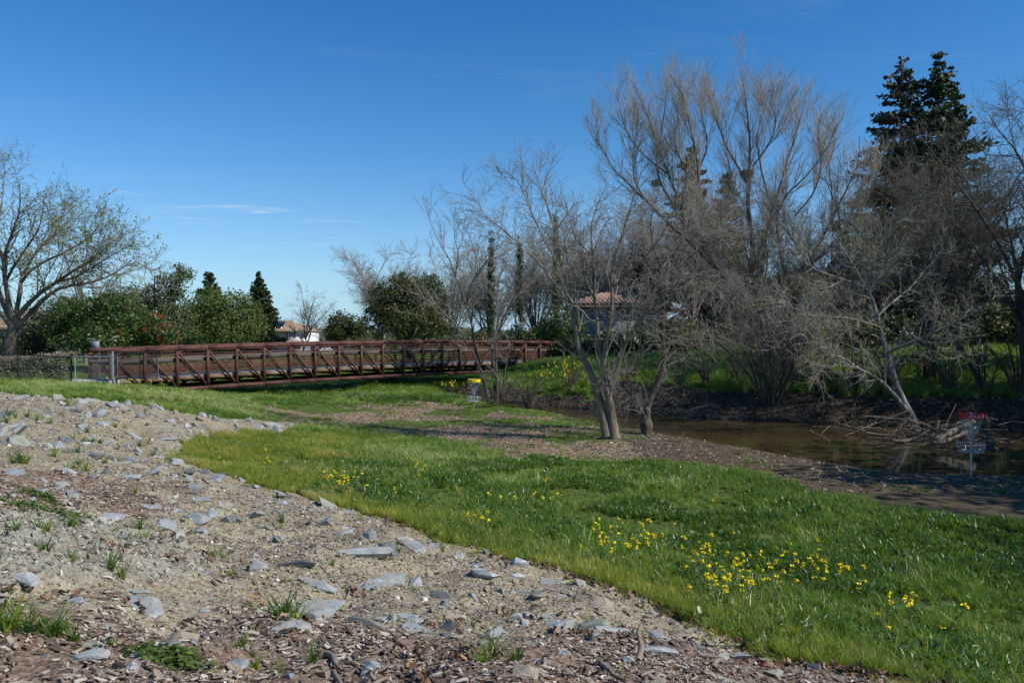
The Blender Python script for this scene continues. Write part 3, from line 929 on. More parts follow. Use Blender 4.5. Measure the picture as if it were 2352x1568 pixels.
def slope_rot(x, y, rg, spread=.15):
    """euler rotations that lay things on the ground"""
    e = .15
    dx = (ground_z(x + e, y) - ground_z(x - e, y)) / (2 * e)
    dy = (ground_z(x, y + e) - ground_z(x, y - e)) / (2 * e)
    n = len(x)
    th = rg.random(n) * 2 * PI
    rx = np.clip(dy, -.6, .6) + rg.normal(0, spread, n); ry = -np.clip(dx, -.6, .6) + rg.normal(0, spread, n)
    c, s = np.cos(th), np.sin(th)
    return np.c_[c * rx + s * ry, -s * rx + c * ry, th]


def sample(rg, n, x0, x1, y0, y1, dens):
    """n tries in a rectangle, kept with probability dens(x, y)"""
    x = rg.uniform(x0, x1, n); y = rg.uniform(y0, y1, n)
    k = rg.random(n) < dens(x, y)
    return x[k], y[k]


def in_view(x, y, z=0.0, margin=.70):
    return (y > 2.5) & (np.abs(x) < y * margin + 1.5)

# ------------------------------------------------------------------ footbridge
BS = .7071068
BR0 = np.array((-18.30, 36.30)); BD = np.array((BS, BS)); BN = np.array((-BS, BS)); BW = 2.85; PANEL = 1.5105; NP = 24


def bz(i):
    return EYE - .46 - .27 * ((i - 12) / 12.0) ** 2


def bp(i, off, dz):
    """place on the bridge: panel point i, off metres across from the near truss, dz below the top of the top chord"""
    q = BR0 + BD * PANEL * i + BN * off
    return np.array((q[0], q[1], bz(i) - dz))


bridge = thing('footbridge', 'rust brown steel truss footbridge with wooden rub rails crossing the creek', 'bridge', (BR0[0], BR0[1], 1.0))
DEPTH = 2.17
for off, outer in ((0.0, -1), (BW, 1)):
    inn = 1 if outer < 0 else -1
    for nm, dz, wd, ht in (('top_chord', .10, .15, .20), ('bottom_chord', DEPTH - .09, .15, .18)):
        part(nm, join(*[beam(bp(i, off, dz), bp(i + 1, off, dz), wd, ht) for i in range(NP)]), MT['rust'], bridge)
    for i in range(NP + 1):
        part('truss_post', beam(bp(i, off, .2), bp(i, off, DEPTH - .18 if 0 < i < NP else DEPTH), .125, .125, (BD[0], BD[1], 0)), MT['rust'], bridge)
    for i in range(NP):
        a, b = (i, i + 1) if i < 12 else (i + 1, i)
        p0 = bp(a, off, .20); p1 = bp(b, off, DEPTH - .18)
        part('diagonal_brace', beam(p0, p1, .075, .085), MT['rust'], bridge)
    ri = off + inn * .11
    for dz in (.30, .465, .84, .94, 1.04, 1.14, 1.235, 1.32):
        part('safety_rail', join(*[beam(bp(i, ri, dz), bp(i + 1, ri, dz), .04, .047) for i in range(NP)]), MT['rust'], bridge)
    ri = off + inn * .17
    for k in range(0, NP, 4):
        part('rub_rail_board', beam(bp(k, ri, .66) + np.array((BD[0], BD[1], 0)) * .012, bp(k + 4, ri, .66) - np.array((BD[0], BD[1], 0)) * .012, .05, .205), MT['wood'], bridge)
    part('deck_stringer', join(*[beam(bp(i, off + inn * .16, 1.56), bp(i + 1, off + inn * .16, 1.56), .06, .17) for i in range(NP)]), MT['fascia'], bridge)
for i in range(NP):
    V, F = beam(bp(i, BW / 2, 1.445), bp(i + 1, BW / 2, 1.445), BW - .36, .055)
    part('deck_panel', (V, F), MT['deck'], bridge)
for i in range(NP + 1):
    part('floor_beam', beam(bp(i, .078, 1.74), bp(i, BW - .078, 1.74), .12, .19), MT['rust'], bridge)
for i in range(1, NP):
    for o0, o1 in ((.09, .52), (BW - .09, BW - .52)):
        part('knee_brace', beam(bp(i, o0, DEPTH - .24), bp(i, o1, 1.83), .07, .07), MT['rust'], bridge)
for i in range(0, NP, 2):
    part('wind_brace', join(beam(bp(i, .08, DEPTH - .06), bp(i + 2, BW - .08, DEPTH - .06), .06, .06), ), MT['rust'], bridge)

def abutment(i0, label):
    q = BR0 + BD * (PANEL * i0) + BN * BW / 2
    z1 = bz(i0) - 1.5
    a = thing('abutment', label, 'abutment', (q[0], q[1], 0), 'concrete abutments of the footbridge')
    s = -1 if i0 == 0 else 1
    c0 = bp(i0, -.35, 0)[:2]; c1 = bp(i0, BW + .35, 0)[:2]
    mid = (c0 + c1) / 2 + BD * s * .55
    def blk(along, across, zz0, zz1, cen):
        V = []
        for z in (zz0, zz1):
            for da, dc in ((-1, -1), (1, -1), (1, 1), (-1, 1)):
                p = cen + BD * along * da / 2 + BN * across * dc / 2
                V.append((p[0], p[1], z))
        return np.array(V), BOXF.copy()
    part('backwall', blk(.45, BW + .9, -.2, z1 + .02, (c0 + c1) / 2 + BD * s * .30), MT['concrete'], a)
    part('approach_slab', blk(1.3, BW + .3, z1 - .35, z1 + .075, (c0 + c1) / 2 + BD * s * 1.18), MT['concrete'], a)
    part('wing_block', blk(.5, .34, -.1, z1 + .10, c0 + BD * s * .12 - BN * .22), MT['concrete'], a)
    return a


abutment(0, 'pale concrete abutment and slab behind the galvanised gate')
abutment(NP, 'concrete abutment at the far end of the footbridge beyond the creek')

# ------------------------------------------------------------------ chain link fence and gates at the near end of the bridge
def lattice(p0, p1, z0, z1, pitch=.075, r=.0035):
    """diamond wire mesh between two points"""
    p0 = np.array(p0[:2], float); p1 = np.array(p1[:2], float)
    L = np.linalg.norm(p1 - p0); d = (p1 - p0) / L; h = z1 - z0
    A = []
    for sgn in (1, -1):
        k = np.arange(-h, L, pitch) if sgn > 0 else np.arange(0, L + h, pitch)
        for c in k:
            if sgn > 0: s0, s1 = max(c, 0), min(c + h, L); q0, q1 = s0 - c, s1 - c
            else: s0, s1 = min(c, L), max(c - h, 0); q0, q1 = c - s0, c - s1
            if abs(s1 - s0) < .02: continue
            a = p0 + d * s0; b = p0 + d * s1
            A.append([(a[0], a[1], z0 + q0), (b[0], b[1], z0 + q1)])
    A = np.array(A)
    return tubes(A, np.full(A.shape[:2], r), 3)


fx = [W(163, 880, 35.6), W(41, 880, 35.9), W(-82, 880, 36.3), W(-205, 880, 36.8), W(-330, 880, 37.4)]
fence = thing('chain_link_fence', 'black chain link fence with round top rail in front of the clipped hedge', 'fence', (fx[0].x, fx[0].y, 1.2))
FTOP = 2.48
for k, p in enumerate(fx):
    g = gz1(p.x, p.y)
    part('fence_post', rod((p.x, p.y, g - .1), (p.x, p.y, FTOP + (.10 if k == 0 else -.02)), .052 if k == 0 else .034, 8), MT['black'], fence)
tops = [np.array((p.x, p.y, FTOP + dz)) for p, dz in zip(fx, (-.06, .05, .0, .04, .0))]
part('top_rail', join(*[rod(a, b, .027, 6) for a, b in zip(tops[:-1], tops[1:])]), MT['black'], fence)
part('wire_mesh', join(*[lattice(a, b, min(gz1(a[0], a[1]), gz1(b[0], b[1])) + .03, FTOP - .05) for a, b in zip(tops[:-1], tops[1:])]), MT['black'], fence)

ga, gb = W(172.6, 880, 35.5), W(270, 880, 35.2)
gate = thing('wire_gate', 'galvanised tube gate with chain link infill in front of the bridge end', 'gate', (ga.x, ga.y, 1.2))
gz0, gz_1 = W(172, 883, 35.5).z, W(172, 818, 35.5).z
def tube(p, q, r=.024): return rod((p[0], p[1], p[2]), (q[0], q[1], q[2]), r, 8)
part('gate_frame', join(tube((ga.x, ga.y, gz0), (ga.x, ga.y, gz_1)), tube((gb.x, gb.y, gz0 + .02), (gb.x, gb.y, gz_1)), tube((ga.x - .02, ga.y, gz_1), (gb.x + .02, gb.y, gz_1)), tube((ga.x, ga.y, gz0), (gb.x, gb.y, gz0 + .02))), MT['galv'], gate)
part('wire_mesh', lattice((ga.x, ga.y), (gb.x, gb.y), gz0 + .02, gz_1 - .02, .075, .0017), MT['galv'], gate)
part('tension_rod', tube((ga.x, ga.y, gz_1 - .06), (gb.x - .45, gb.y, gz0 + .35), .006), MT['galv'], gate)
gp = W(259, 873, 35.4)
gpost = setp(obj('gate_post', mesh_from('gate_post', *rod((0, 0, -.25), (0, 0, W(259, 807, 35.4).z - gp.z), .045, 10), MT['galv']), loc=gp), 'thick galvanised gate post standing by the concrete slab', 'post')
g2a, g2b = W(266, 868, 35.0), W(361, 868, 34.6)
gate2 = thing('wire_gate', 'black chain link panel standing open in front of the bridge truss', 'gate', (g2a.x, g2a.y, 1.4))
z0, z1 = W(266, 868, 35.0).z, W(266, 809, 35.0).z
gm = (g2a + g2b) / 2 + Vector((.15, 0, 0))
part('gate_frame', join(*[tube((p.x, p.y, z0), (p.x, p.y, z1), .021) for p in (g2a, gm, g2b)], tube((g2a.x, g2a.y, z1), (g2b.x, g2b.y, z1), .021), tube((g2a.x, g2a.y, z0), (g2b.x, g2b.y, z0), .021)), MT['black'], gate2)
part('wire_mesh', lattice((g2a.x, g2a.y), (g2b.x, g2b.y), z0, z1, .06, .003), MT['black'], gate2)
hp = g2a + Vector((-.02, .06, 0))
part('hinge_post', tube((hp.x, hp.y, gz1(hp.x, hp.y) - .1), (hp.x, hp.y, z1 + .06), .03), MT['black'], gate2)
ch = g2b + Vector((.05, -.02, 0))
links = [((ch.x, ch.y, z1 - .25 - k * .05), (ch.x + .006 * (k % 2), ch.y, z1 - .25 - k * .05 - .045)) for k in range(16)]
part('latch_chain', join(*[tube(a, b, .009) for a, b in links]), MT['galv'], gate2)

sp = W(220, 800, 40.5)
sg = gz1(sp.x, sp.y)
sign = thing('trail_sign', 'blue grey sign plate on a wooden post behind the end of the bridge', 'sign', (sp.x, sp.y, sg))
part('post', rod((sp.x + .12, sp.y + .05, sg - .1), (sp.x + .12, sp.y + .05, W(220, 780, 40.5).z), .06, 8), MT['wood'], sign)
part('sign_plate', box(sp.x - .22, sp.x + .18, sp.y - .04, sp.y - .015, W(220, 804, 40.5).z, W(220, 783, 40.5).z), plain('sign_back', (.20, .24, .30), .5), sign)

# ------------------------------------------------------------------ disc golf baskets
def bent_text(txt, size, R, ang, z, name, mat, parent, shear=0.0):
    cu = bpy.data.curves.new(name, 'FONT'); cu.body = txt; cu.size = size; cu.align_x = 'CENTER'; cu.align_y = 'CENTER'; cu.shear = shear
    tmp = bpy.data.objects.new(name, cu); COL.objects.link(tmp)
    dg = bpy.context.evaluated_depsgraph_get()
    me = bpy.data.meshes.new_from_object(tmp.evaluated_get(dg))
    bpy.data.objects.remove(tmp); bpy.data.curves.remove(cu)
    for v in me.vertices:
        a = ang + v.co.x / R
        v.co = Vector((R * math.sin(a), -R * math.cos(a), z + v.co.y))
    me.materials.clear(); me.materials.append(mat)
    me.name = name
    return obj(name, me, parent)


def arc_patch(R, a0, a1, z0, z1, n=10):
    V = []; F = []
    for i in range(n + 1):
        a = a0 + (a1 - a0) * i / n
        V += [(R * math.sin(a), -R * math.cos(a), z0), (R * math.sin(a), -R * math.cos(a), z1)]
    for i in range(n): F.append((2 * i, 2 * i + 2, 2 * i + 3, 2 * i + 1))
    return np.array(V), F


def oval(R, a, z, w, h, thick, n=28):
    V = []; F = []
    for i in range(n):
        th = 2 * PI * i / n
        for k in (1.0, 1 - thick):
            aa = a + w / 2 * math.cos(th) * k / R
            V.append((R * math.sin(aa), -R * math.cos(aa), z + h / 2 * math.sin(th) * (k if thick < 1 else k)))
    for i in range(n):
        j = (i + 1) % n
        F.append((2 * i, 2 * j, 2 * j + 1, 2 * i + 1))
    return np.array(V), F


def ring(R, z, r, n=28):
    th = np.linspace(0, 2 * PI, n + 1)
    return tubes(np.c_[R * np.cos(th), R * np.sin(th), np.full(n + 1, z)][None], np.full((1, n + 1), r), 5)


def basket(loc, band_mat, label, number, num_ang, logo_ang, logo_mat, ring_mat, plate, rotz, Hh=1.40):
    b = thing('disc_golf_basket', label, 'disc golf basket', loc, 'disc golf baskets', rotz)
    P = lambda nm, VF, mt, par=b, sm=False: part(nm, VF, mt, par, sm, world=False)
    P('pole', rod((0, 0, -.5), (0, 0, Hh + .03), .025, 10), MT['galv'])
    R = .285; z1 = Hh; z0 = Hh - .125
    n = 40; V = []; F = []
    for i in range(n):
        a = 2 * PI * i / n
        for rr, z in ((R, z0), (R, z1), (R - .022, z1), (R - .022, z0)):
            V.append((rr * math.cos(a), rr * math.sin(a), z))
    for i in range(n):
        j = (i + 1) % n
        for k in range(4):
            F.append((4 * i + k, 4 * j + k, 4 * j + (k + 1) % 4, 4 * i + (k + 1) % 4))
    band = P('band', (np.array(V), F), band_mat)
    P('band_spokes', join(*[rod((0, 0, z1 - .03), ((R - .02) * math.cos(a), (R - .02) * math.sin(a), z1 - .03), .008, 5) for a in np.arange(6) * PI / 3]), MT['galv'])
    if plate:
        P('number_plate', arc_patch(R + .003, num_ang - .10, num_ang + .10, z0 + .030, z1 - .028, 6), MT['whiteprint'], band)
    bent_text(number, .075 if plate else .085, R + .006, num_ang, (z0 + z1) / 2, 'number', MT['darkprint'], band)
    P('logo_oval', oval(R + .003, logo_ang, (z0 + z1) / 2 - .003, .165, .075, .16), ring_mat, band)
    bent_text('INNOVA', .040, R + .006, logo_ang - .02, (z0 + z1) / 2 + .012, 'lettering', logo_mat, band, .25)
    # chains: outer and inner rows of hanging links
    rg = np.random.default_rng(5)
    def chain(r0, a0, ztop, r1, zbot, sag):
        k = np.linspace(0, 1, 19)
        rr = r0 + (r1 - r0) * (k ** (1.5 if sag else 1))
        z = ztop + (zbot - ztop) * k
        pts = np.c_[rr * math.cos(a0), rr * math.sin(a0), z]
        A = []; tv = np.array((-math.sin(a0), math.cos(a0), 0)); rv = np.array((math.cos(a0), math.sin(a0), 0))
        for i in range(18):
            o = (tv if i % 2 else rv) * .008
            c0 = pts[i]; c1 = pts[i + 1]
            A += [[c0 + o, c1 + o], [c0 - o, c1 - o]]
        A = np.array(A)
        return tubes(A, np.full(A.shape[:2], .0035), 3)
    for i in range(12):
        P('chain', chain(R - .03, i * PI / 6 + .1, z0 + .01, .05, z0 - .58, True), MT['galv'])
    for i in range(6):
        P('chain', chain(.15, i * PI / 3, z0 + .03, .04, z0 - .50, True), MT['galv'])
    zt = .62 * Hh / 1.4; zb = .42 * Hh / 1.4; Rt = .335; Rb = .29
    cage = [ring(Rt, zt, .009), ring((Rt + Rb) / 2, (zt + zb) / 2, .006), ring(Rb, zb, .009), ring(.16, zb, .006)]
    for i in range(16):
        a = 2 * PI * i / 16
        c, s = math.cos(a), math.sin(a)
        cage.append(tubes(np.array([[(Rt * c, Rt * s, zt), (Rb * c, Rb * s, zb), (.03 * c, .03 * s, zb - .02)]]), np.full((1, 3), .0065), 5))
    P('cage', join(*cage), MT['galv'])
    return b


p = G(1089, 942)
basket((p.x, p.y, gz1(p.x, p.y)), MT['yellow'], 'disc golf basket with yellow band standing on the bare bank before the bridge', '5', .09, .36, MT['orangeprint'], MT['orangeprint'], False, 0, 1.40)
rp = W(2230, 1080, 20.6)
basket((rp.x, rp.y, .02), MT['red'], 'disc golf basket with red band standing in the edge of the creek', '14', .62, .10, MT['whiteprint'], MT['whiteprint'], True, -.48, 1.40)


# ------------------------------------------------------------------ rocks on the slope
def hull_rock(seed, sx=1.0, sy=.75, sz=.5, n=22, flat=.6):
    rg = np.random.default_rng(seed)
    p = unit(rg.normal(size=(n, 3))) * rg.uniform(.8, 1.0, n)[:, None]
    p = np.clip(p, -flat - rg.uniform(0, .3, 3), flat + rg.uniform(0, .3, 3))
    q_ = unit(rg.normal(size=(2, 3)) + (0, 0, .7))
    for nq in q_:
        e_ = p @ nq; p = p - np.outer(np.maximum(e_ - .42, 0), nq)
    sh = rg.normal(0, .35, 2)
    p[:, 0] += p[:, 2] * sh[0]; p[:, 1] += p[:, 2] * sh[1]
    p = p / np.abs(p).max(0)
    p = p * np.array((sx, sy, sz)) * .5
    bm = bmesh.new()
    for q in p: bm.verts.new(q)
    r = bmesh.ops.convex_hull(bm, input=bm.verts)
    bmesh.ops.delete(bm, geom=[g for g in r['geom_interior'] if isinstance(g, bmesh.types.BMVert)], context='VERTS')
    bmesh.ops.dissolve_limit(bm, angle_limit=.16, verts=bm.verts[:], edges=bm.edges[:])
    bmesh.ops.bevel(bm, geom=bm.edges[:], offset=.010 * max(sx, .2), segments=1, affect='EDGES', clamp_overlap=True)
    me = bpy.data.meshes.new('rock'); bm.to_mesh(me); bm.free()
    return me


KIND = {'b': 'blue grey', 'w': 'white', 'd': 'dark slate', 't': 'tan', 'g': 'greenish'}
used_xy = []
LAND = []      # named stones others are described by
TODO = []
SEEN_LABELS = {}


def place_label(x, y, what):
    """what, told by where it lies from the nearest named stone"""
    order = sorted(LAND, key=lambda l: math.hypot(l[0] - x, (l[1] - y)))
    for lx, ly, nm in order[:4]:
        dx, dy = x - lx, y - ly; d = math.hypot(dx, dy)
        if abs(dx) > abs(dy) * .8: rel = 'right of' if dx > 0 else 'left of'
        else: rel = 'behind' if dy > 0 else 'in front of'
        far = 'just ' if d < .5 + .02 * y else ('' if d < 1.2 + .04 * y else 'well ')
        t = f'{what} {far}{rel} the {nm}'
        if len(t.split()) <= 16 and t not in SEEN_LABELS:
            SEEN_LABELS[t] = 1
            return t
    for lx, ly, nm in order:
        t = f'{what} near the {nm}'
        if len(t.split()) <= 16: return t


for k, (u, v, w_, h_, c, lab) in enumerate(HERO):
    q = G(u, v + h_ * .42)
    wid = w_ / 1829.6 * q.y * 1.18
    sl = q.y / max(EYE - q.z, .5)                    # distance over drop: how strongly the ground is foreshortened
    hv = h_ / 1829.6 * q.y
    rg = np.random.default_rng(700 + k)
    dep = min(wid * rg.uniform(.55, .8), hv * sl * .55 + .05)
    tall = max(hv * .88, .03)
    me = hull_rock(700 + k, wid, max(dep, wid * .35), tall * 1.5, 26, .55)
    me.materials.append(MT['rock_' + c])
    y = q.y + dep * .35
    x = q.x * y / q.y
    o = obj('rock', me, loc=(x, y, gz1(x, y) - tall * .06), rot=(rg.normal(.05, .13), rg.normal(0, .15), rg.normal(0, .35)))
    used_xy.append((x, y, wid))
    if lab:
        if '|' in lab: LAND.append((x, y, lab.split('|')[0]))
        setp(o, lab.replace('|', ''), 'rock', 'rocks on the gravel slope')
    else:
        TODO.append((o, x, y, ('small' if wid < .28 else 'mid sized') + ' ' + KIND[c] + ' stone', 'rock', 'rocks on the gravel slope'))
U = np.array(used_xy)

# further countable small stones between the surveyed ones
rg = np.random.default_rng(321)
small_meshes = {}
for c in 'bwdtg':
    for j in range(5):
        me = hull_rock(100 + 7 * j + ord(c), 1.0, .75, .6, 16, .55)
        me.materials.append(MT['rock_' + c]); small_meshes[(c, j)] = me
def rockden(x, y):
    z = zones(x, y)
    return np.where(in_view(x, y), z['rock'] * (1 - z['silt'] * .97) * (1 - .6 * z['chip']), 0)
x, y = sample(rg, 9000, -24, 6, 3.6, 31, rockden)
keep = []
for a, b in zip(x, y):
    wid = float(np.clip(rg.lognormal(-1.75, .45), .08, .38)) * (1 if b < 14 else 1.5)
    if np.all(np.hypot(U[:, 0] - a, U[:, 1] - b) > (U[:, 2] + wid) * .55) and rg.random() < (1.0 if b > 14 else .28):
        keep.append((a, b, wid))
        U = np.vstack([U, (a, b, wid)])
    if len(keep) >= 900: break
# pixel width decides which of them are told apart singly
keep.sort(key=lambda r: -r[2] / r[1])
n_single = 298 - len(HERO)
for a, b, wid in keep[:n_single]:
    c = rg.choice(list('bbbbwdttg')); me = small_meshes[(c, int(rg.integers(5)))]
    o = obj('rock', me, loc=(a, b, gz1(a, b) + wid * (.07 if b > 13 else -.02)), rot=(rg.normal(0, .2), rg.normal(0, .2), rg.random() * 6.28), scale=(wid, wid * rg.uniform(.8, 1.2), wid * rg.uniform(.6, 1.1)))
    TODO.append((o, a, b, f'loose little {KIND[c]} stone', 'rock', 'loose stones scattered on the gravel slope'))
rest = np.array(keep[n_single:]) if len(keep) > n_single else np.zeros((0, 3))

# rubble, pebbles
peb = []
for c, j in (('b', 0), ('t', 1), ('w', 2), ('t', 3), ('d', 1)):
    me = hull_rock(400 + 3 * j + ord(c), 1, .8, .55, 10, .7); me.materials.append(MT['rock_' + c]); peb.append(me)
m, t = material('pebble')
f = attr(t, 'tint', 'INSTANCER')
finish(t, t.ramp(f, [(0, (.075, .060, .042)), (.3, (.19, .155, .105)), (.6, (.30, .262, .19)), (.8, (.17, .175, .165)), (.93, (.37, .345, .29)), (1, (.55, .52, .46))]), .85, spec=.2)
MT['pebble'] = m
pebm = []
for j in range(5):
    me = hull_rock(500 + j, 1, .8, .6, 10, .7); me.materials.clear(); me.materials.append(MT['pebble']); pebm.append(me)
if len(rest):
    scatter('rubble', 'small blue grey rubble scattered over the gravel slope', 'rubble', np.c_[rest[:, 0], rest[:, 1], ground_z(rest[:, 0], rest[:, 1])], slope_rot(rest[:, 0], rest[:, 1], rg, .2), rest[:, 2], peb, seed=3)
def pebden(x, y):
    z = zones(x, y)
    near = np.clip(1.25 - y / 24, .12, 1)
    patch = np.clip(.62 + fbm(x, y, .9, 3, 88) * 1.6, .12, 1)
    return np.where(in_view(x, y), z['rock'] * near * patch * (1 - .55 * z['chip']), 0)
x, y = sample(rg, 330000, -17, 6, 3.4, 24, pebden)
s = np.clip(rg.lognormal(-3.72, .48, len(x)), .012, .095) * (1 + .02 * y)
scatter('pebbles', 'tan and grey pebbles bedded in the gravel slope', 'pebbles', np.c_[x, y, ground_z(x, y) + s * .12], slope_rot(x, y, rg, .3), s, pebm, seed=4)
print('pebbles', len(x))

# crumbs of dried silt on the pale mounds
m, t = material('silt_crumb')
finish(t, t.ramp(attr(t, 'tint', 'INSTANCER'), [(0, (.16, .148, .112)), (.5, (.30, .282, .222)), (1, (.40, .377, .305))]), .95, spec=.1)
crm = [hull_rock(540 + j, 1, .9, .75, 10, .8) for j in range(4)]
for me in crm: me.materials.append(m)
x, y = sample(rg, 150000, -10, 0, 4, 11, lambda x, y: np.where(in_view(x, y), zones(x, y)['silt'] * np.clip(.55 + fbm(x, y, .4, 3, 93) * 1.4, .05, 1), 0))
s = np.clip(rg.lognormal(-3.6, .5, len(x)), .012, .10)
scatter('silt_crumbs', 'pale grey crumbs of dried silt on the low mounds', 'silt', np.c_[x, y, ground_z(x, y) + s * .15], slope_rot(x, y, rg, .4), s, crm, seed=14)

# wood chips and bark shreds
m, t = material('wood_chip')
f = attr(t, 'tint', 'INSTANCER')
finish(t, t.ramp(f, [(0, (.050, .037, .028)), (.3, (.150, .112, .083)), (.6, (.275, .22, .17)), (.85, (.42, .36, .29)), (1, (.58, .525, .45))]), .9, spec=.15)
MT['chip'] = m
chips = []
for j in range(5):
    rj = np.random.default_rng(60 + j)
    L = 1.0; wd = rj.uniform(.22, .45); th = rj.uniform(.05, .10); k = rj.normal(0, .06)
    V = [(-.5, -wd / 2 * .6, 0), (-.1, -wd / 2, k), (.5, -wd / 2 * .4, 0), (.45, wd / 2 * .5, 0), (.05, wd / 2, k), (-.45, wd / 2 * .7, 0)]
    V = V + [(a * .97, b * .97, c + th) for a, b, c in V]
    F = [(5, 4, 3, 2, 1, 0), (6, 7, 8, 9, 10, 11)] + [(i, (i + 1) % 6, 6 + (i + 1) % 6, 6 + i) for i in range(6)]
    chips.append(mesh_from('chip', V, F, MT['chip']))
def chipden(x, y):
    z = zones(x, y)
    near = np.clip(1.35 - y / 18, .15, 1)
    patch = np.clip(.6 + fbm(x, y, .6, 3, 98) * 1.7, .05, 1)
    return np.where(in_view(x, y), np.clip((z['chip'] * .95 + .10 * z['rock'] * (y < 9)) * near * patch, 0, 1), 0)
x, y = sample(rg, 330000, -12, 5.5, 3.4, 17, chipden)
s = np.clip(rg.lognormal(-3.32, .45, len(x)), .016, .13)
scatter('wood_chips', 'brown and pale wood chips strewn over the foot of the slope', 'wood chips', np.c_[x, y, ground_z(x, y) + .006 + rg.random(len(x)) * .014], slope_rot(x, y, rg, .22), s, chips, seed=5)
print('chips', len(x))
def chip2(x, y):
    z = zones(x, y)
    return np.where(in_view(x, y), z['bare'] * .8 + z['mud'] * .35, 0)
x, y = sample(rg, 90000, -11, 16, 17, 40, chip2)
s = np.clip(rg.lognormal(-2.65, .35, len(x)), .03, .16)
scatter('bark_mulch', 'brown bark mulch and dry leaves on the bare ground by the creek', 'mulch', np.c_[x, y, ground_z(x, y) + .01], slope_rot(x, y, rg, .3), s, chips, tint=np.clip(rg.normal(.45, .25, len(x)), 0, 1), seed=6)

# dead leaves
m, t = material('dead_leaf')
f = attr(t, 'tint', 'INSTANCER')
finish(t, t.ramp(f, [(0, (.055, .032, .018)), (.4, (.15, .086, .050)), (.75, (.27, .175, .108)), (1, (.41, .30, .205))]), .75, spec=.25)
MT['dead_leaf'] = m
lv = []
for j in range(3):
    rj = np.random.default_rng(80 + j)
    V = [(-.5, 0, .0), (-.28, .2, .12), (-.05, .13, .02), (.15, .28, .14), (.5, 0, .10), (.2, -.25, .02), (-.02, -.12, .12), (-.25, -.22, .03), (0, 0, -.05)]
    V = [(a + rj.normal(0, .03), b + rj.normal(0, .03), c + rj.normal(0, .06)) for a, b, c in V]
    lv.append(mesh_from('leaf', V, [(i, (i + 1) % 8, 8) for i in range(8)], MT['dead_leaf']))
def leafden(x, y):
    s = sdist(x, y, ROCK)
    edge = np.exp(-((s - .10) / .28) ** 2) * np.clip(.55 + fbm(x, y, .7, 3, 61) * 2.2, 0, 1) * (y < 13)
    pock = np.clip(fbm(x, y, .55, 3, 64) * 4 - 1.2, 0, 1) * (s < 0) * (y < 8) * .5
    return np.where(in_view(x, y), np.clip(edge + pock, 0, 1), 0)
x, y = sample(rg, 42000, -6, 6, 3.4, 13, leafden)
s = rg.uniform(.04, .105, len(x))
scatter('dead_leaves', 'curled brown oak leaves drifted along the edge of the grass', 'leaves', np.c_[x, y, ground_z(x, y) + .02 + rg.random(len(x)) * .03], slope_rot(x, y, rg, .5), s, lv, seed=7)
m, t = material('wet_litter_leaf')
finish(t, t.ramp(attr(t, 'tint', 'INSTANCER'), [(0, (.030, .023, .016)), (.5, (.090, .070, .048)), (.8, (.18, .145, .10)), (1, (.33, .28, .21))]), .7, spec=.3)
lv2 = []
for me in lv:
    c = me.copy(); c.materials.clear(); c.materials.append(m); lv2.append(c)
def litden(x, y):
    return np.where(in_view(x, y), zones(x, y)['litter'], 0)
x, y = sample(rg, 60000, -7, 27, 24, 48, litden)
s = rg.uniform(.06, .17, len(x))
scatter('leaf_litter', 'dark leaf litter covering the steep far bank of the creek', 'leaf litter', np.c_[x, y, ground_z(x, y) + .01 + rg.random(len(x)) * .08], slope_rot(x, y, rg, .6), s, lv2, tint=np.clip(rg.normal(.38, .3, len(x)), 0, 1), seed=8)

# ------------------------------------------------------------------ grass
def grass_mat(name, stops, trans=.4, rough=.36):
    m, t = material(name)
    f = attr(t, 'tint', 'INSTANCER')
    h = t.n('ShaderNodeSeparateXYZ', {0: t.n('ShaderNodeTexCoord').outputs['Object']}).outputs[2]
    col = t.ramp(f, stops)
    p = t.n('ShaderNodeBsdfPrincipled', {'Base Color': col, 'Roughness': rough, 'Specular IOR Level': .6})
    tr = t.n('ShaderNodeBsdfTranslucent', {'Color': t.mix(.6, col, (.28, .38, .03))})
    mx = t.n('ShaderNodeMixShader', {0: trans, 1: p.outputs[0], 2: tr.outputs[0]})
    t.n('ShaderNodeOutputMaterial', {'Surface': mx.outputs[0]})
    return m


MT['grass'] = grass_mat('meadow_grass', [(0, (.050, .120, .012)), (.45, (.130, .255, .026)), (.8, (.27, .385, .055)), (1, (.50, .55, .20))])
MT['grass_dry'] = grass_mat('yellowing_grass', [(0, (.18, .25, .024)), (.5, (.36, .38, .045)), (.85, (.50, .44, .085)), (1, (.58, .48, .22))])


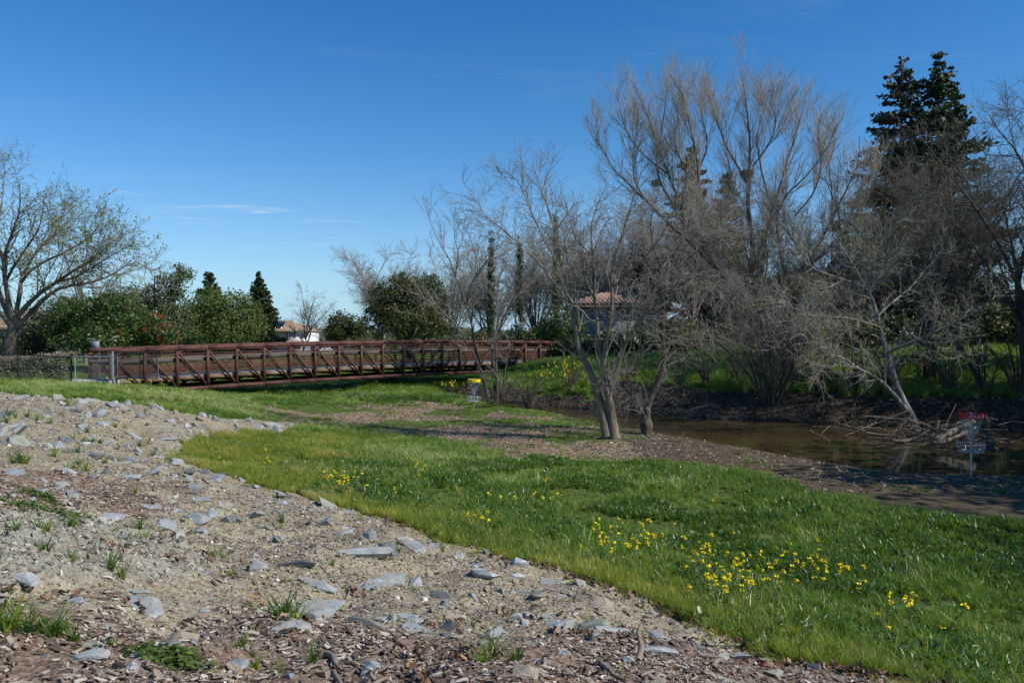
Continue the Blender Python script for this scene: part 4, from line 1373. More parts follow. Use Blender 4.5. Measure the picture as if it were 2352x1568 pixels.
def clump(seed, n, rad, hgt, wid, mat, lean=.35, curl=.6):
    """a clump of curved blades; unit height"""
    rj = np.random.default_rng(seed)
    V = []; F = []
    for i in range(n):
        a = rj.random() * 2 * PI; r = rad * math.sqrt(rj.random())
        bx, by = r * math.cos(a), r * math.sin(a)
        d = rj.random() * 2 * PI; le = abs(rj.normal(0, lean)); h = hgt * rj.uniform(.45, 1.15)
        cu = rj.uniform(.1, curl); w_ = wid * rj.uniform(.6, 1.3)
        dx, dy = math.cos(d), math.sin(d)
        sx_, sy_ = -dy, dx
        tw = rj.uniform(0, PI); sx_, sy_ = math.cos(tw), math.sin(tw)
        b0 = len(V); px_, pz = 0.0, 0.0; ang = le
        for k in range(4):
            ww = w_ * (1, .9, .6, 0.0)[k] / 2
            cx_, cy_ = bx + dx * px_, by + dy * px_
            if k < 3:
                V += [(cx_ - sx_ * ww, cy_ - sy_ * ww, pz), (cx_ + sx_ * ww, cy_ + sy_ * ww, pz)]
            else:
                V.append((cx_, cy_, pz))
            seg = h / 3
            px_ += math.sin(ang) * seg; pz += math.cos(ang) * seg
            ang += cu
        F += [(b0, b0 + 1, b0 + 3, b0 + 2), (b0 + 2, b0 + 3, b0 + 5, b0 + 4), (b0 + 4, b0 + 5, b0 + 6)]
    return mesh_from('clump', V, F, mat)


TOE = Gs(ROCK_EDGE[14:]) + [(4.6, 6.2), (7.5, 4.5)]
near_c = [clump(900 + j, 46, .16, 1.0, .034, MT['grass'], .45, .75) for j in range(5)]
dry_c = [clump(920 + j, 50, .13, 1.0, .022, MT['grass_dry'], .22, .35) for j in range(4)]
far_c = [clump(940 + j, 40, .22, 1.0, .05, MT['grass'], .4, .6) for j in range(4)]


def grass_layer(name, label, n, box4, dens, hfun, variants, tint, seed, spread=.12, widen=1.0):
    rj = np.random.default_rng(seed)
    x, y = sample(rj, n, *box4, dens)
    h = hfun(x, y) * rj.uniform(.7, 1.25, len(x))
    tv = np.clip(tint(x, y) + rj.normal(0, .19, len(x)), 0, 1)
    sc = np.c_[np.clip(h * 1.1, .12, None) * widen, np.clip(h * 1.1, .12, None) * widen, h]
    scatter(name, label, 'grass', np.c_[x, y, ground_z(x, y) - .01], np.c_[rj.normal(0, spread, len(x)), rj.normal(0, spread, len(x)), rj.random(len(x)) * 6.28], sc, variants, tv, seed)
    print(name, len(x))


def open_ground(x, y):
    z = zones(x, y)
    return np.clip(1 - z['rock'] * 1.6 - z['bare'] * 1.15 - z['mud'] * 1.2 - z['litter'] * 1.3, 0, 1), z


def d_meadow(x, y):
    g, z = open_ground(x, y)
    yb = y_meadow_end(x)
    return np.where(in_view(x, y) & (y < 30), g * np.clip((yb - y) / 1.2, 0, 1), 0)


_me = np.array(sorted(Gs([(300, 1000), (700, 965), (900, 985), (1050, 1015), (1180, 1045), (1290, 1056), (1480, 1065), (1620, 1075), (1720, 1088), (1830, 1115), (1960, 1145), (2080, 1170), (2200, 1185), (2352, 1200), (2600, 1215)])))
def y_meadow_end(x):
    return np.interp(x, _me[:, 0], _me[:, 1]) + .3


def toe_d(x, y):
    return dline(x, y, TOE)


def warm(x, y):
    """how far the grass has gone yellow: near the gravel and on the dry shoulder to the left"""
    return np.clip(np.exp(-toe_d(x, y) / .75) + np.clip((-x - 3.2) / 4, 0, .55) * (y < 27) * (y > 14), 0, 1)


def m_h(x, y):
    lump = .5 + fbm(x, y, 1.6, 4, 44) * 1.1
    return np.clip(.10 + .17 * lump + .05 * fbm(x, y, .4, 2, 47), .07, .36) * (1 - .25 * warm(x, y))
def m_tint(x, y):
    return .52 + fbm(x, y, 2.4, 4, 52) * .75 - .16 * np.clip((x - 3) / 5, 0, 1) + .12 * np.clip((y - 14) / 8, 0, 1)
grass_layer('meadow_grass', 'lush green grass of the meadow below the gravel slope', 46000, (-11, 18, 5.0, 30), lambda x, y: d_meadow(x, y) * (1 - .75 * warm(x, y)), m_h, near_c, m_tint, 201)
grass_layer('edge_grass', 'fine yellow green grass fringing the gravel slope', 66000, (-11, 8, 5.0, 27), lambda x, y: d_meadow(x, y) * np.clip(warm(x, y) * 1.3, 0, 1), lambda x, y: np.clip(.10 + .13 * (.5 + fbm(x, y, 1.0, 3, 46)), .06, .26), dry_c, lambda x, y: .45 + fbm(x, y, 1.2, 3, 53) * .9, 202, .08)
STALK = [clump(970 + j, 5, .16, 1.0, .045, MT['grass'], .55, .55) for j in range(4)]
grass_layer('tall_blades', 'taller pale blades and seed stalks standing over the meadow grass', 42000, (-9, 17, 5.0, 24), lambda x, y: d_meadow(x, y) * np.clip(.7 + fbm(x, y, .8, 3, 57) * 1.5, 0, 1) * (1 - .5 * warm(x, y)), lambda x, y: m_h(x, y) * 1.25 + .04, STALK, lambda x, y: .72 + fbm(x, y, 1.4, 3, 59) * .5 - .14 * np.clip((x - 4) / 5, 0, 1), 211, .2, .75)
MT['straw'] = grass_mat('dead_straw', [(0, (.30, .24, .12)), (1, (.55, .47, .28))], .2, .6)
STRAW = [clump(990 + j, 7, .14, 1.0, .03, MT['straw'], .8, .5) for j in range(3)]
grass_layer('dead_straw', 'dead straw and dry seed stalks scattered through the meadow', 15000, (-11, 17, 5.0, 26), lambda x, y: d_meadow(x, y) * np.clip(.35 + fbm(x, y, 1.1, 3, 133) * 1.8 + .5 * warm(x, y), 0, 1), lambda x, y: m_h(x, y) * .95 + .03, STRAW, lambda x, y: .5 + 0 * x, 213, .3)
CLOVER = [clump(960 + j, 26, .22, 1.0, .16, MT['grass'], .8, .9) for j in range(3)]
grass_layer('broadleaf_weeds', 'dark low broad leaved weeds between the meadow grass', 60000, (-6, 14, 6.0, 22), lambda x, y: d_meadow(x, y) * (1 - warm(x, y)) * np.clip(fbm(x, y, 1.2, 4, 58) * 3.2 + .25 + (x > 3) * .25, 0, 1), lambda x, y: .17 + .10 * fbm(x, y, .5, 2, 132), CLOVER, lambda x, y: .12 + 0 * x, 203, .1)

def d_strag(x, y):
    s = sdist(x, y, ROCK)
    return np.where(in_view(x, y) & (y < 27), np.clip(np.exp(-((s + .12) / .22) ** 2) * (.5 + fbm(x, y, .5, 3, 131) * 2.4), 0, 1) * .8, 0)
grass_layer('straggling_grass', 'short straggling yellow grass running out onto the gravel', 30000, (-11, 7, 5.0, 27), d_strag, lambda x, y: .09 + 0 * x, dry_c, lambda x, y: .55 + 0 * x, 212, .2)
def d_lawn(x, y):
    g, z = open_ground(x, y)
    s = sdist(x, y, WPOLY)
    far = dline(x, y, FAR_BANK) < dline(x, y, NEAR_BANK)
    keep = np.clip(.75 + fbm(x, y, 1.3, 3, 66) * 1.6, 0, 1)
    past = (y > y_meadow_end(x) - .6)
    return np.where(in_view(x, y) & past & ~far & (s > .15) & (y < 75), np.clip(g * keep, 0, 1) * np.clip(1.3 - y / 75, .2, 1), 0)
def lawn_h(x, y):
    left = np.clip((-x - 8) / 4, 0, 1); back = np.clip((y - 36) / 6, 0, 1) * (x < 0)
    return np.clip(.10 + .15 * left + .24 * back * (x > -9) + .06 * back + fbm(x, y, 1.0, 3, 67) * .10, .05, .5)
grass_layer('lawn_grass', 'short uneven grass on the flat and shoulder before the footbridge', 170000, (-40, 16, 18, 75), d_lawn, lawn_h, near_c, lambda x, y: .58 + fbm(x, y, 2.0, 3, 68) * .7 + .15 * (x < -9) * (y < 35), 204, .12, 1.5)

# grass that creeps in tufts over bare ground
def d_tuft(x, y):
    z = zones(x, y)
    return np.where(in_view(x, y), np.clip(fbm(x, y, 1.1, 3, 69) * 5 - 1.0, 0, 1) * np.clip(z['bare'] + z['mud'] * .8, 0, 1) * (sdist(x, y, WPOLY) > .1), 0)
grass_layer('creeping_grass', 'sparse tufts of grass creeping over the bare and muddy ground', 26000, (-11, 18, 15, 40), d_tuft, lambda x, y: .08 + 0 * x, near_c, lambda x, y: .40 + 0 * x, 205, .15, 1.6)

def d_far(x, y):
    g, z = open_ground(x, y)
    s = sdist(x, y, WPOLY)
    far = dline(x, y, FAR_BANK) < dline(x, y, NEAR_BANK)
    return np.where(in_view(x, y) & far & (s > .6) & (y < 70) & (y > 26), g * np.clip(1.5 - y / 60, .25, 1), 0)
grass_layer('bank_grass', 'tall bright green grass on top of the far creek bank', 52000, (-8, 40, 26, 70), d_far, lambda x, y: np.clip(.38 + fbm(x, y, 2.0, 3, 70) * .35, .18, .65), far_c, lambda x, y: .55 + fbm(x, y, 3, 3, 71) * .6, 206, .1, .9)
def d_left(x, y):
    return np.where((y > 40) & (x < -4) & (np.abs(x) < y * .72), .6, 0)
grass_layer('field_grass', 'green field grass beyond the footbridge', 9000, (-60, -4, 45, 120), d_left, lambda x, y: .25 + 0 * x, far_c, lambda x, y: .55 + fbm(x, y, 5, 3, 73) * .6, 207, .1, 3.0)

# grass tufts standing singly in the gravel
tuft_m = []
for j in range(4):
    c1 = clump(980 + j, 30, .10, 1.0, .035, MT['grass_dry'] if j % 2 else MT['grass'], .4, .5)
    tuft_m.append(c1)
for mname in ('grass', 'grass_dry'):
    pass
TUFTS = [(u * .57422, v * .57422, s_) for u, v, s_ in
         [(1130, 2490, .30), (1180, 2470, .26), (1095, 2480, .24), (1440, 2090, .22), (1130, 2075, .24), (1120, 2085, .2), (1590, 2235, .18), (1770, 2215, .22), (1755, 2200, .2), (1330, 2275, .18), (1975, 2660, .26), (1930, 2690, .26), (2060, 2700, .2), (60, 2590, .26), (110, 2600, .24), (160, 2590, .24), (210, 2600, .24), (250, 2590, .2), (300, 2600, .18), (20, 2610, .28), (180, 2330, .2), (290, 2335, .18), (440, 2335, .22), (485, 2340, .22), (150, 2160, .2), (190, 2165, .2), (280, 2110, .22), (300, 2100, .2),
          (540, 2170, .2), (580, 2165, .22), (510, 2180, .18), (620, 2160, .16), (850, 2190, .18), (890, 2205, .2), (560, 2110, .22), (920, 2290, .16), (820, 2195, .14), (980, 2560, .14), (960, 2580, .14), (1020, 2620, .16), (1250, 2630, .2), (2430, 2500, .16), (2490, 2505, .2), (2400, 2360, .18), (2350, 2495, .14), (730, 2620, .12), (60, 2180, .2), (270, 1625, .3), (260, 1618, .28), (300, 1622, .26), (30, 1680, .4), (60, 1665, .4), (110, 1670, .4), (150, 1690, .35), (20, 1700, .4), (200, 1700, .35), (310, 1710, .3), (290, 1762, .34), (330, 1765, .34), (370, 1768, .34), (400, 1770, .3),
          (220, 1835, .28), (310, 1835, .3), (300, 1880, .3), (270, 1885, .28), (340, 1880, .28), (80, 1855, .36), (100, 1850, .36), (50, 1870, .3), (590, 1775, .3), (560, 1780, .28), (580, 1650, .3), (460, 1705, .26), (500, 1710, .26), (350, 1730, .3), (420, 1870, .22), (620, 1830, .3), (605, 1815, .28), (790, 1690, .24), (850, 1690, .24), (870, 1685, .2), (540, 2000, .2), (470, 1855, .24), (1120, 2640, .14), (1010, 2590, .12), (1660, 2330, .12), (1890, 2480, .12), (1340, 2440, .2)]]
rj = np.random.default_rng(77)
for k, (u, v, s_) in enumerate(TUFTS):
    q = G(u, v)
    j = k % 4
    me = tuft_m[j]
    o = obj('grass_tuft', me, loc=(q.x, q.y, gz1(q.x, q.y) - .01), rot=(0, 0, rj.random() * 6.28), scale=(s_ * 1.1, s_ * 1.1, s_ * rj.uniform(.8, 1.1)))
    TODO.append((o, q.x, q.y, f"{'yellowish' if j % 2 else 'green'} grass tuft", 'grass tuft', 'grass tufts in the gravel'))
for o, x_, y_, what, cat, grp in TODO:
    setp(o, place_label(x_, y_, what), cat, grp)
# low green weed mats at the left edge
for u, v, s_, lab in ((235, 2075, .55, 'flat dark green weed mat above the silt mounds'), (120, 2045, .45, 'narrow green weed mat at the left edge of the chips'), (300, 2062, .3, 'little weed mat right of the bigger dark mat'), (165, 2010, .28, 'thin weed mat high on the chips'), (640, 2640, .28, 'small green leafy plant in front of the flat grey slab'), (700, 2625, .18, 'tiny green sprig right of the small leafy plant')):
    q = G(u * .57422, v * .57422)
    rj2 = np.random.default_rng(int(u))
    C = np.c_[rj2.normal(0, s_ * .42, 260), rj2.normal(0, s_ * .2, 260), np.abs(rj2.normal(.03, .02, 260))]
    C[:, 2] += ground_z(C[:, 0] + q.x, C[:, 1] + q.y) - gz1(q.x, q.y)
    V, F = cards(rj2, C, .05, np.array((0, 0, 1.2)))
    setp(obj('weed_mat', mesh_from('weed_mat', V, F, MT['leaf_mid'], attrs={'tint': ('FACE', rj2.random(len(F)))}), loc=(q.x, q.y, gz1(q.x, q.y))), lab, 'weed')

# sticks lying about
STK = [((1300, 2595), (1375, 2650), .022, 'dark stick pointing down the slope beside the rounded stone'), ((1330, 2655), (1385, 2731), .018, 'grey stick near the bottom edge, left of centre'), ((1655, 2690), (1690, 2731), .014, 'short thin stick at the bottom edge'), ((1330, 2410), (1425, 2340), .016, 'pale split stick leaning by the ledge slabs'), ((1365, 2400), (1425, 2375), .012, 'pale splinter beside the split stick'), ((1805, 2470), (1825, 2490), .030, 'stub of dark wood lying on the cloven stone'), ((2395, 2680), (2490, 2731), .020, 'long dark stick at the bottom, right of centre'),
       ((2475, 2520), (2530, 2545), .016, 'black stick across the white topped slab'), ((2150, 2590), (2260, 2575), .014, 'thin pale twig left of the long white slab'), ((2555, 2680), (2560, 2635), .024, 'upright splinter of wood by the white veined stone'), ((2790, 2630), (2900, 2650), .018, 'curved dark stick below the bright white stone'), ((2850, 2680), (2890, 2662), .026, 'broken reddish stick at the lower right'), ((2560, 2725), (2650, 2712), .012, 'thin pale twig at the bottom edge'), ((2070, 2680), (2160, 2665), .011, 'thin twig among chips, lower middle'), ((1210, 2660), (1290, 2640), .012, 'pale twig left of the rounded blue stone'), ((1490, 2731), (1560, 2700), .016, 'barkless pale stick at the bottom edge'), ((2700, 2560), (2760, 2545), .016, 'chip of pale wood near the blue slab'), ((300, 2640), (370, 2610), .012, 'thin twig above the marbled stone'), ((560, 2685), (600, 2710), .014, 'short dark twig right of the pointed stone'), ((760, 2445), (800, 2460), .014, 'dark twig right of the crumbly clod'), ((2980, 2450), (3010, 2400), .012, 'bare reddish stem poking from the grass edge')]
for k, (a, b, r, lab) in enumerate(STK):
    qa, qb = G(a[0] * .57422, a[1] * .57422), G(b[0] * .57422, b[1] * .57422)
    rj2 = np.random.default_rng(1500 + k)
    up = .45 * abs((qb - qa).length) if 'upright' in lab or 'poking' in lab else 0
    pts = []
    for i in range(5):
        f = i / 4
        x = qa.x + (qb.x - qa.x) * f; y = qa.y + (qb.y - qa.y) * f
        pts.append((x + rj2.normal(0, .008), y + rj2.normal(0, .008), gz1(x, y) + r * .9 + up * f + .012 * math.sin(f * 3)))
    V, F = tubes(spline(pts, 9)[None], np.linspace(r, r * .55, 9)[None], 6)
    c0 = V.mean(0)
    setp(obj('stick', mesh_from('stick', V - c0, F, MT['stick'], True), loc=c0), lab, 'stick', 'sticks on the gravel slope')

# ------------------------------------------------------------------ wild mustard
def mustard(seed, hgt, nh, far=False):
    rj = np.random.default_rng(seed)
    st = []; heads = []
    lean = rj.normal(0, .12, 2)
    main = spline([(0, 0, 0), (lean[0] * .3, lean[1] * .3, hgt * .5), (lean[0], lean[1], hgt)], 6)
    st.append(tubes(main[None], np.linspace(.007, .003, 6)[None], 4))
    tips = [main[-1]]
    for i in range(nh - 1):
        f = rj.uniform(.45, .85); a = rj.random() * 6.28; L = hgt * rj.uniform(.2, .45)
        p0 = main[int(f * 5)]
        p1 = p0 + np.array((math.cos(a) * L * .5, math.sin(a) * L * .5, L))
        st.append(tubes(spline([p0, (p0 + p1) / 2 + np.array((math.cos(a), math.sin(a), 0)) * L * .12, p1], 4)[None], np.linspace(.004, .002, 4)[None], 3))
        tips.append(p1)
    C = np.concatenate([main[1:4] + rj.normal(0, .03, (3, 3)) for _ in range(2)])
    lv_, lf = cards(rj, C, .06)
    hv = []
    for tp in tips:
        c = tp + unit(rj.normal(size=(13, 3))) * np.array((.029, .029, .02)) * rj.uniform(.5, 1.1, (13, 1))
        hv.append(cards(rj, c, .029, np.array((0, 0, .9)), .9))
    return join(*st, (lv_, lf)), join(*hv)


mprot = []
for k in range(8):
    sv, hv = mustard(2100 + k, .38 + .02 * (k % 4), 1 + k % 3)
    mprot.append((mesh_from('mustard_stem', *sv, MT['stem_green']), mesh_from('flower_head', *hv, MT['petal'])))
MUS = []
def mus_label(u, v):
    if u < 640: return 'sparse mustard in the yellowing grass beside the gravel spit'
    if u < 760: return 'sparse mustard left of the leftmost tight yellow clump'
    if u < 845: return 'mustard in the leftmost tight yellow clump of the meadow'
    if u < 930: return 'scattered mustard between the leftmost clump and the small one'
    if u < 985: return 'mustard in the small clump right of the leftmost tight one'
    if u < 1180: return 'scattered mustard halfway across the near meadow'
    if u < 1310: return 'mustard in the loose clump below the bare ground'
    if u < 1530: return 'mustard in the broad thin drift beyond the white pyramid shaped stone'
    if u < 1570 or v < 1225: return 'stray mustard between the thin drift and the largest drift'
    if v < 1285 and u < 1650: return 'mustard in the compact clump at the upper left of the largest drift'
    if u < 1745: return 'mustard in the largest dense drift at the lower right'
    if u < 1900: return 'mustard at the right wing of the largest drift'
    if u < 1990: return 'mustard in the little group right of the largest drift'
    return 'lone mustard stems in the shaded grass at the lower right'


def mcl(u, v, su, sv_, n, hz=.36):
    MUS.append((u, v, su, sv_, n, hz))
mcl(800, 1092, 22, 16, 16); mcl(790, 1110, 25, 15, 5); mcl(962, 1080, 14, 5, 5); mcl(870, 1110, 30, 15, 4); mcl(1250, 1140, 22, 18, 11); mcl(1100, 1150, 60, 22, 10); mcl(1440, 1215, 45, 22, 24); mcl(1480, 1225, 20, 14, 9); mcl(1370, 1220, 30, 20, 8)
mcl(1603, 1255, 14, 14, 12); mcl(1695, 1305, 26, 24, 24); mcl(1640, 1330, 20, 14, 8); mcl(1600, 1315, 15, 14, 5); mcl(1790, 1300, 35, 20, 13); mcl(1850, 1290, 25, 22, 12); mcl(1935, 1303, 14, 8, 5); mcl(1880, 1265, 12, 12, 3); mcl(2095, 1380, 9, 8, 5); mcl(2050, 1415, 20, 10, 3); mcl(1960, 1330, 60, 40, 6); mcl(2180, 1420, 60, 40, 4); mcl(1620, 1200, 40, 30, 4); mcl(1000, 1180, 60, 20, 5); mcl(560, 1040, 60, 30, 7, .28); mcl(700, 1070, 40, 20, 4, .3)
rj = np.random.default_rng(4321)
nm = 0
for u, v, su, sv_, n, hz in MUS:
    for i in range(max(2, int(n * .8))):
        uu, vv = u + rj.normal(0, su), v + rj.normal(0, sv_)
        a, b = ray(uu, vv)
        g = height(a * _T, _T) + hz
        i0 = np.nonzero(EYE + b * _T < g)[0][0]
        Y = _T[i0]; X = a * Y
        if sdist(np.array([X]), np.array([Y]), ROCK)[0] < .1: continue
        sm, hm = mprot[int(rj.integers(8))]
        z = gz1(X, Y)
        o = obj('mustard_plant', sm, loc=(X, Y, z), rot=(0, 0, rj.random() * 6.28), scale=(.9, .9, rj.uniform(.75, 1.05)))
        obj('flower_head', hm, o)
        setp(o, mus_label(uu, vv), 'wildflower', 'mustard flowers in the near meadow')
        nm += 1
def mfar(u0, u1, v0, v1, Y0, Y1, n, label, group):
    for i in range(n):
        Y = rj.uniform(Y0, Y1); p_ = W(rj.uniform(u0, u1), 800, Y)
        sm, hm = mprot[int(rj.integers(8))]
        o = obj('mustard_plant', sm, loc=(p_.x, Y, gz1(p_.x, Y)), rot=(0, 0, rj.random() * 6.28), scale=(1.3, 1.3, rj.uniform(1.5, 2.2)) if Y > 36 else (.9, .9, 1.0))
        obj('flower_head', hm, o)
        setp(o, label, 'wildflower', group)
mfar(1245, 1345, 0, 0, 39.5, 44, 44, 'tall wild mustard with yellow flowers on the far bank beside the bridge end', 'mustard flowers by the far bridge end')
mfar(880, 1240, 0, 0, 56, 66, 26, 'wild mustard with yellow flowers seen beneath and through the bridge', 'mustard flowers behind the bridge')
mfar(215, 380, 0, 0, 33.5, 35, 11, 'wild mustard with yellow flowers before the gate and bridge end', 'mustard flowers by the gate')
mfar(1010, 1060, 0, 0, 42, 47, 6, 'wild mustard with yellow flowers near the undercut bank', 'mustard flowers near the undercut bank')
print('mustard', nm)

# ------------------------------------------------------------------ trees: bare ones
def zpts(frame, pts, Y, dY=0.0, dyl=None):
    """points measured in an enlarged crop (x0, y0, scale) -> places at distance Y (+ dY towards the tip)"""
    x0, y0, k = frame
    n = len(pts)
    out = []
    for i, (a, b) in enumerate(pts):
        yy = Y + dY * (i / max(n - 1, 1)) ** 1.3
        out.append(W((x0 + a * k) * .57422, (y0 + b * k) * .57422, yy))
    return np.array([tuple(p) for p in out])


def bare_tree(name, label, cat, base, stems, levels, mats, seed, group=None, buds=None, sides=(10, 6, 4, 3), wob=.05, rs=1.0):
    """stems: (points, r0, r1); levels: keyword dicts for spawn; each stem is a part, the finer levels are joined"""
    rg = np.random.default_rng(seed)
    t = thing(name, label, cat, base, group)
    K = 14
    P = []; R = []
    for si, (pts, r0, r1) in enumerate(stems):
        c = spline(pts, K)
        L = np.linalg.norm(np.diff(c, axis=0), axis=1).sum()
        w_ = np.cumsum(rg.normal(0, wob * L / K, (K, 3)), axis=0) * np.linspace(0, 1, K)[:, None]
        c = c + w_ - w_[-1] * np.linspace(0, 1, K)[:, None] ** 2
        r0 = r0 * rs; r1 = max(r1 * rs, .008)
        r = r1 + (r0 - r1) * (1 - np.linspace(0, 1, K)) ** 1.1
        r = r * (1 + rg.normal(0, .05, K))
        if si == 0 or r0 > .1: r[0] *= 1.18
        P.append(c); R.append(r)
        part('trunk' if si == 0 else 'limb', tubes(c[None], r[None], sides[0]), mats[0], t, True)
    P = np.array(P); R = np.array(R)
    fine = []
    prevP, prevR = P, R
    for li, lv_ in enumerate(levels):
        kw = dict(lv_); src = kw.pop('src', None)
        a, b = spawn(rg, prevP, prevR, **kw)
        if src is not None:
            kw2 = dict(kw); kw2['dens'] = src
            a2, b2 = spawn(rg, P, R, **kw2); a = np.concatenate([a, a2]); b = np.concatenate([b, b2])
        if li == 0:
            part('branches', tubes(a, b, sides[1]), mats[0] if len(mats) < 3 else mats[2], t, True)
        else:
            fine.append(tubes(a, b, sides[min(li + 1, 3)]))
        prevP, prevR = a, b
    tw = part('twigs', join(*fine), mats[1], t)
    if buds:
        nb, size, mat_ = buds
        q = prevP[rg.integers(0, len(prevP), nb), rg.integers(1, prevP.shape[1], nb)] + rg.normal(0, .02, (nb, 3))
        V, F = cards(rg, q, size)
        part('buds', (V, F), mat_, t, attrs={'tint': ('FACE', rg.random(len(F)))})
    return t


Z3 = (1700, 600, .7337); Z4 = (2500, 100, 1.0204); ZR = (3100, 950, .6377); ZL = (0, 550, .5739)
# the many stemmed tree on the near bank
Ym = 25.9
b0 = G(1408, 1003)
bare_tree('bank_tree', 'bare grey forked tree with two trunks standing on the near bank in the middle', 'tree', (b0.x, b0.y, gz1(b0.x, b0.y)), [
    (zpts(Z3, [(1035, 1575), (1022, 1480), (1005, 1380), (985, 1250), (965, 1160)], Ym), .34, .20),
    (zpts(Z3, [(1000, 1345), (1030, 1260), (1050, 1190), (1075, 1110), (1110, 1020), (1165, 940), (1240, 865), (1300, 790), (1370, 700)], Ym, -1.2), .165, .03),
    (zpts(Z3, [(970, 1180), (945, 1060), (940, 950), (930, 840), (918, 700), (922, 560), (915, 430), (935, 330), (985, 200)], Ym, 1.0), .155, .02),
    (zpts(Z3, [(972, 1170), (982, 1080), (1003, 970), (1020, 820), (1012, 700), (1050, 560), (1090, 420), (1130, 280), (1180, 120)], Ym, -.8), .15, .02),
    (zpts(Z3, [(990, 1560), (968, 1440), (930, 1290), (885, 1180), (835, 1080), (812, 950), (785, 850), (757, 760), (735, 640), (712, 490), (670, 370), (625, 230), (590, 80)], Ym, 1.8), .27, .02),
    (zpts(Z3, [(780, 835), (730, 760), (650, 655), (565, 550), (480, 480), (410, 420), (330, 345), (262, 265)], Ym, 2.4), .085, .012),
    (zpts(Z3, [(1020, 760), (1085, 690), (1150, 630), (1220, 560), (1300, 450), (1340, 350)], Ym, -1.5), .08, .012),
    (zpts(Z3, [(945, 930), (900, 930), (860, 880), (800, 830), (740, 700), (690, 640), (600, 580)], Ym, -1.6), .07, .012),
    (zpts(Z3, [(940, 880), (900, 760), (840, 680), (780, 620), (770, 520), (740, 380)], Ym, -1.4), .06, .012),
    (zpts(Z3, [(740, 650), (690, 560), (620, 430), (560, 300), (500, 170), (420, 100)], Ym, .6), .05, .010),
    (zpts(Z3, [(1015, 780), (980, 640), (930, 590), (860, 520), (820, 470), (760, 250)], Ym, 1.4), .06, .010),
    (zpts(Z3, [(1180, 930), (1230, 960), (1290, 990), (1350, 1010), (1420, 1040)], Ym, -1.0), .045, .010)],
    [dict(dens=3.6, length=1.9, K=6, t0=.30, ang=(.75, .2), curl=.16, up=.10, ratio=.55, rmin=.010, rmax=.026),
     dict(dens=5.2, length=.95, K=5, t0=.12, ang=(.75, .25), curl=.18, up=.05, ratio=.6, rmin=.0065, rmax=.012, src=3.4),
     dict(dens=6.0, length=.42, K=4, t0=.1, ang=(.7, .25), curl=.16, up=.06, ratio=.7, rmin=.0048, rmax=.0075)],
    (MT['bark_grey'], MT['twig_grey'], MT['twig_grey']), 31, rs=.52)

# the dark crooked tree at the water's edge
b0 = G(1487, 989); Yd = 27.6
dk = bare_tree('crooked_tree', 'dark crooked tree with a swollen burl foot at the edge of the water', 'tree', (b0.x, b0.y, gz1(b0.x, b0.y)), [
    (zpts(Z3, [(1208, 1550), (1206, 1490), (1212, 1400), (1240, 1320), (1275, 1250), (1298, 1160), (1306, 1060), (1298, 950), (1296, 840), (1290, 720), (1282, 600)], Yd), .21, .07),
    (zpts(Z3, [(1296, 880), (1340, 800), (1400, 730), (1470, 690), (1540, 690), (1610, 760)], Yd, -1.6), .075, .012),
    (zpts(Z3, [(1292, 740), (1340, 600), (1420, 480), (1500, 380), (1600, 300), (1680, 240)], Yd, 1.6), .09, .012),
    (zpts(Z3, [(1285, 640), (1250, 540), (1230, 420), (1240, 330), (1280, 220)], Yd, -.9), .06, .012),
    (zpts(Z3, [(1292, 780), (1380, 650), (1470, 560), (1560, 500), (1660, 480), (1740, 520)], Yd, -.6), .085, .012),
    (zpts(Z3, [(1290, 700), (1400, 560), (1490, 450), (1600, 400)], Yd, .3), .07, .012),
    (zpts(Z3, [(1298, 900), (1250, 820), (1200, 790), (1150, 800), (1110, 850)], Yd, -1.2), .05, .01),
    (zpts(Z3, [(1300, 960), (1370, 900), (1450, 870), (1520, 900), (1570, 960)], Yd, -.8), .045, .01),
    (zpts(Z3, [(1215, 1400), (1190, 1360), (1150, 1340), (1080, 1380)], Yd, -.7), .028, .008)],
    [dict(dens=4.4, length=2.2, K=6, t0=.33, ang=(.8, .25), curl=.2, up=-.02, ratio=.5, rmin=.010, rmax=.022),
     dict(dens=5.0, length=1.0, K=5, t0=.1, ang=(.75, .25), curl=.2, up=-.10, ratio=.6, rmin=.007, rmax=.013, src=3.0),
     dict(dens=5.6, length=.5, K=4, t0=.1, ang=(.7, .25), curl=.18, up=-.06, ratio=.7, rmin=.0052, rmax=.008)],
    (MT['bark_dark'], MT['twig_grey'], MT['twig_grey']), 32, rs=.66)
rj = np.random.default_rng(9)
bp_ = zpts(Z3, [(1208, 1505)], 27.55)[0]
KN_D = unit(rj.normal(size=(16, 3))); KN_A = rj.uniform(.15, .5, 16)
bm = bmesh.new(); bmesh.ops.create_icosphere(bm, subdivisions=4, radius=1.0)
for v_ in bm.verts:
    c = np.array(v_.co)
    n_ = float((KN_A * np.exp(-((KN_D - c) ** 2).sum(1) / .10)).sum())
    v_.co = v_.co * (.8 + n_)
    v_.co.x *= .27; v_.co.y *= .25; v_.co.z *= .40
me = bpy.data.meshes.new('burl'); bm.to_mesh(me); bm.free(); me.materials.append(MT['bark_dark'])
me.polygons.foreach_set('use_smooth', np.ones(len(me.polygons), bool))
obj('burl', me, dk, loc=tuple(bp_ - np.array(dk.location)))

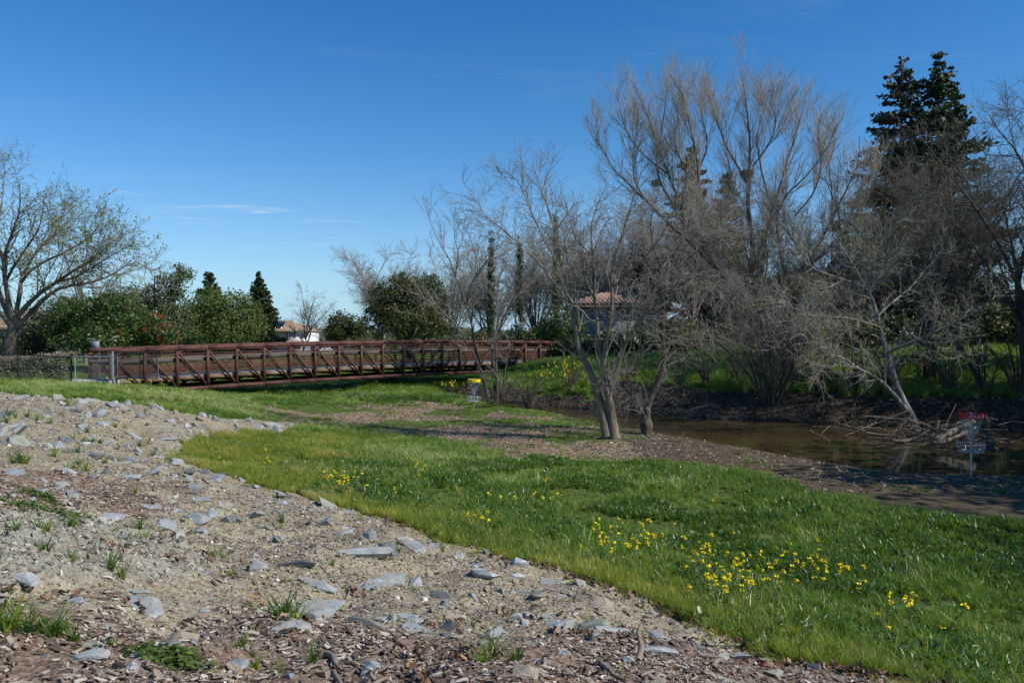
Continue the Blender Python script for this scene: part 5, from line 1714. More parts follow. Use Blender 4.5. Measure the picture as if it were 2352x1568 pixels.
# thin clump of trunks behind the yellow basket
Yc = 38.8
b0 = G(1140, 930)
bare_tree('clump_tree', 'clump of slim dark bare trunks leaning left behind the yellow banded basket', 'tree', (b0.x, b0.y, gz1(b0.x, b0.y)), [
    (zpts(Z3, [(350, 1400), (335, 1300), (300, 1180), (270, 1060), (258, 950), (225, 850), (195, 760), (168, 690), (130, 580), (85, 510), (45, 440), (20, 370)], Yc, 1.0), .17, .012),
    (zpts(Z3, [(345, 1380), (318, 1240), (272, 1130), (215, 1030), (150, 940), (90, 870), (10, 810), (-70, 770)], Yc, -1.0), .13, .012),
    (zpts(Z3, [(385, 1400), (378, 1250), (372, 1120), (390, 1000), (402, 900), (380, 760), (355, 640), (350, 520)], Yc, 1.6), .15, .015),
    (zpts(Z3, [(395, 1400), (388, 1220), (384, 1060), (430, 920), (490, 800), (540, 680), (560, 560)], Yc, -1.2), .13, .012),
    (zpts(Z3, [(425, 1350), (432, 1230), (455, 1120), (475, 1040), (520, 960), (580, 880)], Yc, -.6), .09, .012),
    (zpts(Z3, [(255, 940), (262, 820), (290, 700), (280, 600), (260, 520), (230, 420)], Yc, .8), .08, .010),
    (zpts(Z3, [(225, 860), (250, 740), (310, 640), (390, 540), (400, 430)], Yc, -1.4), .07, .010),
    (zpts(Z3, [(165, 690), (180, 560), (160, 470), (190, 390)], Yc, -1.0), .05, .010)],
    [dict(dens=2.6, length=2.3, K=6, t0=.34, ang=(.65, .2), curl=.14, up=.13, ratio=.5, rmin=.012, rmax=.025),
     dict(dens=4.0, length=1.15, K=5, t0=.1, ang=(.65, .22), curl=.15, up=.10, ratio=.6, rmin=.008, rmax=.016, src=1.8),
     dict(dens=5.2, length=.55, K=4, t0=.1, ang=(.6, .22), curl=.15, up=.08, ratio=.7, rmin=.006, rmax=.009)],
    (MT['bark_dark'], MT['twig_grey'], MT['twig_grey']), 33, rs=.58)

# big cottonwood beyond the creek
Z4full = Z4
def z4(pts, Y, dY=0.0):
    return zpts(Z4, [(530 + (a - 530) * 1.04, 1360 - (1360 - b) * .925) for a, b in pts], Y, dY)


Yk = 43.5
b0 = W(1765, 860, Yk); bz0 = gz1(b0.x, b0.y)
cw_ = bare_tree('cottonwood', 'huge bare cottonwood with pale upswept twigs towering beyond the creek', 'tree', (b0.x, b0.y, bz0), [
    (z4([(560, 1360), (545, 1250), (525, 1100), (512, 960), (500, 800), (482, 660), (486, 520), (488, 420), (478, 300), (470, 200), (455, 80)], Yk, .5), .42, .02),
    (z4([(535, 1200), (525, 1020), (545, 880), (560, 740), (590, 640), (620, 520), (650, 400), (680, 280), (705, 180)], Yk, 2.5), .26, .02),
    (z4([(600, 1340), (630, 1180), (668, 1060), (630, 960), (608, 860), (595, 720), (625, 620), (690, 550), (745, 480), (790, 400), (820, 310)], Yk, -2.0), .25, .02),
    (z4([(650, 1090), (690, 980), (735, 860), (790, 740), (830, 650), (870, 560), (900, 470), (905, 360)], Yk, -.6), .22, .02),
    (z4([(530, 1230), (450, 1010), (400, 880), (350, 760), (310, 640), (296, 480), (268, 330), (240, 200), (190, 100)], Yk, -2.5), .25, .02),
    (z4([(470, 1080), (380, 950), (300, 800), (235, 660), (185, 520), (140, 400), (95, 250), (50, 130)], Yk, 1.0), .22, .02),
    (z4([(300, 800), (225, 680), (165, 580), (140, 480), (160, 330), (175, 200), (180, 110)], Yk, 2.5), .15, .02),
    (z4([(480, 560), (440, 480), (395, 390), (370, 300), (345, 220), (330, 150)], Yk, -1.0), .11, .015),
    (z4([(430, 1010), (300, 850), (180, 720), (70, 600), (-20, 500), (-80, 380), (-110, 300)], Yk, -1.2), .17, .015),
    (z4([(500, 490), (560, 400), (590, 300), (570, 210), (590, 140)], Yk, -1.2), .08, .012),
    (z4([(720, 900), (790, 840), (860, 760), (920, 640), (945, 520)], Yk, -2.2), .10, .012),
    (z4([(690, 960), (760, 860), (850, 760), (910, 640), (950, 520), (960, 430)], Yk, 1.2), .10, .012),
    (z4([(660, 700), (730, 600), (760, 480), (750, 360), (760, 260)], Yk, -1.6), .09, .012),
    (z4([(560, 620), (530, 480), (520, 360), (540, 260), (530, 170)], Yk, 1.4), .09, .012),
    (z4([(235, 660), (250, 520), (210, 400), (220, 280), (200, 200)], Yk, -1.5), .09, .012),
    (z4([(120, 660), (60, 560), (50, 440), (60, 330), (40, 240)], Yk, 1.5), .08, .012),
    (z4([(800, 720), (800, 600), (790, 480), (810, 380), (790, 320)], Yk, 1.6), .09, .012),
    (z4([(300, 500), (330, 400), (310, 280), (300, 180), (280, 140)], Yk, 1.0), .09, .012),
    (z4([(180, 520), (80, 430), (20, 330), (0, 230), (-10, 170)], Yk, -.8), .08, .012),
    (z4([(350, 780), (400, 650), (420, 520), (400, 420)], Yk, 2.0), .09, .012)],
    [dict(dens=3.6, length=3.3, taper=.70, K=7, t0=.26, ang=(.58, .16), curl=.08, up=.15, ratio=.5, rmin=.011, rmax=.024),
     dict(dens=3.6, length=1.55, K=5, t0=.08, ang=(.5, .15), curl=.08, up=.14, ratio=.6, rmin=.008, rmax=.013, src=5.0),
     dict(dens=4.4, length=.8, K=4, t0=.08, ang=(.45, .15), curl=.08, up=.12, ratio=.7, rmin=.0065, rmax=.0085)],
    (MT['bark_cotton'], MT['twig_cotton'], MT['twig_cotton']), 34, wob=.035, rs=.6)

# birds' nests in its forks
def nest(zx, zy, Y, s, label):
    c = z4([(zx, zy)], Y)[0]
    rj2 = np.random.default_rng(int(zx))
    n = 260
    d = unit(rj2.normal(size=(n, 3))); p_ = d * np.array((s, s, s * .6)) * rj2.uniform(.5, 1, (n, 1))
    e = unit(np.cross(d, rj2.normal(size=(n, 3)))) * s * rj2.uniform(.3, .7, (n, 1))
    P_ = np.stack([p_ - e, p_ + e * .2 + d * s * .08, p_ + e], 1)
    V, F = tubes(P_, np.full((n, 3), .012), 3)
    setp(obj('bird_nest', mesh_from('bird_nest', V, F, MT['nest']), loc=c), label, 'nest', 'nests in the cottonwood')


nest(478, 520, 43.6, .34, 'big dark stick nest in the fork of the middle cottonwood stem')
nest(805, 745, 43.0, .36, 'broad stick nest on the right hand leaning cottonwood limb')
nest(138, 560, 44.8, .28, 'small stick nest in the left stems of the cottonwood')
nest(318, 800, 42.6, .26, 'reddish little stick nest low in the tangled cottonwood limbs')

# pale barked budding tree at the right
Yr = 30.0
b0 = W(2106, 985, Yr)
bare_tree('leaning_tree', 'pale barked leaning tree with yellow green buds beside the driftwood', 'tree', (b0.x, b0.y, gz1(b0.x, b0.y)), [
    (zpts(ZR, [(895, 1235), (870, 1150), (835, 1080), (790, 980), (755, 900), (735, 820), (712, 740), (685, 660), (660, 570), (640, 470), (605, 370), (565, 300), (515, 200), (450, 110), (385, 10), (330, -90)], Yr, 1.0), .25, .018),
    (zpts(ZR, [(830, 1090), (750, 990), (660, 900), (580, 850), (500, 815), (430, 765), (370, 745), (290, 650)], Yr, -2.0), .17, .03),
    (zpts(ZR, [(700, 720), (790, 680), (900, 640), (1010, 590), (1120, 530), (1250, 470), (1380, 380)], Yr, -1.2), .12, .015),
    (zpts(ZR, [(590, 340), (600, 240), (640, 130), (690, 20), (760, -100)], Yr, -1.0), .07, .012),
    (zpts(ZR, [(575, 315), (480, 280), (380, 250), (270, 215), (190, 150), (130, 60)], Yr, -1.8), .07, .010),
    (zpts(ZR, [(655, 560), (560, 530), (450, 505), (330, 500), (220, 480), (120, 440), (20, 380)], Yr, -2.4), .065, .010),
    (zpts(ZR, [(680, 640), (560, 590), (450, 560), (330, 520), (230, 420)], Yr, 1.2), .06, .010),
    (zpts(ZR, [(645, 490), (720, 420), (820, 340), (900, 260), (980, 160), (1060, 60)], Yr, 1.8), .08, .012),
    (zpts(ZR, [(735, 820), (820, 740), (930, 720), (1060, 715), (1180, 740)], Yr, -2.2), .05, .010),
    (zpts(ZR, [(510, 195), (430, 170), (330, 60), (260, -40)], Yr, 1.0), .045, .010),
    (zpts(ZR, [(430, 765), (340, 700), (250, 680), (150, 600), (60, 590)], Yr - 1.8, -1.0), .05, .010),
    (zpts(ZR, [(500, 815), (400, 800), (300, 800), (230, 830)], Yr - 1.4, -.8), .04, .010)],
    [dict(dens=4.4, length=2.1, K=6, t0=.22, ang=(.8, .22), curl=.2, up=.06, ratio=.5, rmin=.010, rmax=.02),
     dict(dens=5.2, length=1.0, K=5, t0=.1, ang=(.8, .25), curl=.2, up=.04, ratio=.6, rmin=.0075, rmax=.014, src=2.4),
     dict(dens=5.2, length=.42, K=4, t0=.1, ang=(.75, .25), curl=.2, up=.05, ratio=.7, rmin=.0050, rmax=.008)],
    (MT['bark_white'], MT['twig_white'], MT['twig_white']), 35, rs=.6, buds=(3400, .075, MT['bud']))

# generic spreading bare tree, used for the tangle at the right and for those outside the frame
def spread_tree(name, label, base, H_, spreadr, seed, mats, buds=None, group=None, dens=1.0, nst=9, cat='tree', thick=1.0, twigr=1.0, fork=.22):
    rg = np.random.default_rng(seed)
    b = np.array(base, float)
    stems = [([b + (0, 0, -.1), b + (rg.normal(0, .2), rg.normal(0, .2), H_ * .15), b + (rg.normal(0, .4), rg.normal(0, .4), H_ * .36), b + (rg.normal(0, .6), rg.normal(0, .6), H_ * .7), b + (rg.normal(0, .8), rg.normal(0, .8), H_ * .98)], .020 * H_ * thick + .05, .02)]
    for i in range(nst):
        a = 2 * PI * (i + rg.uniform(-.3, .3)) / nst * 1.0
        rr = spreadr * rg.uniform(.65, 1.05); hh = H_ * rg.uniform(.45, 1.0)
        d = np.array((math.cos(a), math.sin(a), 0))
        z0 = H_ * rg.uniform(fork * .7, fork * 1.5)
        stems.append(([b + (0, 0, z0), b + d * rr * .3 + (0, 0, z0 + (hh - z0) * .42), b + d * rr * .68 + (0, 0, z0 + (hh - z0) * .80), b + d * rr + (0, 0, hh + rg.normal(0, .4))], (.009 * H_ + .03) * thick, .014))
    k = H_ / 9
    return bare_tree(name, label, cat, tuple(b), stems,
                     [dict(dens=2.6 * dens, length=2.3 * k, K=6, t0=.25, ang=(.75, .22), curl=.18, up=.05, ratio=.5, rmin=.010 * twigr, rmax=.024),
                      dict(dens=3.6 * dens, length=1.15 * k, K=5, t0=.1, ang=(.75, .25), curl=.18, up=.03, ratio=.6, rmin=.008 * twigr, rmax=.015 * twigr, src=1.8 * dens),
                      dict(dens=4.6 * dens, length=.55 * k, K=4, t0=.1, ang=(.7, .25), curl=.18, up=.02, ratio=.7, rmin=.0055 * twigr, rmax=.0085 * twigr)], mats, seed, group, buds, rs=.62)


dark3 = (MT['bark_dark'], MT['twig_dark'], MT['bark_dark'])
tg = spread_tree('tangled_tree', 'dark bare tangled tree with fine twigs at the right edge above the creek', (20.3, 31.5, gz1(20.3, 31.5)), 11.8, 5.6, 51, dark3, (1500, .06, MT['bud']), 'bare trees crowding the right edge', 1.0, 11)
dup(tg, (15.4, 38.5, gz1(15.4, 38.5)), 2.1, .80, 'lower bare tree with dark twigs in front of the two conifers', 'bare trees crowding the right edge')
dup(tg, (24.8, 25.5, gz1(24.8, 25.5)), 4.0, .95, 'bare dark tree standing just outside the right edge by the water', 'bare trees crowding the right edge')
dup(tg, (18.6, 35.2, gz1(18.6, 35.2)), .6, .78, 'bare dark tree between the leaning tree and the right edge', 'bare trees crowding the right edge')
dup(tg, (12.6, 40.5, gz1(12.6, 40.5)), 3.3, .70, 'low bare tree behind the budding crown of the leaning tree', 'bare trees crowding the right edge')
dup(tg, (22.6, 40.5, gz1(22.6, 40.5)), 1.2, 1.0, 'bare tree farther back at the right edge beyond the bank grass', 'bare trees crowding the right edge')
# trees right of the frame whose shade falls on the water and the meadow
dup(tg, (18.4, 9.5, gz1(18.4, 9.5)), 5.2, .95, 'bare tree on the near bank right of the view, shading the meadow', 'bare trees crowding the right edge')

# low bare shrubs and saplings on the far bank
def bare_shrub(name, label, base, H_, nst, spreadr, seed, mats, group=None, dens=1.0, buds=None):
    rg = np.random.default_rng(seed)
    b = np.array(base, float)
    stems = []
    for i in range(nst):
        a = rg.random() * 2 * PI; rr = spreadr * math.sqrt(rg.random()); hh = H_ * rg.uniform(.5, 1.05)
        d = np.array((math.cos(a), math.sin(a), 0)); o = d * rg.uniform(0, .25) * spreadr * .4
        stems.append(([b + o + (0, 0, -.08), b + o + d * rr * .22 + (0, 0, hh * .4), b + d * rr * .62 + (0, 0, hh * .78), b + d * rr * 1.05 + (0, 0, hh)], .012 * H_ * rg.uniform(.5, 1.1) + .006, .006))
    return bare_tree(name, label, 'shrub', tuple(b), stems,
                     [dict(dens=2.2 * dens, length=.30 * H_, K=5, t0=.15, ang=(.55, .2), curl=.12, up=.10, ratio=.6, rmin=.008, rmax=.016),
                      dict(dens=3.0 * dens, length=.17 * H_, K=4, t0=.1, ang=(.6, .2), curl=.14, up=.06, ratio=.7, rmin=.006, rmax=.010, src=1.5 * dens),
                      dict(dens=2.4 * dens, length=.10 * H_, K=3, t0=.1, ang=(.6, .2), curl=.14, up=.04, ratio=.8, rmin=.005, rmax=.008)], mats, seed, group, buds, (6, 4, 3, 3))


twc = (MT['bark_dark'], MT['twig_brown'], MT['twig_brown'])
q = W(1770, 955, 33.6)
ws = bare_shrub('willow_thicket', 'bare willow thicket fanning up from the waterline below the cottonwood', (q.x, 33.6, gz1(q.x, 33.6)), 5.4, 17, 4.3, 61, (MT['bark_cotton'], MT['twig_grey'], MT['bark_cotton']), None, 1.7)
q = W(1215, 940, 36.6)
bs = bare_shrub('bare_shrub', 'low tangle of dry stems at the tip of the pool behind the bank grass', (q.x, 36.6, gz1(q.x, 36.6)), 1.7, 16, 1.2, 62, twc, 'leafless shrubs along the creek', 1.2)
for u, Y, sc_, rz, lab in ((1310, 39.5, .8, 1, 'thin dry stems before the mustard slope'), (1440, 38.2, .9, 2, 'bare stems between the two leaning trunks on the far bank'), (1560, 36.6, .95, 3, 'twiggy shrub behind the crooked tree across the water'), (1625, 36.2, 1.1, 4, 'thin upright twigs left of the willow thicket'), (1690, 37.0, .9, 5.5, 'dry shrub in the grass left of the willow thicket'),
                           (1880, 34.6, 1.3, .5, 'dark shrub right of the willow thicket'), (1960, 34.2, 1.45, 1.5, 'dark brambly shrub left of the leaning tree foot'), (2040, 33.9, 1.3, 2.5, 'brambly shrub behind the leaning tree'), (2180, 33.0, 1.55, 3.5, 'dark brambles behind the driftwood log'), (2260, 32.4, 1.6, 4.5, 'dark brambles behind the red banded basket'), (2340, 31.6, 1.6, 5.0, 'dark brambles at the right edge of the far bank'), (2420, 30.5, 1.6, .2, 'dark brambles just beyond the right edge'), (1150, 37.8, .9, 2.2, 'thin scrub round the feet of the slim trunk clump'), (2120, 35.5, 1.5, .9, 'scrub below the bright grass at the right')):
    q = W(u, 900, Y)
    dup(bs, (q.x, Y, gz1(q.x, Y) - .03), rz, sc_, lab, 'leafless shrubs along the creek')
q = W(1735, 800, 46.5)
dup(ws, (q.x, 46.5, gz1(q.x, 46.5)), 1.0, .6, 'bare thicket round the foot of the cottonwood')
q = W(1890, 800, 45.5)
dup(ws, (q.x, 45.5, gz1(q.x, 45.5)), 3.0, .7, 'bare thicket before the tiled house right of the cottonwood')
# two thin dark trunks behind
q = W(1455, 850, 39.5)
bare_tree('bank_sapling', 'thin double trunked dark tree on the far bank behind the grey forked tree', 'tree', (q.x, q.y, gz1(q.x, q.y)), [
    (zpts((2100, 1380, .4464), [(935, 520), (955, 400), (985, 250), (1020, 130), (1080, 60), (1180, -40)], 39.5), .11, .03),
    (zpts((2100, 1380, .4464), [(950, 470), (930, 330), (905, 200), (890, 120), (930, 60), (960, -60)], 39.5, 1.0), .09, .02)],
    [dict(dens=2.2, length=2.0, K=6, t0=.4, ang=(.7, .2), curl=.16, up=.05, ratio=.5, rmin=.012, rmax=.03),
     dict(dens=3.2, length=1.0, K=5, t0=.1, ang=(.7, .25), curl=.16, up=.02, ratio=.6, rmin=.008, rmax=.014),
     dict(dens=3.2, length=.5, K=4, t0=.1, ang=(.7, .25), curl=.16, up=.02, ratio=.7, rmin=.006, rmax=.009)], (MT['bark_dark'], MT['twig_grey'], MT['bark_dark']), 37)

# ------------------------------------------------------------------ left hand trees
def zl(pts, Y, dY=0.0):
    return zpts(ZL, [(80 + (a - 80) * .86, 1310 + (b - 1310) * .97) if b < 1320 else (a, b) for a, b in pts], Y, dY)


Yl = 42.0
b0 = W(20, 830, Yl)
bare_tree('spreading_tree', 'broad spreading tree with yellow green buds at the left edge behind the fence', 'tree', (b0.x, b0.y, gz1(b0.x, b0.y)), [
    (zl([(45, 1600), (60, 1500), (75, 1400), (88, 1330), (95, 1290)], Yl), .48, .40),
    (zl([(95, 1310), (130, 1250), (200, 1170), (270, 1110), (360, 1050), (470, 990), (560, 930), (660, 880), (780, 800), (870, 720), (930, 690)], Yl, -2.0), .24, .02),
    (zl([(110, 1320), (200, 1250), (280, 1170), (360, 1100), (440, 1045), (540, 1020), (680, 1000), (830, 960), (960, 900), (1060, 850), (1180, 890)], Yl, 1.5), .22, .02),
    (zl([(95, 1290), (125, 1180), (150, 1080), (160, 990), (190, 930), (240, 840), (330, 740), (440, 640), (560, 540), (660, 500)], Yl, 2.5), .22, .02),
    (zl([(85, 1280), (60, 1150), (30, 1000), (20, 850), (60, 700), (120, 560), (150, 400), (130, 250)], Yl, -2.0), .24, .02),
    (zl([(80, 1300), (30, 1180), (-40, 1050), (-120, 920), (-200, 760), (-240, 560), (-200, 380)], Yl, 1.0), .25, .02),
    (zl([(75, 1310), (-10, 1220), (-130, 1130), (-280, 1060), (-420, 960), (-520, 820)], Yl, -2.0), .22, .02),
    (zl([(160, 1000), (230, 920), (330, 860), (440, 810), (560, 760), (700, 680), (800, 570)], Yl, -2.6), .12, .015),
    (zl([(30, 1000), (90, 900), (180, 780), (280, 650), (330, 520), (340, 400)], Yl, -3.0), .13, .015),
    (zl([(20, 860), (-30, 700), (-20, 520), (10, 350), (30, 150)], Yl, 2.0), .14, .015),
    (zl([(480, 990), (600, 960), (720, 900), (850, 830), (960, 780), (1080, 730)], Yl, -3.0), .09, .012),
    (zl([(300, 760), (380, 700), (480, 560), (520, 450)], Yl, .5), .08, .012)],
    [dict(dens=2.3, length=2.9, K=6, t0=.25, ang=(.7, .2), curl=.18, up=.07, ratio=.5, rmin=.013, rmax=.035),
     dict(dens=3.4, length=1.5, K=5, t0=.1, ang=(.7, .22), curl=.18, up=.05, ratio=.6, rmin=.009, rmax=.016, src=2.4),
     dict(dens=4.2, length=.75, K=4, t0=.1, ang=(.7, .22), curl=.18, up=.04, ratio=.7, rmin=.007, rmax=.010)],
    (MT['bark_left'], MT['twig_left'], MT['twig_left']), 41, buds=(6500, .11, MT['bud']), rs=.64)
q = W(197, 740, 52)
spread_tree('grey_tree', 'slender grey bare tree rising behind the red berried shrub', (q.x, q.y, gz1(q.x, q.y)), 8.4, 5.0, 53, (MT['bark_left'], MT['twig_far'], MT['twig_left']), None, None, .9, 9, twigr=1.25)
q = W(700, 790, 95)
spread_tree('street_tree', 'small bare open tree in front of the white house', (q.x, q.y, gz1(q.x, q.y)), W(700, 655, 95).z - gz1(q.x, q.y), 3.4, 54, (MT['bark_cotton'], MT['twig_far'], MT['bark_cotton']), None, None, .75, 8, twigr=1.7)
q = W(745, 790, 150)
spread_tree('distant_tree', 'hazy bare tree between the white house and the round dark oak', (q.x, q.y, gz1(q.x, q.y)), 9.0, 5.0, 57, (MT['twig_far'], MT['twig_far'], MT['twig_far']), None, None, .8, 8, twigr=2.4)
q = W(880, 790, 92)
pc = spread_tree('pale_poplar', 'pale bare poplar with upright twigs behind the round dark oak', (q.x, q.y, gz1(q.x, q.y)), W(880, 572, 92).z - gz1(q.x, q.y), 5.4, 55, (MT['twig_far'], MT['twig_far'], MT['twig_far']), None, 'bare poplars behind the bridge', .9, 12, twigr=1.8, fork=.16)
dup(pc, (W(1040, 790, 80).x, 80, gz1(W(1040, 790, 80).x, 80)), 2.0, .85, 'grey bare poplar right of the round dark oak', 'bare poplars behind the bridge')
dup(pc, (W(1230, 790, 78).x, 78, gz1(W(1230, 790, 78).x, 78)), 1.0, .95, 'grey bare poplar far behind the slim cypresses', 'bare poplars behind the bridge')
for u_, Y_, s_, r_, l_ in ((1130, 74, .9, .7, 'grey bare poplar behind the leftmost slim cypress'), (1330, 74, 1.0, 4.2, 'tall grey bare poplar left of the grey walled house'), (1500, 76, 1.15, 5.1, 'tall grey bare poplar right behind the grey walled house'), (1385, 71, .95, 2.7, 'grey bare poplar whose top shows above the grey walled house'), (1590, 58, .9, 1.9, 'grey bare poplar before the dark evergreen')):
    x_ = W(u_, 790, Y_).x
    dup(pc, (x_, Y_, gz1(x_, Y_)), r_, s_, l_, 'bare poplars behind the bridge')
dup(pc, (W(1420, 790, 84).x, 84, gz1(W(1420, 790, 84).x, 84)), 3.4, .9, 'grey bare poplar behind the grey walled house', 'bare poplars behind the bridge')


# ------------------------------------------------------------------ evergreen trees and shrubs
def blob_points(rg, lobes, n, per, cr, shell=.35, flat=.75):
    vol = np.array([l[1][0] * l[1][1] * l[1][2] for l in lobes]) ** .75
    k = rg.choice(len(lobes), n, p=vol / vol.sum())
    C = np.array([l[0] for l in lobes])[k]; Rr = np.array([l[1] for l in lobes])[k]
    d = unit(rg.normal(size=(n, 3)))
    rad = rg.random(n) ** shell
    c = C + d * Rr * rad[:, None]
    # keep gaps: clumps are dropped where a coarse noise is low
    keep = (fbm(c[:, 0] + c[:, 2] * .7, c[:, 1] + c[:, 2] * .6, .9, 2, 303) > -.28)
    c = c[keep]; d = d[keep]
    m = len(c)
    p = np.repeat(c, per, 0) + unit(rg.normal(size=(m * per, 3))) * (rg.random((m * per, 1)) ** .5) * cr * np.array((1, 1, flat))
    nrm = np.repeat(d, per, 0)
    return p, nrm, np.repeat(rg.random(m), per)


def evergreen(name, label, cat, base, lobes, n, per, leaf, mats, seed, cr=.4, trunk=.2, group=None, extra=None, shell=.35):
    rg = np.random.default_rng(seed)
    t = thing(name, label, cat, base, group)
    b = np.array(base, float)
    P = []; R = []
    top = max(l[0][2] + l[1][2] * .5 for l in lobes)
    if trunk:
        stems = [[b + (0, 0, -.1), b + (rg.normal(0, .1), rg.normal(0, .1), (top - b[2]) * .4), b + (rg.normal(0, .3), rg.normal(0, .3), (top - b[2]) * .9)]]
        rr = [(trunk, trunk * .2)]
        for l in lobes:
            c = np.array(l[0]); s0 = b + (0, 0, max((c[2] - b[2]) * rg.uniform(.15, .45), .1))
            stems.append([s0, (s0 + c) / 2 + rg.normal(0, .15, 3), c + rg.normal(0, .2, 3), c + unit(rg.normal(size=3)) * np.array(l[1]) * .7]); rr.append((trunk * .5, .02))
        Pp = np.array([spline(s, 8) for s in stems]); Rp = np.array([np.linspace(a, c, 8) for a, c in rr])
        part('trunk', tubes(Pp[:1], Rp[:1], 8), mats[0], t, True)
        a, c2 = spawn(rg, Pp, Rp, 1.6, min(np.mean([l[1][0] for l in lobes]), 1.6), K=4, t0=.4, ang=(.8, .2), ratio=.5, rmin=.012)
        part('branches', join(tubes(Pp[1:], Rp[1:], 6), tubes(a, c2, 4)), mats[0], t, True)
    p, nrm, tt = blob_points(rg, lobes, n, per, cr, shell)
    V, F = cards(rg, p, leaf, nrm * .7)
    part('crown', (V, F), mats[1], t, attrs={'tint': ('FACE', np.clip(tt * .55 + rg.random(len(F)) * .5, 0, 1))})
    if extra:
        for nm, mt, cnt, size, sel in extra:
            idx = rg.choice(len(p), cnt * 4, replace=False)
            idx = idx[[sel(p[i]) for i in idx]][:cnt]
            q_ = p[idx] + nrm[idx] * .12
            if nm == 'leaves':
                V, F = cards(rg, np.repeat(q_, 6, 0) + rg.normal(0, .14, (len(q_) * 6, 3)), size)
                part('yellow_leaves', (V, F), mt, t, attrs={'tint': ('FACE', rg.random(len(F)))})
            else:
                Vs = []; Fs = []
                oc = np.array([(1, 0, 0), (-1, 0, 0), (0, 1, 0), (0, -1, 0), (0, 0, 1), (0, 0, -1)], float) * size
                of = np.array([(0, 2, 4), (2, 1, 4), (1, 3, 4), (3, 0, 4), (2, 0, 5), (1, 2, 5), (3, 1, 5), (0, 3, 5)])
                c = np.repeat(q_, 7 if nm == 'berries' else 1, 0)
                c = c + rg.normal(0, .075 if nm == 'berries' else .02, c.shape)
                V = (c[:, None] + oc[None]).reshape(-1, 3); F = (of[None] + 6 * np.arange(len(c))[:, None, None]).reshape(-1, 3)
                part(nm, (V, F), mt, t)
    return t


def lobe(u, v, Y, wu, hv, dy=None):
    """crown lobe measured in the photograph: centre, half width and half height in print pixels"""
    c = W(u, v, Y); k = Y / 1829.6
    return ((c.x, c.y, c.z), (wu * k, (dy if dy is not None else wu * k * .9), hv * k))


def gb(u, Y):
    x = W(u, 800, Y).x
    return (x, Y, gz1(x, Y))


mk_ = (MT['bark_dark'],)
evergreen('berry_shrub', 'big dark green shrub covered with red berries at the near end of the bridge', 'shrub', gb(235, 45), [lobe(150, 745, 45, 55, 55), lobe(205, 725, 45, 55, 50), lobe(265, 715, 45.5, 60, 45), lobe(310, 750, 45, 55, 45), lobe(240, 775, 44.5, 70, 40), lobe(180, 790, 44.5, 60, 35), lobe(330, 785, 45, 40, 30)], 1500, 14, .15, (MT['bark_dark'], MT['leaf_toyon']), 71, .42, .14,
          extra=[('berries', MT['berry'], 85, .030, lambda p: True), ('leaves', MT['bud'], 60, .14, lambda p: p[0] > W(285, 700, 45).x)])
evergreen('orange_berry_shrub', 'smaller shrub with orange red berries right of the big berried shrub', 'shrub', gb(370, 44.5), [lobe(360, 760, 44.5, 32, 34), lobe(385, 780, 44.5, 25, 25)], 220, 14, .13, (MT['bark_dark'], MT['leaf_toyon']), 72, .35, .07, extra=[('berries', MT['berry'], 70, .032, lambda p: True)])
evergreen('dark_shrub', 'dark shrub behind the fence between the spreading trunk and the berries', 'shrub', gb(80, 46.5), [lobe(70, 765, 46.5, 50, 50), lobe(110, 740, 47, 40, 50), lobe(10, 790, 47, 55, 30), lobe(-60, 780, 48, 60, 45), lobe(60, 800, 46, 60, 30), lobe(130, 790, 46, 50, 35)], 900, 14, .15, (MT['bark_dark'], MT['leaf_dark']), 73, .4, .1)
evergreen('feathery_tree', 'olive green feathery topped tree behind the berried shrubs', 'tree', gb(350, 55), [lobe(330, 700, 55, 65, 50), lobe(395, 660, 55, 42, 40), lobe(425, 630, 55.5, 22, 22), lobe(280, 690, 56, 55, 35), lobe(400, 730, 55, 55, 55), lobe(350, 760, 54, 60, 40), lobe(412, 618, 56, 10, 14)], 1100, 14, .17, (MT['bark_dark'], MT['leaf_olive']), 74, .45, .2, shell=.45)
evergreen('green_tree', 'full mid green tree left of the white house', 'tree', gb(530, 62), [lobe(470, 720, 62, 50, 60), lobe(530, 725, 62, 55, 55), lobe(575, 740, 62, 40, 45), lobe(500, 690, 63, 35, 30), lobe(555, 700, 62.5, 40, 32), lobe(520, 765, 61, 70, 35), lobe(425, 745, 61, 35, 50)], 1250, 14, .19, (MT['bark_dark'], MT['leaf_mid']), 75, .5, .2)
evergreen('far_bush', 'dark round bush right of the white house', 'shrub', gb(795, 66), [lobe(785, 745, 66, 32, 32), lobe(820, 755, 66, 28, 30), lobe(770, 768, 66, 28, 22)], 420, 13, .19, (MT['bark_dark'], MT['leaf_oak']), 76, .45, .1)
evergreen('round_oak', 'big rounded dark evergreen oak standing above the middle of the bridge', 'tree', gb(940, 60), [lobe(905, 690, 60, 62, 52), lobe(975, 685, 60, 58, 52), lobe(930, 655, 60.5, 45, 28), lobe(880, 735, 60, 48, 45), lobe(950, 740, 59, 70, 45), lobe(1005, 730, 60, 38, 50), lobe(895, 665, 60, 30, 32), lobe(990, 655, 60, 28, 26)], 1900, 14, .17, (MT['bark_dark'], MT['leaf_oak']), 77, .42, .3)
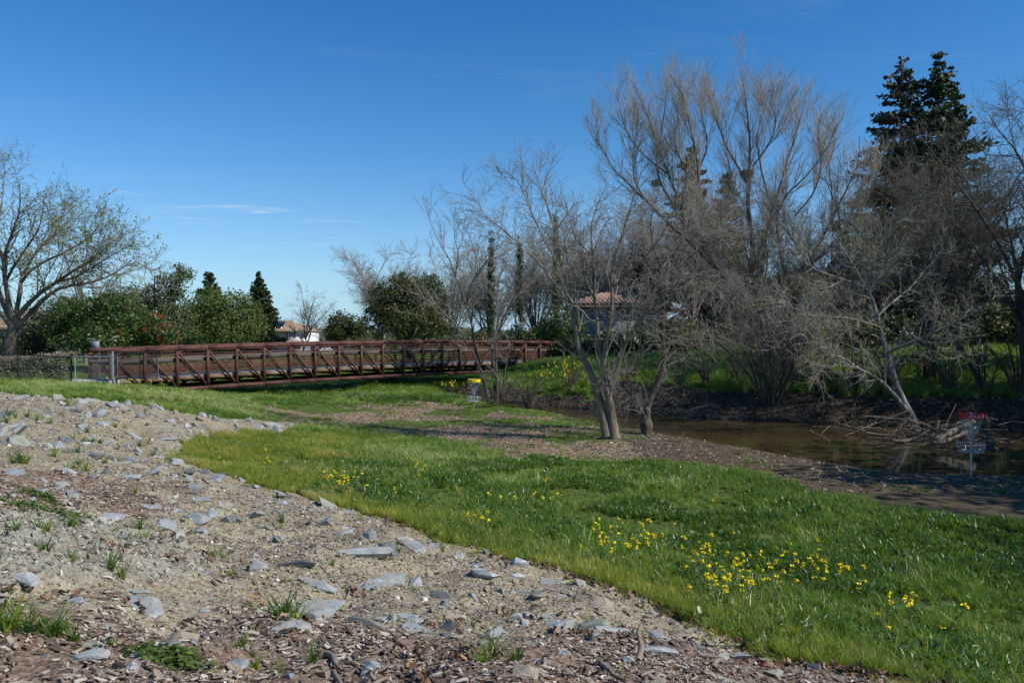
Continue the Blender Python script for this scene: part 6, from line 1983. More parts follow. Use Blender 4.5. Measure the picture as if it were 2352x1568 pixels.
# hedge behind the fence
hx0, hx1 = W(-330, 850, 38).x, W(164, 850, 37.0).x
rg = np.random.default_rng(78)
nh = 15000
P_ = np.c_[rg.uniform(hx0, hx1, nh), np.zeros(nh), rg.random(nh)]
fc = rg.random(nh) < .72
P_[:, 1] = np.where(fc, 36.55 + np.abs(rg.normal(0, .05, nh)), rg.uniform(36.6, 37.8, nh)) + .05 * fbm(P_[:, 0], P_[:, 2] * 2, .5, 2, 5) + np.clip(-(P_[:, 0] + 20) * .11, 0, 2)
ztop = 2.42 + .10 * np.sin(P_[:, 0] * .9) + .10 * np.clip(P_[:, 0] + 23, -2, 1)
P_[:, 2] = np.where(fc, 1.0 + P_[:, 2] * (ztop - 1.0), ztop + rg.normal(0, .05, nh))
hb = ((hx0 + hx1) / 2, 37.0, 1.2)
t = thing('clipped_hedge', 'clipped grey green hedge behind the black chain link fence', 'hedge', hb)
V, F = cards(rg, P_, .10, np.array((.2, -.5, .5)))
part('foliage', (V, F), MT['leaf_hedge'], t, attrs={'tint': ('FACE', rg.random(len(F)) ** 1.1)})
part('stems', join(*[tubes(np.array([[(x, 37.2 + np.clip(-(x + 20) * .11, 0, 2), 1.0), (x + rg.normal(0, .1), 37.2 + np.clip(-(x + 20) * .11, 0, 2), 2.3)]]), np.array([[.03, .015]]), 5) for x in np.linspace(hx0 + .3, hx1 - .3, 18)]), MT['bark_dark'], t)


# conifers
def conifer(name, label, base, H_, rad, seed, mats, group=None, start=.06, dens=8.0, leaf=.3, sparse_top=0.0, droop=.12, per=16, brown=0.0, power=.85):
    rg = np.random.default_rng(seed)
    b = np.array(base, float)
    t = thing(name, label, 'tree', base, group)
    tp = spline([b + (0, 0, -.1), b + (rg.normal(0, .1), 0, H_ * .5), b + (rg.normal(0, .15), 0, H_)], 12)
    part('trunk', tubes(tp[None], np.linspace(H_ * .018 + .05, .02, 12)[None], 8), mats[0], t, True)
    nb = int(H_ * dens)
    f = np.sort(start + (1 - start) * rg.random(nb) ** 1.0)
    L = rad * np.clip(1.0 - (f - start) / (1 - start), .03, 1) ** power * rg.uniform(.42, 1.15, nb) * (1 + .10 * np.sin(f * 23 + seed))
    a = rg.random(nb) * 2 * PI
    K = 6
    s = np.linspace(0, 1, K)
    el = .25 - droop * 3 * (1 - f) + rg.normal(0, .1, nb)
    P = np.zeros((nb, K, 3))
    P[:, :, 0] = tp[0, 0] + np.interp(f, np.linspace(0, 1, 12), tp[:, 0] - tp[0, 0])[:, None] + np.cos(a)[:, None] * L[:, None] * s
    P[:, :, 1] = b[1] + np.sin(a)[:, None] * L[:, None] * s
    P[:, :, 2] = b[2] + (f * H_)[:, None] + L[:, None] * (np.sin(el)[:, None] * s - droop * (s ** 2) + .14 * s ** 3)
    R = np.clip(.012 * H_ * .12 + .018 * L, .012, .09)[:, None] * np.linspace(1, .3, K)[None]
    part('branches', tubes(P, R, 4), mats[0], t, True)
    cnt = np.maximum((L / rad * per * 9).astype(int), 9)
    if sparse_top: cnt = np.where(f > 1 - sparse_top, (cnt * .35).astype(int) + 2, cnt)
    idx = np.repeat(np.arange(nb), cnt); m = len(idx)
    q = .22 + .78 * rg.random(m) ** .7
    i = np.minimum((q * (K - 1)).astype(int), K - 2); g = (q * (K - 1) - i)[:, None]
    c = P[idx, i] * (1 - g) + P[idx, i + 1] * g
    wdt = (.22 * L[idx] * (1 - .4 * q))[:, None] * .55 + .05
    c = c + rg.normal(size=(m, 3)) * wdt * np.array((1, 1, .38)) - np.array((0, 0, .07))
    V, F = cards(rg, c, leaf * 1.12, np.array((0, 0, .35)), .5)
    tint = np.clip(rg.random(nb)[idx] * .5 + rg.random(m) * .5, 0, 1)
    if brown > 0:
        bsel = (rg.random(nb) < brown * np.clip((f - .45) * 3, .1, 1.3))[idx]
        Vb, Fb = V.reshape(-1, 4, 3)[bsel].reshape(-1, 3), np.arange(4 * bsel.sum()).reshape(-1, 4)
        part('brown_foliage', (Vb, Fb), MT['leaf_brown'], t, attrs={'tint': ('FACE', tint[bsel])})
        V = V.reshape(-1, 4, 3)[~bsel].reshape(-1, 3); F = np.arange(len(V)).reshape(-1, 4); tint = tint[~bsel]
    part('foliage', (V, F), mats[1], t, attrs={'tint': ('FACE', tint)})
    return t


cm = (MT['bark_red'], MT['leaf_conifer'])
def ctop(u, v, Y): return W(u, v, Y).z
g = gb(2150, 56); conifer('redwood', 'tall dark redwood with the full green top at the right', g, ctop(2122, 122, 56) - g[2], 6.0, 81, cm, 'two redwoods at the right', .05, 16, .36, .10, per=20, power=.75)
g = gb(2062, 57.5); conifer('redwood', 'redwood with browning foliage and a thin bare top left of the greener one', g, ctop(2068, 132, 57.5) - g[2], 5.6, 82, cm, 'two redwoods at the right', .05, 15, .34, .22, per=17, brown=.5, power=.7)
g = gb(1590, 66); conifer('evergreen_tree', 'dark evergreen seen through the left limbs of the cottonwood', g, ctop(1590, 335, 66) - g[2], 3.6, 83, cm, 'evergreens behind the cottonwood', .05, 12, .40, 0, per=15, power=.6)
g = gb(1672, 68); conifer('evergreen_tree', 'lower dark evergreen right behind the cottonwood limbs', g, ctop(1672, 400, 68) - g[2], 3.0, 84, cm, 'evergreens behind the cottonwood', .05, 12, .40, 0, per=15, power=.6)
g = gb(597, 95); conifer('cedar', 'neat pointed conifer rising above the white house', g, ctop(595, 624, 95) - g[2], 2.9, 85, cm, None, .05, 26, .36, 0, .05, per=13, power=.8)
g = gb(482, 78); conifer('cypress_top_tree', 'blunt dark conifer rising behind the full green tree', g, ctop(481, 625, 78) - g[2], 2.4, 86, (MT['bark_dark'], MT['leaf_dark']), None, .05, 24, .34, 0, .05, per=13, power=.6)
g = gb(1480, 72); conifer('evergreen_tree', 'dark evergreen behind the grey walled house', g, ctop(1480, 545, 72) - g[2], 2.6, 88, cm, 'evergreens behind the cottonwood', .05, 12, .38, 0, per=13, power=.6)


def column(u, v0, Y, wpx, seed, label):
    b_ = gb(u, Y); z1 = W(u, v0, Y).z; hh = z1 - b_[2]; r = wpx / 1829.6 * Y / 2
    lob = [((b_[0], b_[1], b_[2] + hh * f), (r * (1 - .55 * f ** 3), r, hh * .14)) for f in (.1, .24, .38, .52, .66, .8, .91)]
    return evergreen('italian_cypress', label, 'tree', b_, lob, 460, 13, .15, (MT['bark_dark'], MT['leaf_cypress']), seed, .2, .07, 'slim cypress columns')


column(1128, 540, 58, 15, 91, 'leftmost slim cypress column beyond the bridge')
column(1193, 560, 59, 18, 92, 'middle slim cypress column beyond the bridge')
column(1276, 505, 60, 15, 93, 'slim cypress column directly behind the main limb of the forked tree')
# citrus, ivy willow, dark shrubs round the houses
evergreen('orange_tree', 'small orange tree with ripe fruit before the grey walled house', 'tree', gb(1292, 53), [lobe(1285, 738, 53, 42, 36), lobe(1315, 755, 53, 30, 26), lobe(1262, 755, 53, 28, 24)], 420, 13, .15, (MT['bark_dark'], MT['leaf_toyon']), 94, .35, .08, extra=[('oranges', MT['orange'], 46, .055, lambda p: True)])
evergreen('young_willow', 'yellow green leafing tree behind the cottonwood trunk', 'tree', gb(1712, 52), [lobe(1690, 600, 52, 18, 55), lobe(1728, 650, 52, 22, 60), lobe(1745, 590, 52, 14, 35), lobe(1700, 690, 52, 22, 45), lobe(1690, 545, 52, 12, 30)], 330, 10, .13, (MT['bark_cotton'], MT['leaf_willow']), 95, .4, .12, shell=.6)
SHR = [(1235, 66, 62, 44, 'leaf_oak'), (1330, 57, 60, 30, 'leaf_dark'), (1100, 68, 62, 36, 'leaf_oak'), (1180, 70, 60, 42, 'leaf_dark'), (1395, 51, 66, 34, 'leaf_dark'), (1470, 50, 60, 42, 'leaf_dark'), (1545, 51, 66, 60, 'leaf_oak'), (1625, 53, 60, 66, 'leaf_dark'), (1810, 49, 72, 52, 'leaf_dark'), (1895, 49, 66, 58, 'leaf_dark'), (1975, 48.5, 66, 70, 'leaf_oak'), (2055, 48.5, 66, 66, 'leaf_dark'), (2135, 48.5, 66, 60, 'leaf_dark'), (2215, 48, 72, 76, 'leaf_dark'), (2300, 47.5, 76, 92, 'leaf_oak'), (2390, 47, 80, 100, 'leaf_dark')]
SLAB = ['dark olive shrub left of the orange tree, beyond the bridge end', 'low dark shrub beside the orange tree', 'olive dark shrub seen over the right end of the bridge', 'dark shrub between the slim cypresses behind the bridge', 'low dark shrub under the eaves of the grey walled house', 'dark shrub at the right corner of the grey walled house', 'shrub behind the crown of the crooked tree', 'dark shrub behind the thicket left of the cottonwood', 'dark shrub under the tiled house, right of the cottonwood', 'dark shrub below the solar panels of the tiled house', 'taller shrub behind the leaning pale tree', 'dark shrub below the left redwood', 'dark shrub below the right redwood', 'dark shrub right of the redwoods', 'tall dark shrub near the right edge', 'tall dark shrub cut by the right edge']
for k, (u, Y, wu, hv, mt) in enumerate(SHR):
    b_ = gb(u, Y)
    evergreen('dark_shrub', SLAB[k], 'shrub', b_, [lobe(u, 812 - hv * .55, Y, wu * .8, hv * .62), lobe(u - wu * .5, 815 - hv * .4, Y, wu * .5, hv * .45), lobe(u + wu * .5, 815 - hv * .42, Y, wu * .5, hv * .48), lobe(u + wu * .1, 812 - hv * .95, Y + .4, wu * .5, hv * .4)], 560, 13, .24, (MT['bark_dark'], MT[mt]), 110 + k, .5, .1, 'dark shrubs behind the bank grass')
# shading evergreens right of the frame (their shade lies on the water and the bank)
for k, (x, y, hh, r, lab) in enumerate(((20.0, 14.6, 11.5, 3.7, 'broad evergreen on the bank right of the view'), (23.6, 18.0, 13.5, 4.3, 'second evergreen on the bank right of the view, farther back'), (30.5, 25.0, 12.5, 4.4, 'third evergreen right of the view beside the creek'), (26.2, 29.2, 12.0, 3.9, 'evergreen right of the view on the far bank'), (31.0, 34.5, 13.0, 4.4, 'farthest evergreen right of the view on the far bank'))):
    zb = gz1(x, y)
    evergreen('bank_evergreen', lab, 'tree', (x, y, zb), [((x, y, zb + hh * .62), (r, r, hh * .36)), ((x - r * .5, y + r * .3, zb + hh * .45), (r * .7, r * .7, hh * .25)), ((x + r * .5, y - r * .3, zb + hh * .5), (r * .7, r * .7, hh * .28))], 520, 12, .34, (MT['bark_dark'], MT['leaf_dark']), 140 + k, .8, .28, 'evergreens right of the view')

# palm far left
g = gb(163, 75); ph = W(163, 700, 75).z - g[2]
pal = thing('palm_tree', 'shaggy palm showing between the limbs of the spreading tree', 'tree', g)
part('trunk', tubes(np.array([[(g[0], g[1], g[2] - .1), (g[0], g[1], g[2] + ph)]]), np.array([[.25, .2]]), 8), MT['bark_dark'], pal)
rg = np.random.default_rng(99)
fr = []
for i in range(46):
    a = rg.random() * 6.28; e = rg.uniform(-.6, 1.2); L = rg.uniform(1.2, 1.8)
    s = np.linspace(0, 1, 6)
    c = np.array((g[0], g[1], g[2] + ph)) + np.c_[np.cos(a) * math.cos(e) * L * s, np.sin(a) * math.cos(e) * L * s, math.sin(e) * L * s - .9 * s ** 2]
    c = np.repeat(c, 7, 0) + rg.normal(0, .10, (42, 3))
    fr.append(c)
V, F = cards(rg, np.concatenate(fr), .38, None, .22)
part('fronds', (V, F), MT['frond'], pal, attrs={'tint': ('FACE', rg.random(len(F)))})

# ------------------------------------------------------------------ houses
def hip_roof(x0, x1, y0, y1, z, rise, over, ridge_frac=.5):
    x0 -= over; x1 += over; y0 -= over; y1 += over
    w_, d_ = x1 - x0, y1 - y0
    if w_ > d_:
        r0 = (x0 + d_ / 2, (y0 + y1) / 2, z + rise); r1 = (x1 - d_ / 2, (y0 + y1) / 2, z + rise)
    else:
        r0 = ((x0 + x1) / 2, y0 + w_ / 2, z + rise); r1 = ((x0 + x1) / 2, y1 - w_ / 2, z + rise)
    V = [(x0, y0, z), (x1, y0, z), (x1, y1, z), (x0, y1, z), r0, r1, (x0, y0, z - .18), (x1, y0, z - .18), (x1, y1, z - .18), (x0, y1, z - .18)]
    if w_ > d_: F = [(0, 1, 5, 4), (1, 2, 5), (2, 3, 4, 5), (3, 0, 4)]
    else: F = [(0, 1, 4), (1, 2, 5, 4), (2, 3, 5), (3, 0, 4, 5)]
    F += [(0, 6, 7, 1), (1, 7, 8, 2), (2, 8, 9, 3), (3, 9, 6, 0), (9, 8, 7, 6)]
    return np.array(V, float), F, r0, r1


def tile_rows(x0, x1, y0, z, rise, depth, mat, parent, n=9, barrel=True, pitch=.42, x0t=None, x1t=None):
    """rows of tiles proud of the front roof plane (eave at y0, rising towards +y)"""
    sl = math.hypot(depth, rise)
    Vs = []
    for r in range(n):
        f0 = r / n
        a0 = x0 + ((x0t if x0t is not None else x0) - x0) * f0; a1 = x1 + ((x1t if x1t is not None else x1) - x1) * f0
        y = y0 + depth * f0 - .03; zz = z + rise * f0 + .02
        dy, dz = depth / n * 1.02, rise / n * 1.02
        if barrel:
            m = int((a1 - a0) / pitch)
            for k in range(m):
                xc = a0 + (k + .5) * (a1 - a0) / m
                Vs.append(tubes(np.array([[(xc, y, zz), (xc, y + dy, zz + dz)]]), np.array([[pitch * .36, pitch * .30]]), 6))
        else:
            Vs.append(beam((a0, y + dy / 2, zz + dz / 2), (a1, y + dy / 2, zz + dz / 2), dy, .045, (0, -rise / sl, depth / sl)))
    return part('tile_row', join(*Vs), mat, parent)


def window(parent, x0, x1, y, z0, z1, mullions=2, shutter=None, face=-1, mat=None):
    f = part('window', join(box(x0, x1, y + face * .05, y, z0 - .08, z0), box(x0, x1, y + face * .05, y, z1, z1 + .08), box(x0 - .08, x0, y + face * .05, y, z0 - .08, z1 + .08), box(x1, x1 + .08, y + face * .05, y, z0 - .08, z1 + .08),
                            *[box(x0 + (x1 - x0) * k / mullions - .025, x0 + (x1 - x0) * k / mullions + .025, y + face * .045, y + face * .012, z0, z1) for k in range(1, mullions)], box(x0, x1, y + face * .042, y + face * .012, (z0 + z1) / 2 - .02, (z0 + z1) / 2 + .02)), mat or MT['trim_white'], parent)
    part('pane', box(x0, x1, y + face * .011, y + face * .004, z0, z1), MT['glass'], f)
    if shutter:
        for a, b in ((x0 - .65, x0 - .1), (x1 + .1, x1 + .65)):
            part('shutter', box(a, b, y + face * .06, y, z0 - .1, z1 + .1), MT['shutter'], parent)


# white two storey house beyond the bridge
Yh = 180.0
def HX(zx, Y=Yh): return W((900 + zx * .2551) * .57422, 700, Y).x
def HZ(zy, Y=Yh): return W(600, (1250 + zy * .2551) * .57422, Y).z
gh = -1.3
h = thing('white_house', 'white two storey house with tan hip roof and dark solar panels beyond the bridge', 'house', (HX(800), Yh, gh))
xm = HX(962)
part('wall', box(HX(470), xm, Yh + 1.6, Yh + 11, gh - .3, HZ(285)), MT['stucco_white'], h)
part('wing_wall', box(xm + .02, HX(1305), Yh - .2, Yh + 10, gh - .3, HZ(288)), MT['stucco_white'], h)
V, F, r0, r1 = hip_roof(HX(400), HX(1290), Yh - .2, Yh + 10.5, HZ(284), HZ(115) - HZ(284), .55)
rf = part('roof', (V, F), MT['roof_tan'], h)
fx0, fx1, fy0 = HX(400) - .55, HX(1290) + .55, Yh - .75
dep = (10.7 + 1.1) / 2
tile_rows(fx0, fx1, fy0, HZ(284), HZ(115) - HZ(284), dep, MT['roof_tan'], h, 16, False, x0t=fx0 + dep, x1t=fx1 - dep)
rs = HZ(115) - HZ(284); sl = math.hypot(dep, rs)
for k in range(3):
    a0 = HX(600) + k * 1.35; f0, f1 = .18, .78
    pa = np.array((a0 + .65, fy0 + dep * (f0 + f1) / 2, HZ(284) + rs * (f0 + f1) / 2)) + np.array((0, -rs / sl, dep / sl)) * .14
    d = np.array((0, dep, rs)) / sl * sl * (f1 - f0) / 2
    part('solar_panel', beam(pa - d, pa + d, 1.28, .06, (0, -rs / sl, dep / sl)), MT['solar'], h)
yb_ = Yh - .2
window(h, HX(1000), HX(1064), yb_, HZ(385), HZ(308), 2, True)
window(h, HX(570), HX(640), Yh + 1.6, HZ(402), HZ(320), 2)
window(h, HX(1195), HX(1250), yb_, HZ(395), HZ(330), 2)
part('trim_band', box(HX(1120), HX(1305), yb_ - .06, yb_, HZ(362), HZ(354)), MT['shutter'], h)
V, F, _, _ = hip_roof(HX(950), HX(1310), Yh - 5.0, Yh - .3, HZ(470), HZ(424) - HZ(470), .4)
part('porch_roof', (V, F), MT['roof_tan'], h)
part('garage_wall', box(HX(965), HX(1300), Yh - 4.8, Yh - .3, gh - .3, HZ(472)), MT['stucco_white'], h)
part('garage_door', box(HX(1060), HX(1275), Yh - 4.9, Yh - 4.8, gh, HZ(520)), MT['shutter'], h)
V, F, _, _ = hip_roof(HX(430), HX(650), Yh - 2.4, Yh + 1.5, HZ(455), HZ(405) - HZ(455), .4)
part('porch_roof', (V, F), MT['roof_tan'], h)
part('porch_wall', box(HX(450), HX(640), Yh - 2.2, Yh + 1.5, gh - .3, HZ(456)), MT['stucco_white'], h)

# roofs far left
Yf = 95.0
h2 = thing('left_house', 'tan roofed house glimpsed at the left edge behind the spreading tree', 'house', (W(40, 740, Yf).x, Yf, gz1(W(40, 740, Yf).x, Yf)))
xa, xb = W(-120, 740, Yf).x, W(118, 740, Yf).x; ze = W(0, 752, Yf).z; gzf = gz1((xa + xb) / 2, Yf)
part('wall', box(xa, xb, Yf, Yf + 9, gzf - .3, ze), MT['stucco_tan'], h2)
V, F, _, _ = hip_roof(xa, xb, Yf, Yf + 9, ze, W(0, 712, Yf).z - ze, .5)
part('roof', (V, F), MT['roof_tan'], h2)
tile_rows(xa - .5, xb + .5, Yf - .5, ze, W(0, 712, Yf).z - ze, 5.0, MT['roof_tan'], h2, 9, False, x0t=xa + 4.5, x1t=xb - 4.5)
window(h2, xa + 3, xa + 4.6, Yf, gzf + 1.0, gzf + 2.2)
h4 = thing('brown_roof_house', 'brown roofed house glimpsed below the palm', 'house', (W(185, 740, 110).x, 110, gz1(W(185, 740, 110).x, 110)))
xa, xb = W(150, 740, 110).x, W(240, 740, 110).x; gzf = gz1(xa, 110)
part('wall', box(xa, xb, 110, 118, gzf - .3, W(0, 745, 110).z), MT['stucco_tan'], h4)
V, F, _, _ = hip_roof(xa, xb, 110, 118, W(0, 745, 110).z, W(0, 722, 110).z - W(0, 745, 110).z, .5)
part('roof', (V, F), MT['roof_tan'], h4)

# grey walled house behind the forked tree
Yg = 64.0
xa, xb = W(1318, 740, Yg).x, W(1530, 740, Yg).x; ze = W(1400, 700, Yg).z; gzf = gz1((xa + xb) / 2, Yg)
h3 = thing('grey_house', 'grey walled house with pink tile roof behind the forked tree', 'house', ((xa + xb) / 2, Yg, gzf))
part('wall', box(xa, xb, Yg, Yg + 9, gzf - .3, ze), MT['stucco_grey'], h3)
rise = W(1400, 655, Yg).z - ze
V, F, _, _ = hip_roof(xa, xb, Yg, Yg + 9, ze, rise, .5)
part('roof', (V, F), MT['roof_pink'], h3)
tile_rows(xa - .5, xb + .5, Yg - .5, ze, rise, 5.0, MT['roof_pink'], h3, 10, True, .36, x0t=xa + 4.3, x1t=xb - 4.3)
sl = math.hypot(5, rise)
for k in range(2):
    pa = np.array((W(1455 + 28 * k, 700, Yg).x, Yg - .5 + 2.5, ze + rise * .5)) + np.array((0, -rise / sl, 5 / sl)) * .32
    d = np.array((0, 5, rise)) / sl * 1.5
    part('solar_panel', beam(pa - d, pa + d, .95, .06, (0, -rise / sl, 5 / sl)), MT['solar'], h3)
window(h3, xa + 2.2, xa + 3.4, Yg, gzf + 1.1, gzf + 2.2, mat=MT['stucco_grey'])
# tiled house right of the cottonwood
Yt = 57.0
xa, xb = W(1745, 700, Yt).x, W(2040, 700, Yt).x; ze = W(1850, 655, Yt).z; gzf = gz1((xa + xb) / 2, Yt)
h5 = thing('tiled_house', 'tan house with terracotta tile roof and solar panels right of the cottonwood', 'house', ((xa + xb) / 2, Yt, gzf))
part('wall', box(xa, xb, Yt, Yt + 10, gzf - .3, ze), MT['stucco_tan'], h5)
rise = W(1900, 606, Yt).z - ze
V, F, _, _ = hip_roof(xa, xb, Yt, Yt + 10, ze, rise, .5)
part('roof', (V, F), MT['roof_pink'], h5)
tile_rows(xa - .5, xb + .5, Yt - .5, ze, rise, 5.5, MT['roof_pink'], h5, 11, True, .36, x0t=xa + 4.9, x1t=xb - 4.9)
sl = math.hypot(5.5, rise)
for k in range(5):
    pa = np.array((W(1885 + 27 * k, 700, Yt).x, Yt - .5 + 2.9, ze + rise * .53)) + np.array((0, -rise / sl, 5.5 / sl)) * .32
    d = np.array((0, 5.5, rise)) / sl * 1.75
    part('solar_panel', beam(pa - d, pa + d, .82, .06, (0, -rise / sl, 5.5 / sl)), MT['solar'], h5)
part('roof_vent', box(xb - 3.0, xb - 2.7, Yt + 3.2, Yt + 3.5, ze + rise * .6, ze + rise + .3), MT['roof_pink'], h5)
window(h5, xa + 2.0, xa + 3.4, Yt, gzf + 1.6, gzf + 2.9); window(h5, xa + 5.2, xa + 6.6, Yt, gzf + 1.6, gzf + 2.9)
# tan boundary wall seen through the twigs at the right
yb1 = 53.0
xa, xb = W(2020, 760, yb1).x, W(2300, 760, yb1).x
w1 = thing('garden_wall', 'tan garden wall glimpsed through the twigs below the redwoods', 'wall', ((xa + xb) / 2, yb1, gz1((xa + xb) / 2, yb1)))
part('wall_panel', box(xa, xb, yb1, yb1 + .2, gz1(xa, yb1) - .5, W(2100, 745, yb1).z), MT['stucco_tan'], w1)
part('coping', box(xa - .05, xb + .05, yb1 - .05, yb1 + .25, W(2100, 745, yb1).z + .003, W(2100, 741, yb1).z + .003), MT['trim_white'], w1)


# ------------------------------------------------------------------ parked cars far beyond the bridge
def car(loc, rz, paint, label, L=4.5, Wd=1.8, Hc=1.48):
    t = thing('parked_car', label, 'car', loc, 'cars parked by the houses', rz)
    prof = [(-L / 2, .35), (-L / 2 + .02, .78), (-L / 2 + .25, .92), (-.95, .98), (-.35, Hc), (.95, Hc), (1.6, 1.0), (L / 2 - .05, .92), (L / 2, .70), (L / 2, .35)]
    n = len(prof)
    V = []
    for y, k in ((-Wd / 2, 1), (-Wd / 2 + .06, 0), (Wd / 2 - .06, 0), (Wd / 2, 1)):
        for x, z in prof:
            inset = .16 if z > 1.05 else 0
            yy = y + (inset if y < 0 else -inset)
            V.append((x, yy, z if k == 0 else z - .02))
    F = []
    for j in range(3):
        for i in range(n):
            a = j * n + i; b = j * n + (i + 1) % n
            F.append((a, b, b + n, a + n))
    F += [tuple(range(n))[::-1], tuple(range(3 * n, 4 * n))]
    part('body', (np.array(V), F), paint, t, world=False)
    for s in (-1, 1):
        yw = s * (Wd / 2 - .155)
        g_ = [(-.85, yw, 1.0), (1.45, yw, 1.02), (.88, yw, Hc - .08), (-.33, yw, Hc - .08)]
        g2 = [(x, y + s * .012, z) for x, y, z in g_]
        part('side_window', (np.array(g_ + g2), [(0, 1, 2, 3), (7, 6, 5, 4), (0, 4, 5, 1), (1, 5, 6, 2), (2, 6, 7, 3), (3, 7, 4, 0)]), MT['glass'], t, world=False)
        for xw in (-1.35, 1.35):
            V_, F_ = rod((xw, s * (Wd / 2 - .2), .33), (xw, s * (Wd / 2 + .01), .33), .33, 14)
            part('wheel', (V_, F_), MT['tyre'], t, world=False)
        part('tail_light', box(L / 2 - .03, L / 2 + .012, s * .70 - .14, s * .70 + .14, .68, .84), MT['tail'], t, world=False)
    part('windscreen', beam((-.93, 0, 1.0), (-.37, 0, Hc - .03), Wd - .42, .03, (-.8, 0, 1)), MT['glass'], t, world=False)
    return t


for zx, Y, rz, paint, lab in ((890, 168, .1, 'car_blue', 'dark blue car parked before the white house'), (1275, 166, .2, 'car_silver', 'silver car parked at the garage of the white house'), (540, 166, 0, 'car_white', 'white car parked left of the white house, behind the bridge rails'), (1560, 164, .15, 'car_white', 'white car parked right of the white house, behind the bridge rails')):
    x = HX(zx, Y); car((x, Y, gz1(x, Y)), rz, MT[paint], lab)
x = W(640, 790, 150).x
setp(obj('road', mesh_from('road', *box(-110, 10, 156, 163, -1.6, 0), MT['asphalt'])), 'far asphalt street', kind='structure')
rd = bpy.data.objects['road']
rd.data.vertices.foreach_set('co', np.array([(p.co.x, p.co.y, gz1(p.co.x, p.co.y) + (.05 if p.co.z > -1 else -.4)) for p in rd.data.vertices], np.float32).ravel())

# distant wooded hill line
m, t = material('far_wood'); P = geo(t)
finish(t, t.ramp(t.noise(P, .25, 6, .7), [(.35, (.05, .06, .03)), (.65, (.12, .115, .07))]), .95, spec=.1)
MT['far_wood'] = m
rg = np.random.default_rng(5)
n = 15000
ang = rg.uniform(-.75, .75, n); rr = rg.uniform(215, 330, n)
tx = np.sin(ang) * rr; ty = np.cos(ang) * rr
hh = 2.5 + 5.5 * np.clip(.5 + fbm(tx, ty, 26, 3, 7), 0, 1)
C = np.c_[tx, ty, -1.0 + hh * rg.random(n) ** .7]
V, F = cards(rg, C, 2.2)
setp(obj('far_wood', mesh_from('far_wood', V, F, MT['leaf_olive'], attrs={'tint': ('FACE', rg.random(n))})), 'low far off line of trees beyond the houses', 'wood', kind='stuff')

# ------------------------------------------------------------------ driftwood at the right
def limb_obj(name, pts, r0, r1, label, mat, cat='driftwood', group='driftwood in the creek', S=8, knob=.12, seed=1):
    rg = np.random.default_rng(seed)
    c = spline(pts, 14)
    r = np.linspace(r0, r1, 14) * (1 + rg.normal(0, knob, 14))
    V, F = tubes(c[None], r[None], S)
    V = V + rg.normal(0, r0 * .06, V.shape)
    o = V.mean(0)
    F = [tuple(f) for f in F.tolist()] + [tuple(range(S))[::-1], tuple(range(13 * S, 14 * S))]
    return setp(obj(name, mesh_from(name, V - o, F, mat, True), loc=o), label, cat, group)


ZD = (3500, 1300, .6697)
limb_obj('log', zpts(ZD, [(350, 690), (420, 655), (480, 625), (540, 600), (590, 575)], 24.5, 1.0), .10, .075, 'pale split driftwood log sloping up behind the red banded basket', MT['driftwood'], S=8, knob=.16, seed=2)
limb_obj('log', zpts(ZD, [(345, 705), (430, 690), (520, 650), (600, 610)], 24.2, .8), .07, .05, 'darker broken log below the pale split driftwood log', MT['driftwood'], seed=3)
limb_obj('fallen_branch', zpts(ZD, [(105, 690), (190, 690), (250, 665), (300, 640), (340, 610)], 25.5, .6), .06, .03, 'pale bent branch lying at the foot of the leaning tree', MT['driftwood'], seed=4)
limb_obj('fallen_branch', zpts(ZD, [(-60, 640), (40, 655), (120, 660), (220, 690), (300, 690)], 26.5, -.5), .035, .02, 'thin branch trailing on the water left of the leaning tree', MT['driftwood'], seed=5)
limb_obj('board', zpts(ZD, [(655, 535), (665, 560), (682, 585)], 23.6), .065, .05, 'broken pale plank end sticking up right of the red band', MT['driftwood'], S=4, knob=.03, seed=6)
limb_obj('fallen_branch', zpts(ZD, [(600, 548), (640, 540), (662, 535)], 23.7), .018, .012, 'thin stick holding up the broken plank end', MT['stick'], seed=7)
limb_obj('fallen_branch', zpts(ZD, [(640, 690), (720, 692), (790, 700), (850, 690)], 23.5, .6), .03, .015, 'thin branch right of the red banded basket', MT['driftwood'], seed=8)
limb_obj('root_snag', zpts(ZD, [(700, 745), (690, 700), (672, 660), (700, 640)], 24.2), .16, .05, 'dark root snag right of the red banded basket', MT['bark_dark'], seed=9, knob=.25)
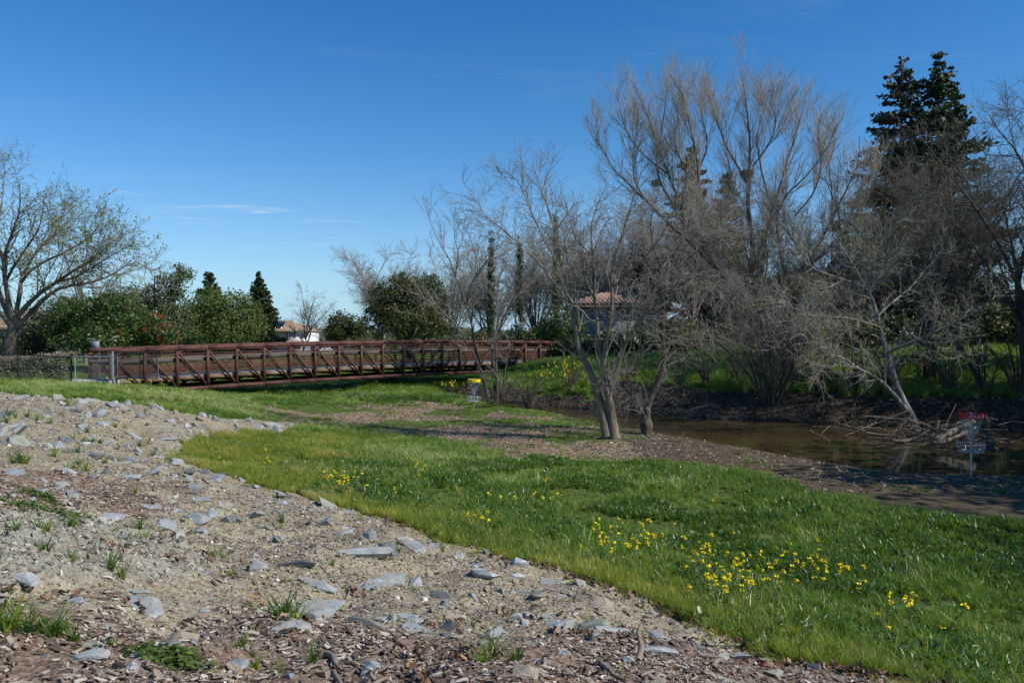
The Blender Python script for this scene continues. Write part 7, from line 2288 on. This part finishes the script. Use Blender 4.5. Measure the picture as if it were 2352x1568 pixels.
limb_obj('fallen_branch', zpts(ZD, [(770, 760), (785, 735), (800, 705)], 23.8), .05, .02, 'dark stub standing in the water near the right edge', MT['bark_dark'], seed=10)
limb_obj('fallen_branch', [tuple(G(1772, 1031)), tuple(G(1800, 1026) + Vector((0, 0, .12))), tuple(G(1835, 1030) + Vector((0, 0, .10))), tuple(G(1868, 1043))], .035, .02, 'bent branch lying on the mud at the water edge', MT['stick'], seed=11)
limb_obj('fallen_branch', [tuple(G(1890, 1045)), tuple(G(1935, 1034) + Vector((0, 0, .10))), tuple(G(1990, 1031) + Vector((0, 0, .14))), tuple(G(2020, 1042))], .04, .02, 'longer bent branch lying right of the first one at the water edge', MT['stick'], seed=12)
# brush heap of dead sticks under the leaning tree
rg = np.random.default_rng(66)
hp_ = zpts(ZD, [(330, 640)], 27.0)[0]
n = 170
c = hp_ + rg.normal(size=(n, 3)) * np.array((1.3, .7, .28)) - np.array((0, 0, .15))
d = unit(rg.normal(size=(n, 3)) * np.array((1, .6, .35))) * rg.uniform(.25, .9, (n, 1))
Ps = np.stack([c - d, c + rg.normal(0, .06, (n, 3)), c + d], 1)
V, F = tubes(Ps, np.repeat(rg.uniform(.008, .028, n)[:, None], 3, 1) * np.array((1, .9, .6)), 4)
V[:, 2] = np.maximum(V[:, 2], WATER_Z - .03)
setp(obj('brush_heap', mesh_from('brush_heap', V - hp_, F, MT['driftwood']), loc=hp_), 'heap of dead branches washed against the leaning tree', 'driftwood')
hp_ = np.array(W(1190, 945, 37.4)); hp_[2] = .15
n = 90
c = hp_ + rg.normal(size=(n, 3)) * np.array((1.2, .5, .15)); d = unit(rg.normal(size=(n, 3)) * np.array((1, .6, .3))) * rg.uniform(.2, .6, (n, 1))
V, F = tubes(np.stack([c - d, c, c + d], 1), np.full((n, 3), .018), 4)
setp(obj('brush_heap', mesh_from('brush_heap', V - hp_, F, MT['nest']), loc=hp_), 'dark heap of roots and sticks at the tip of the pool', 'driftwood')
print('done', sum(len(p.vertices) - 2 for me in bpy.data.meshes for p in me.polygons) if False else sum(len(me.loops) - 2 * len(me.polygons) for me in bpy.data.meshes))
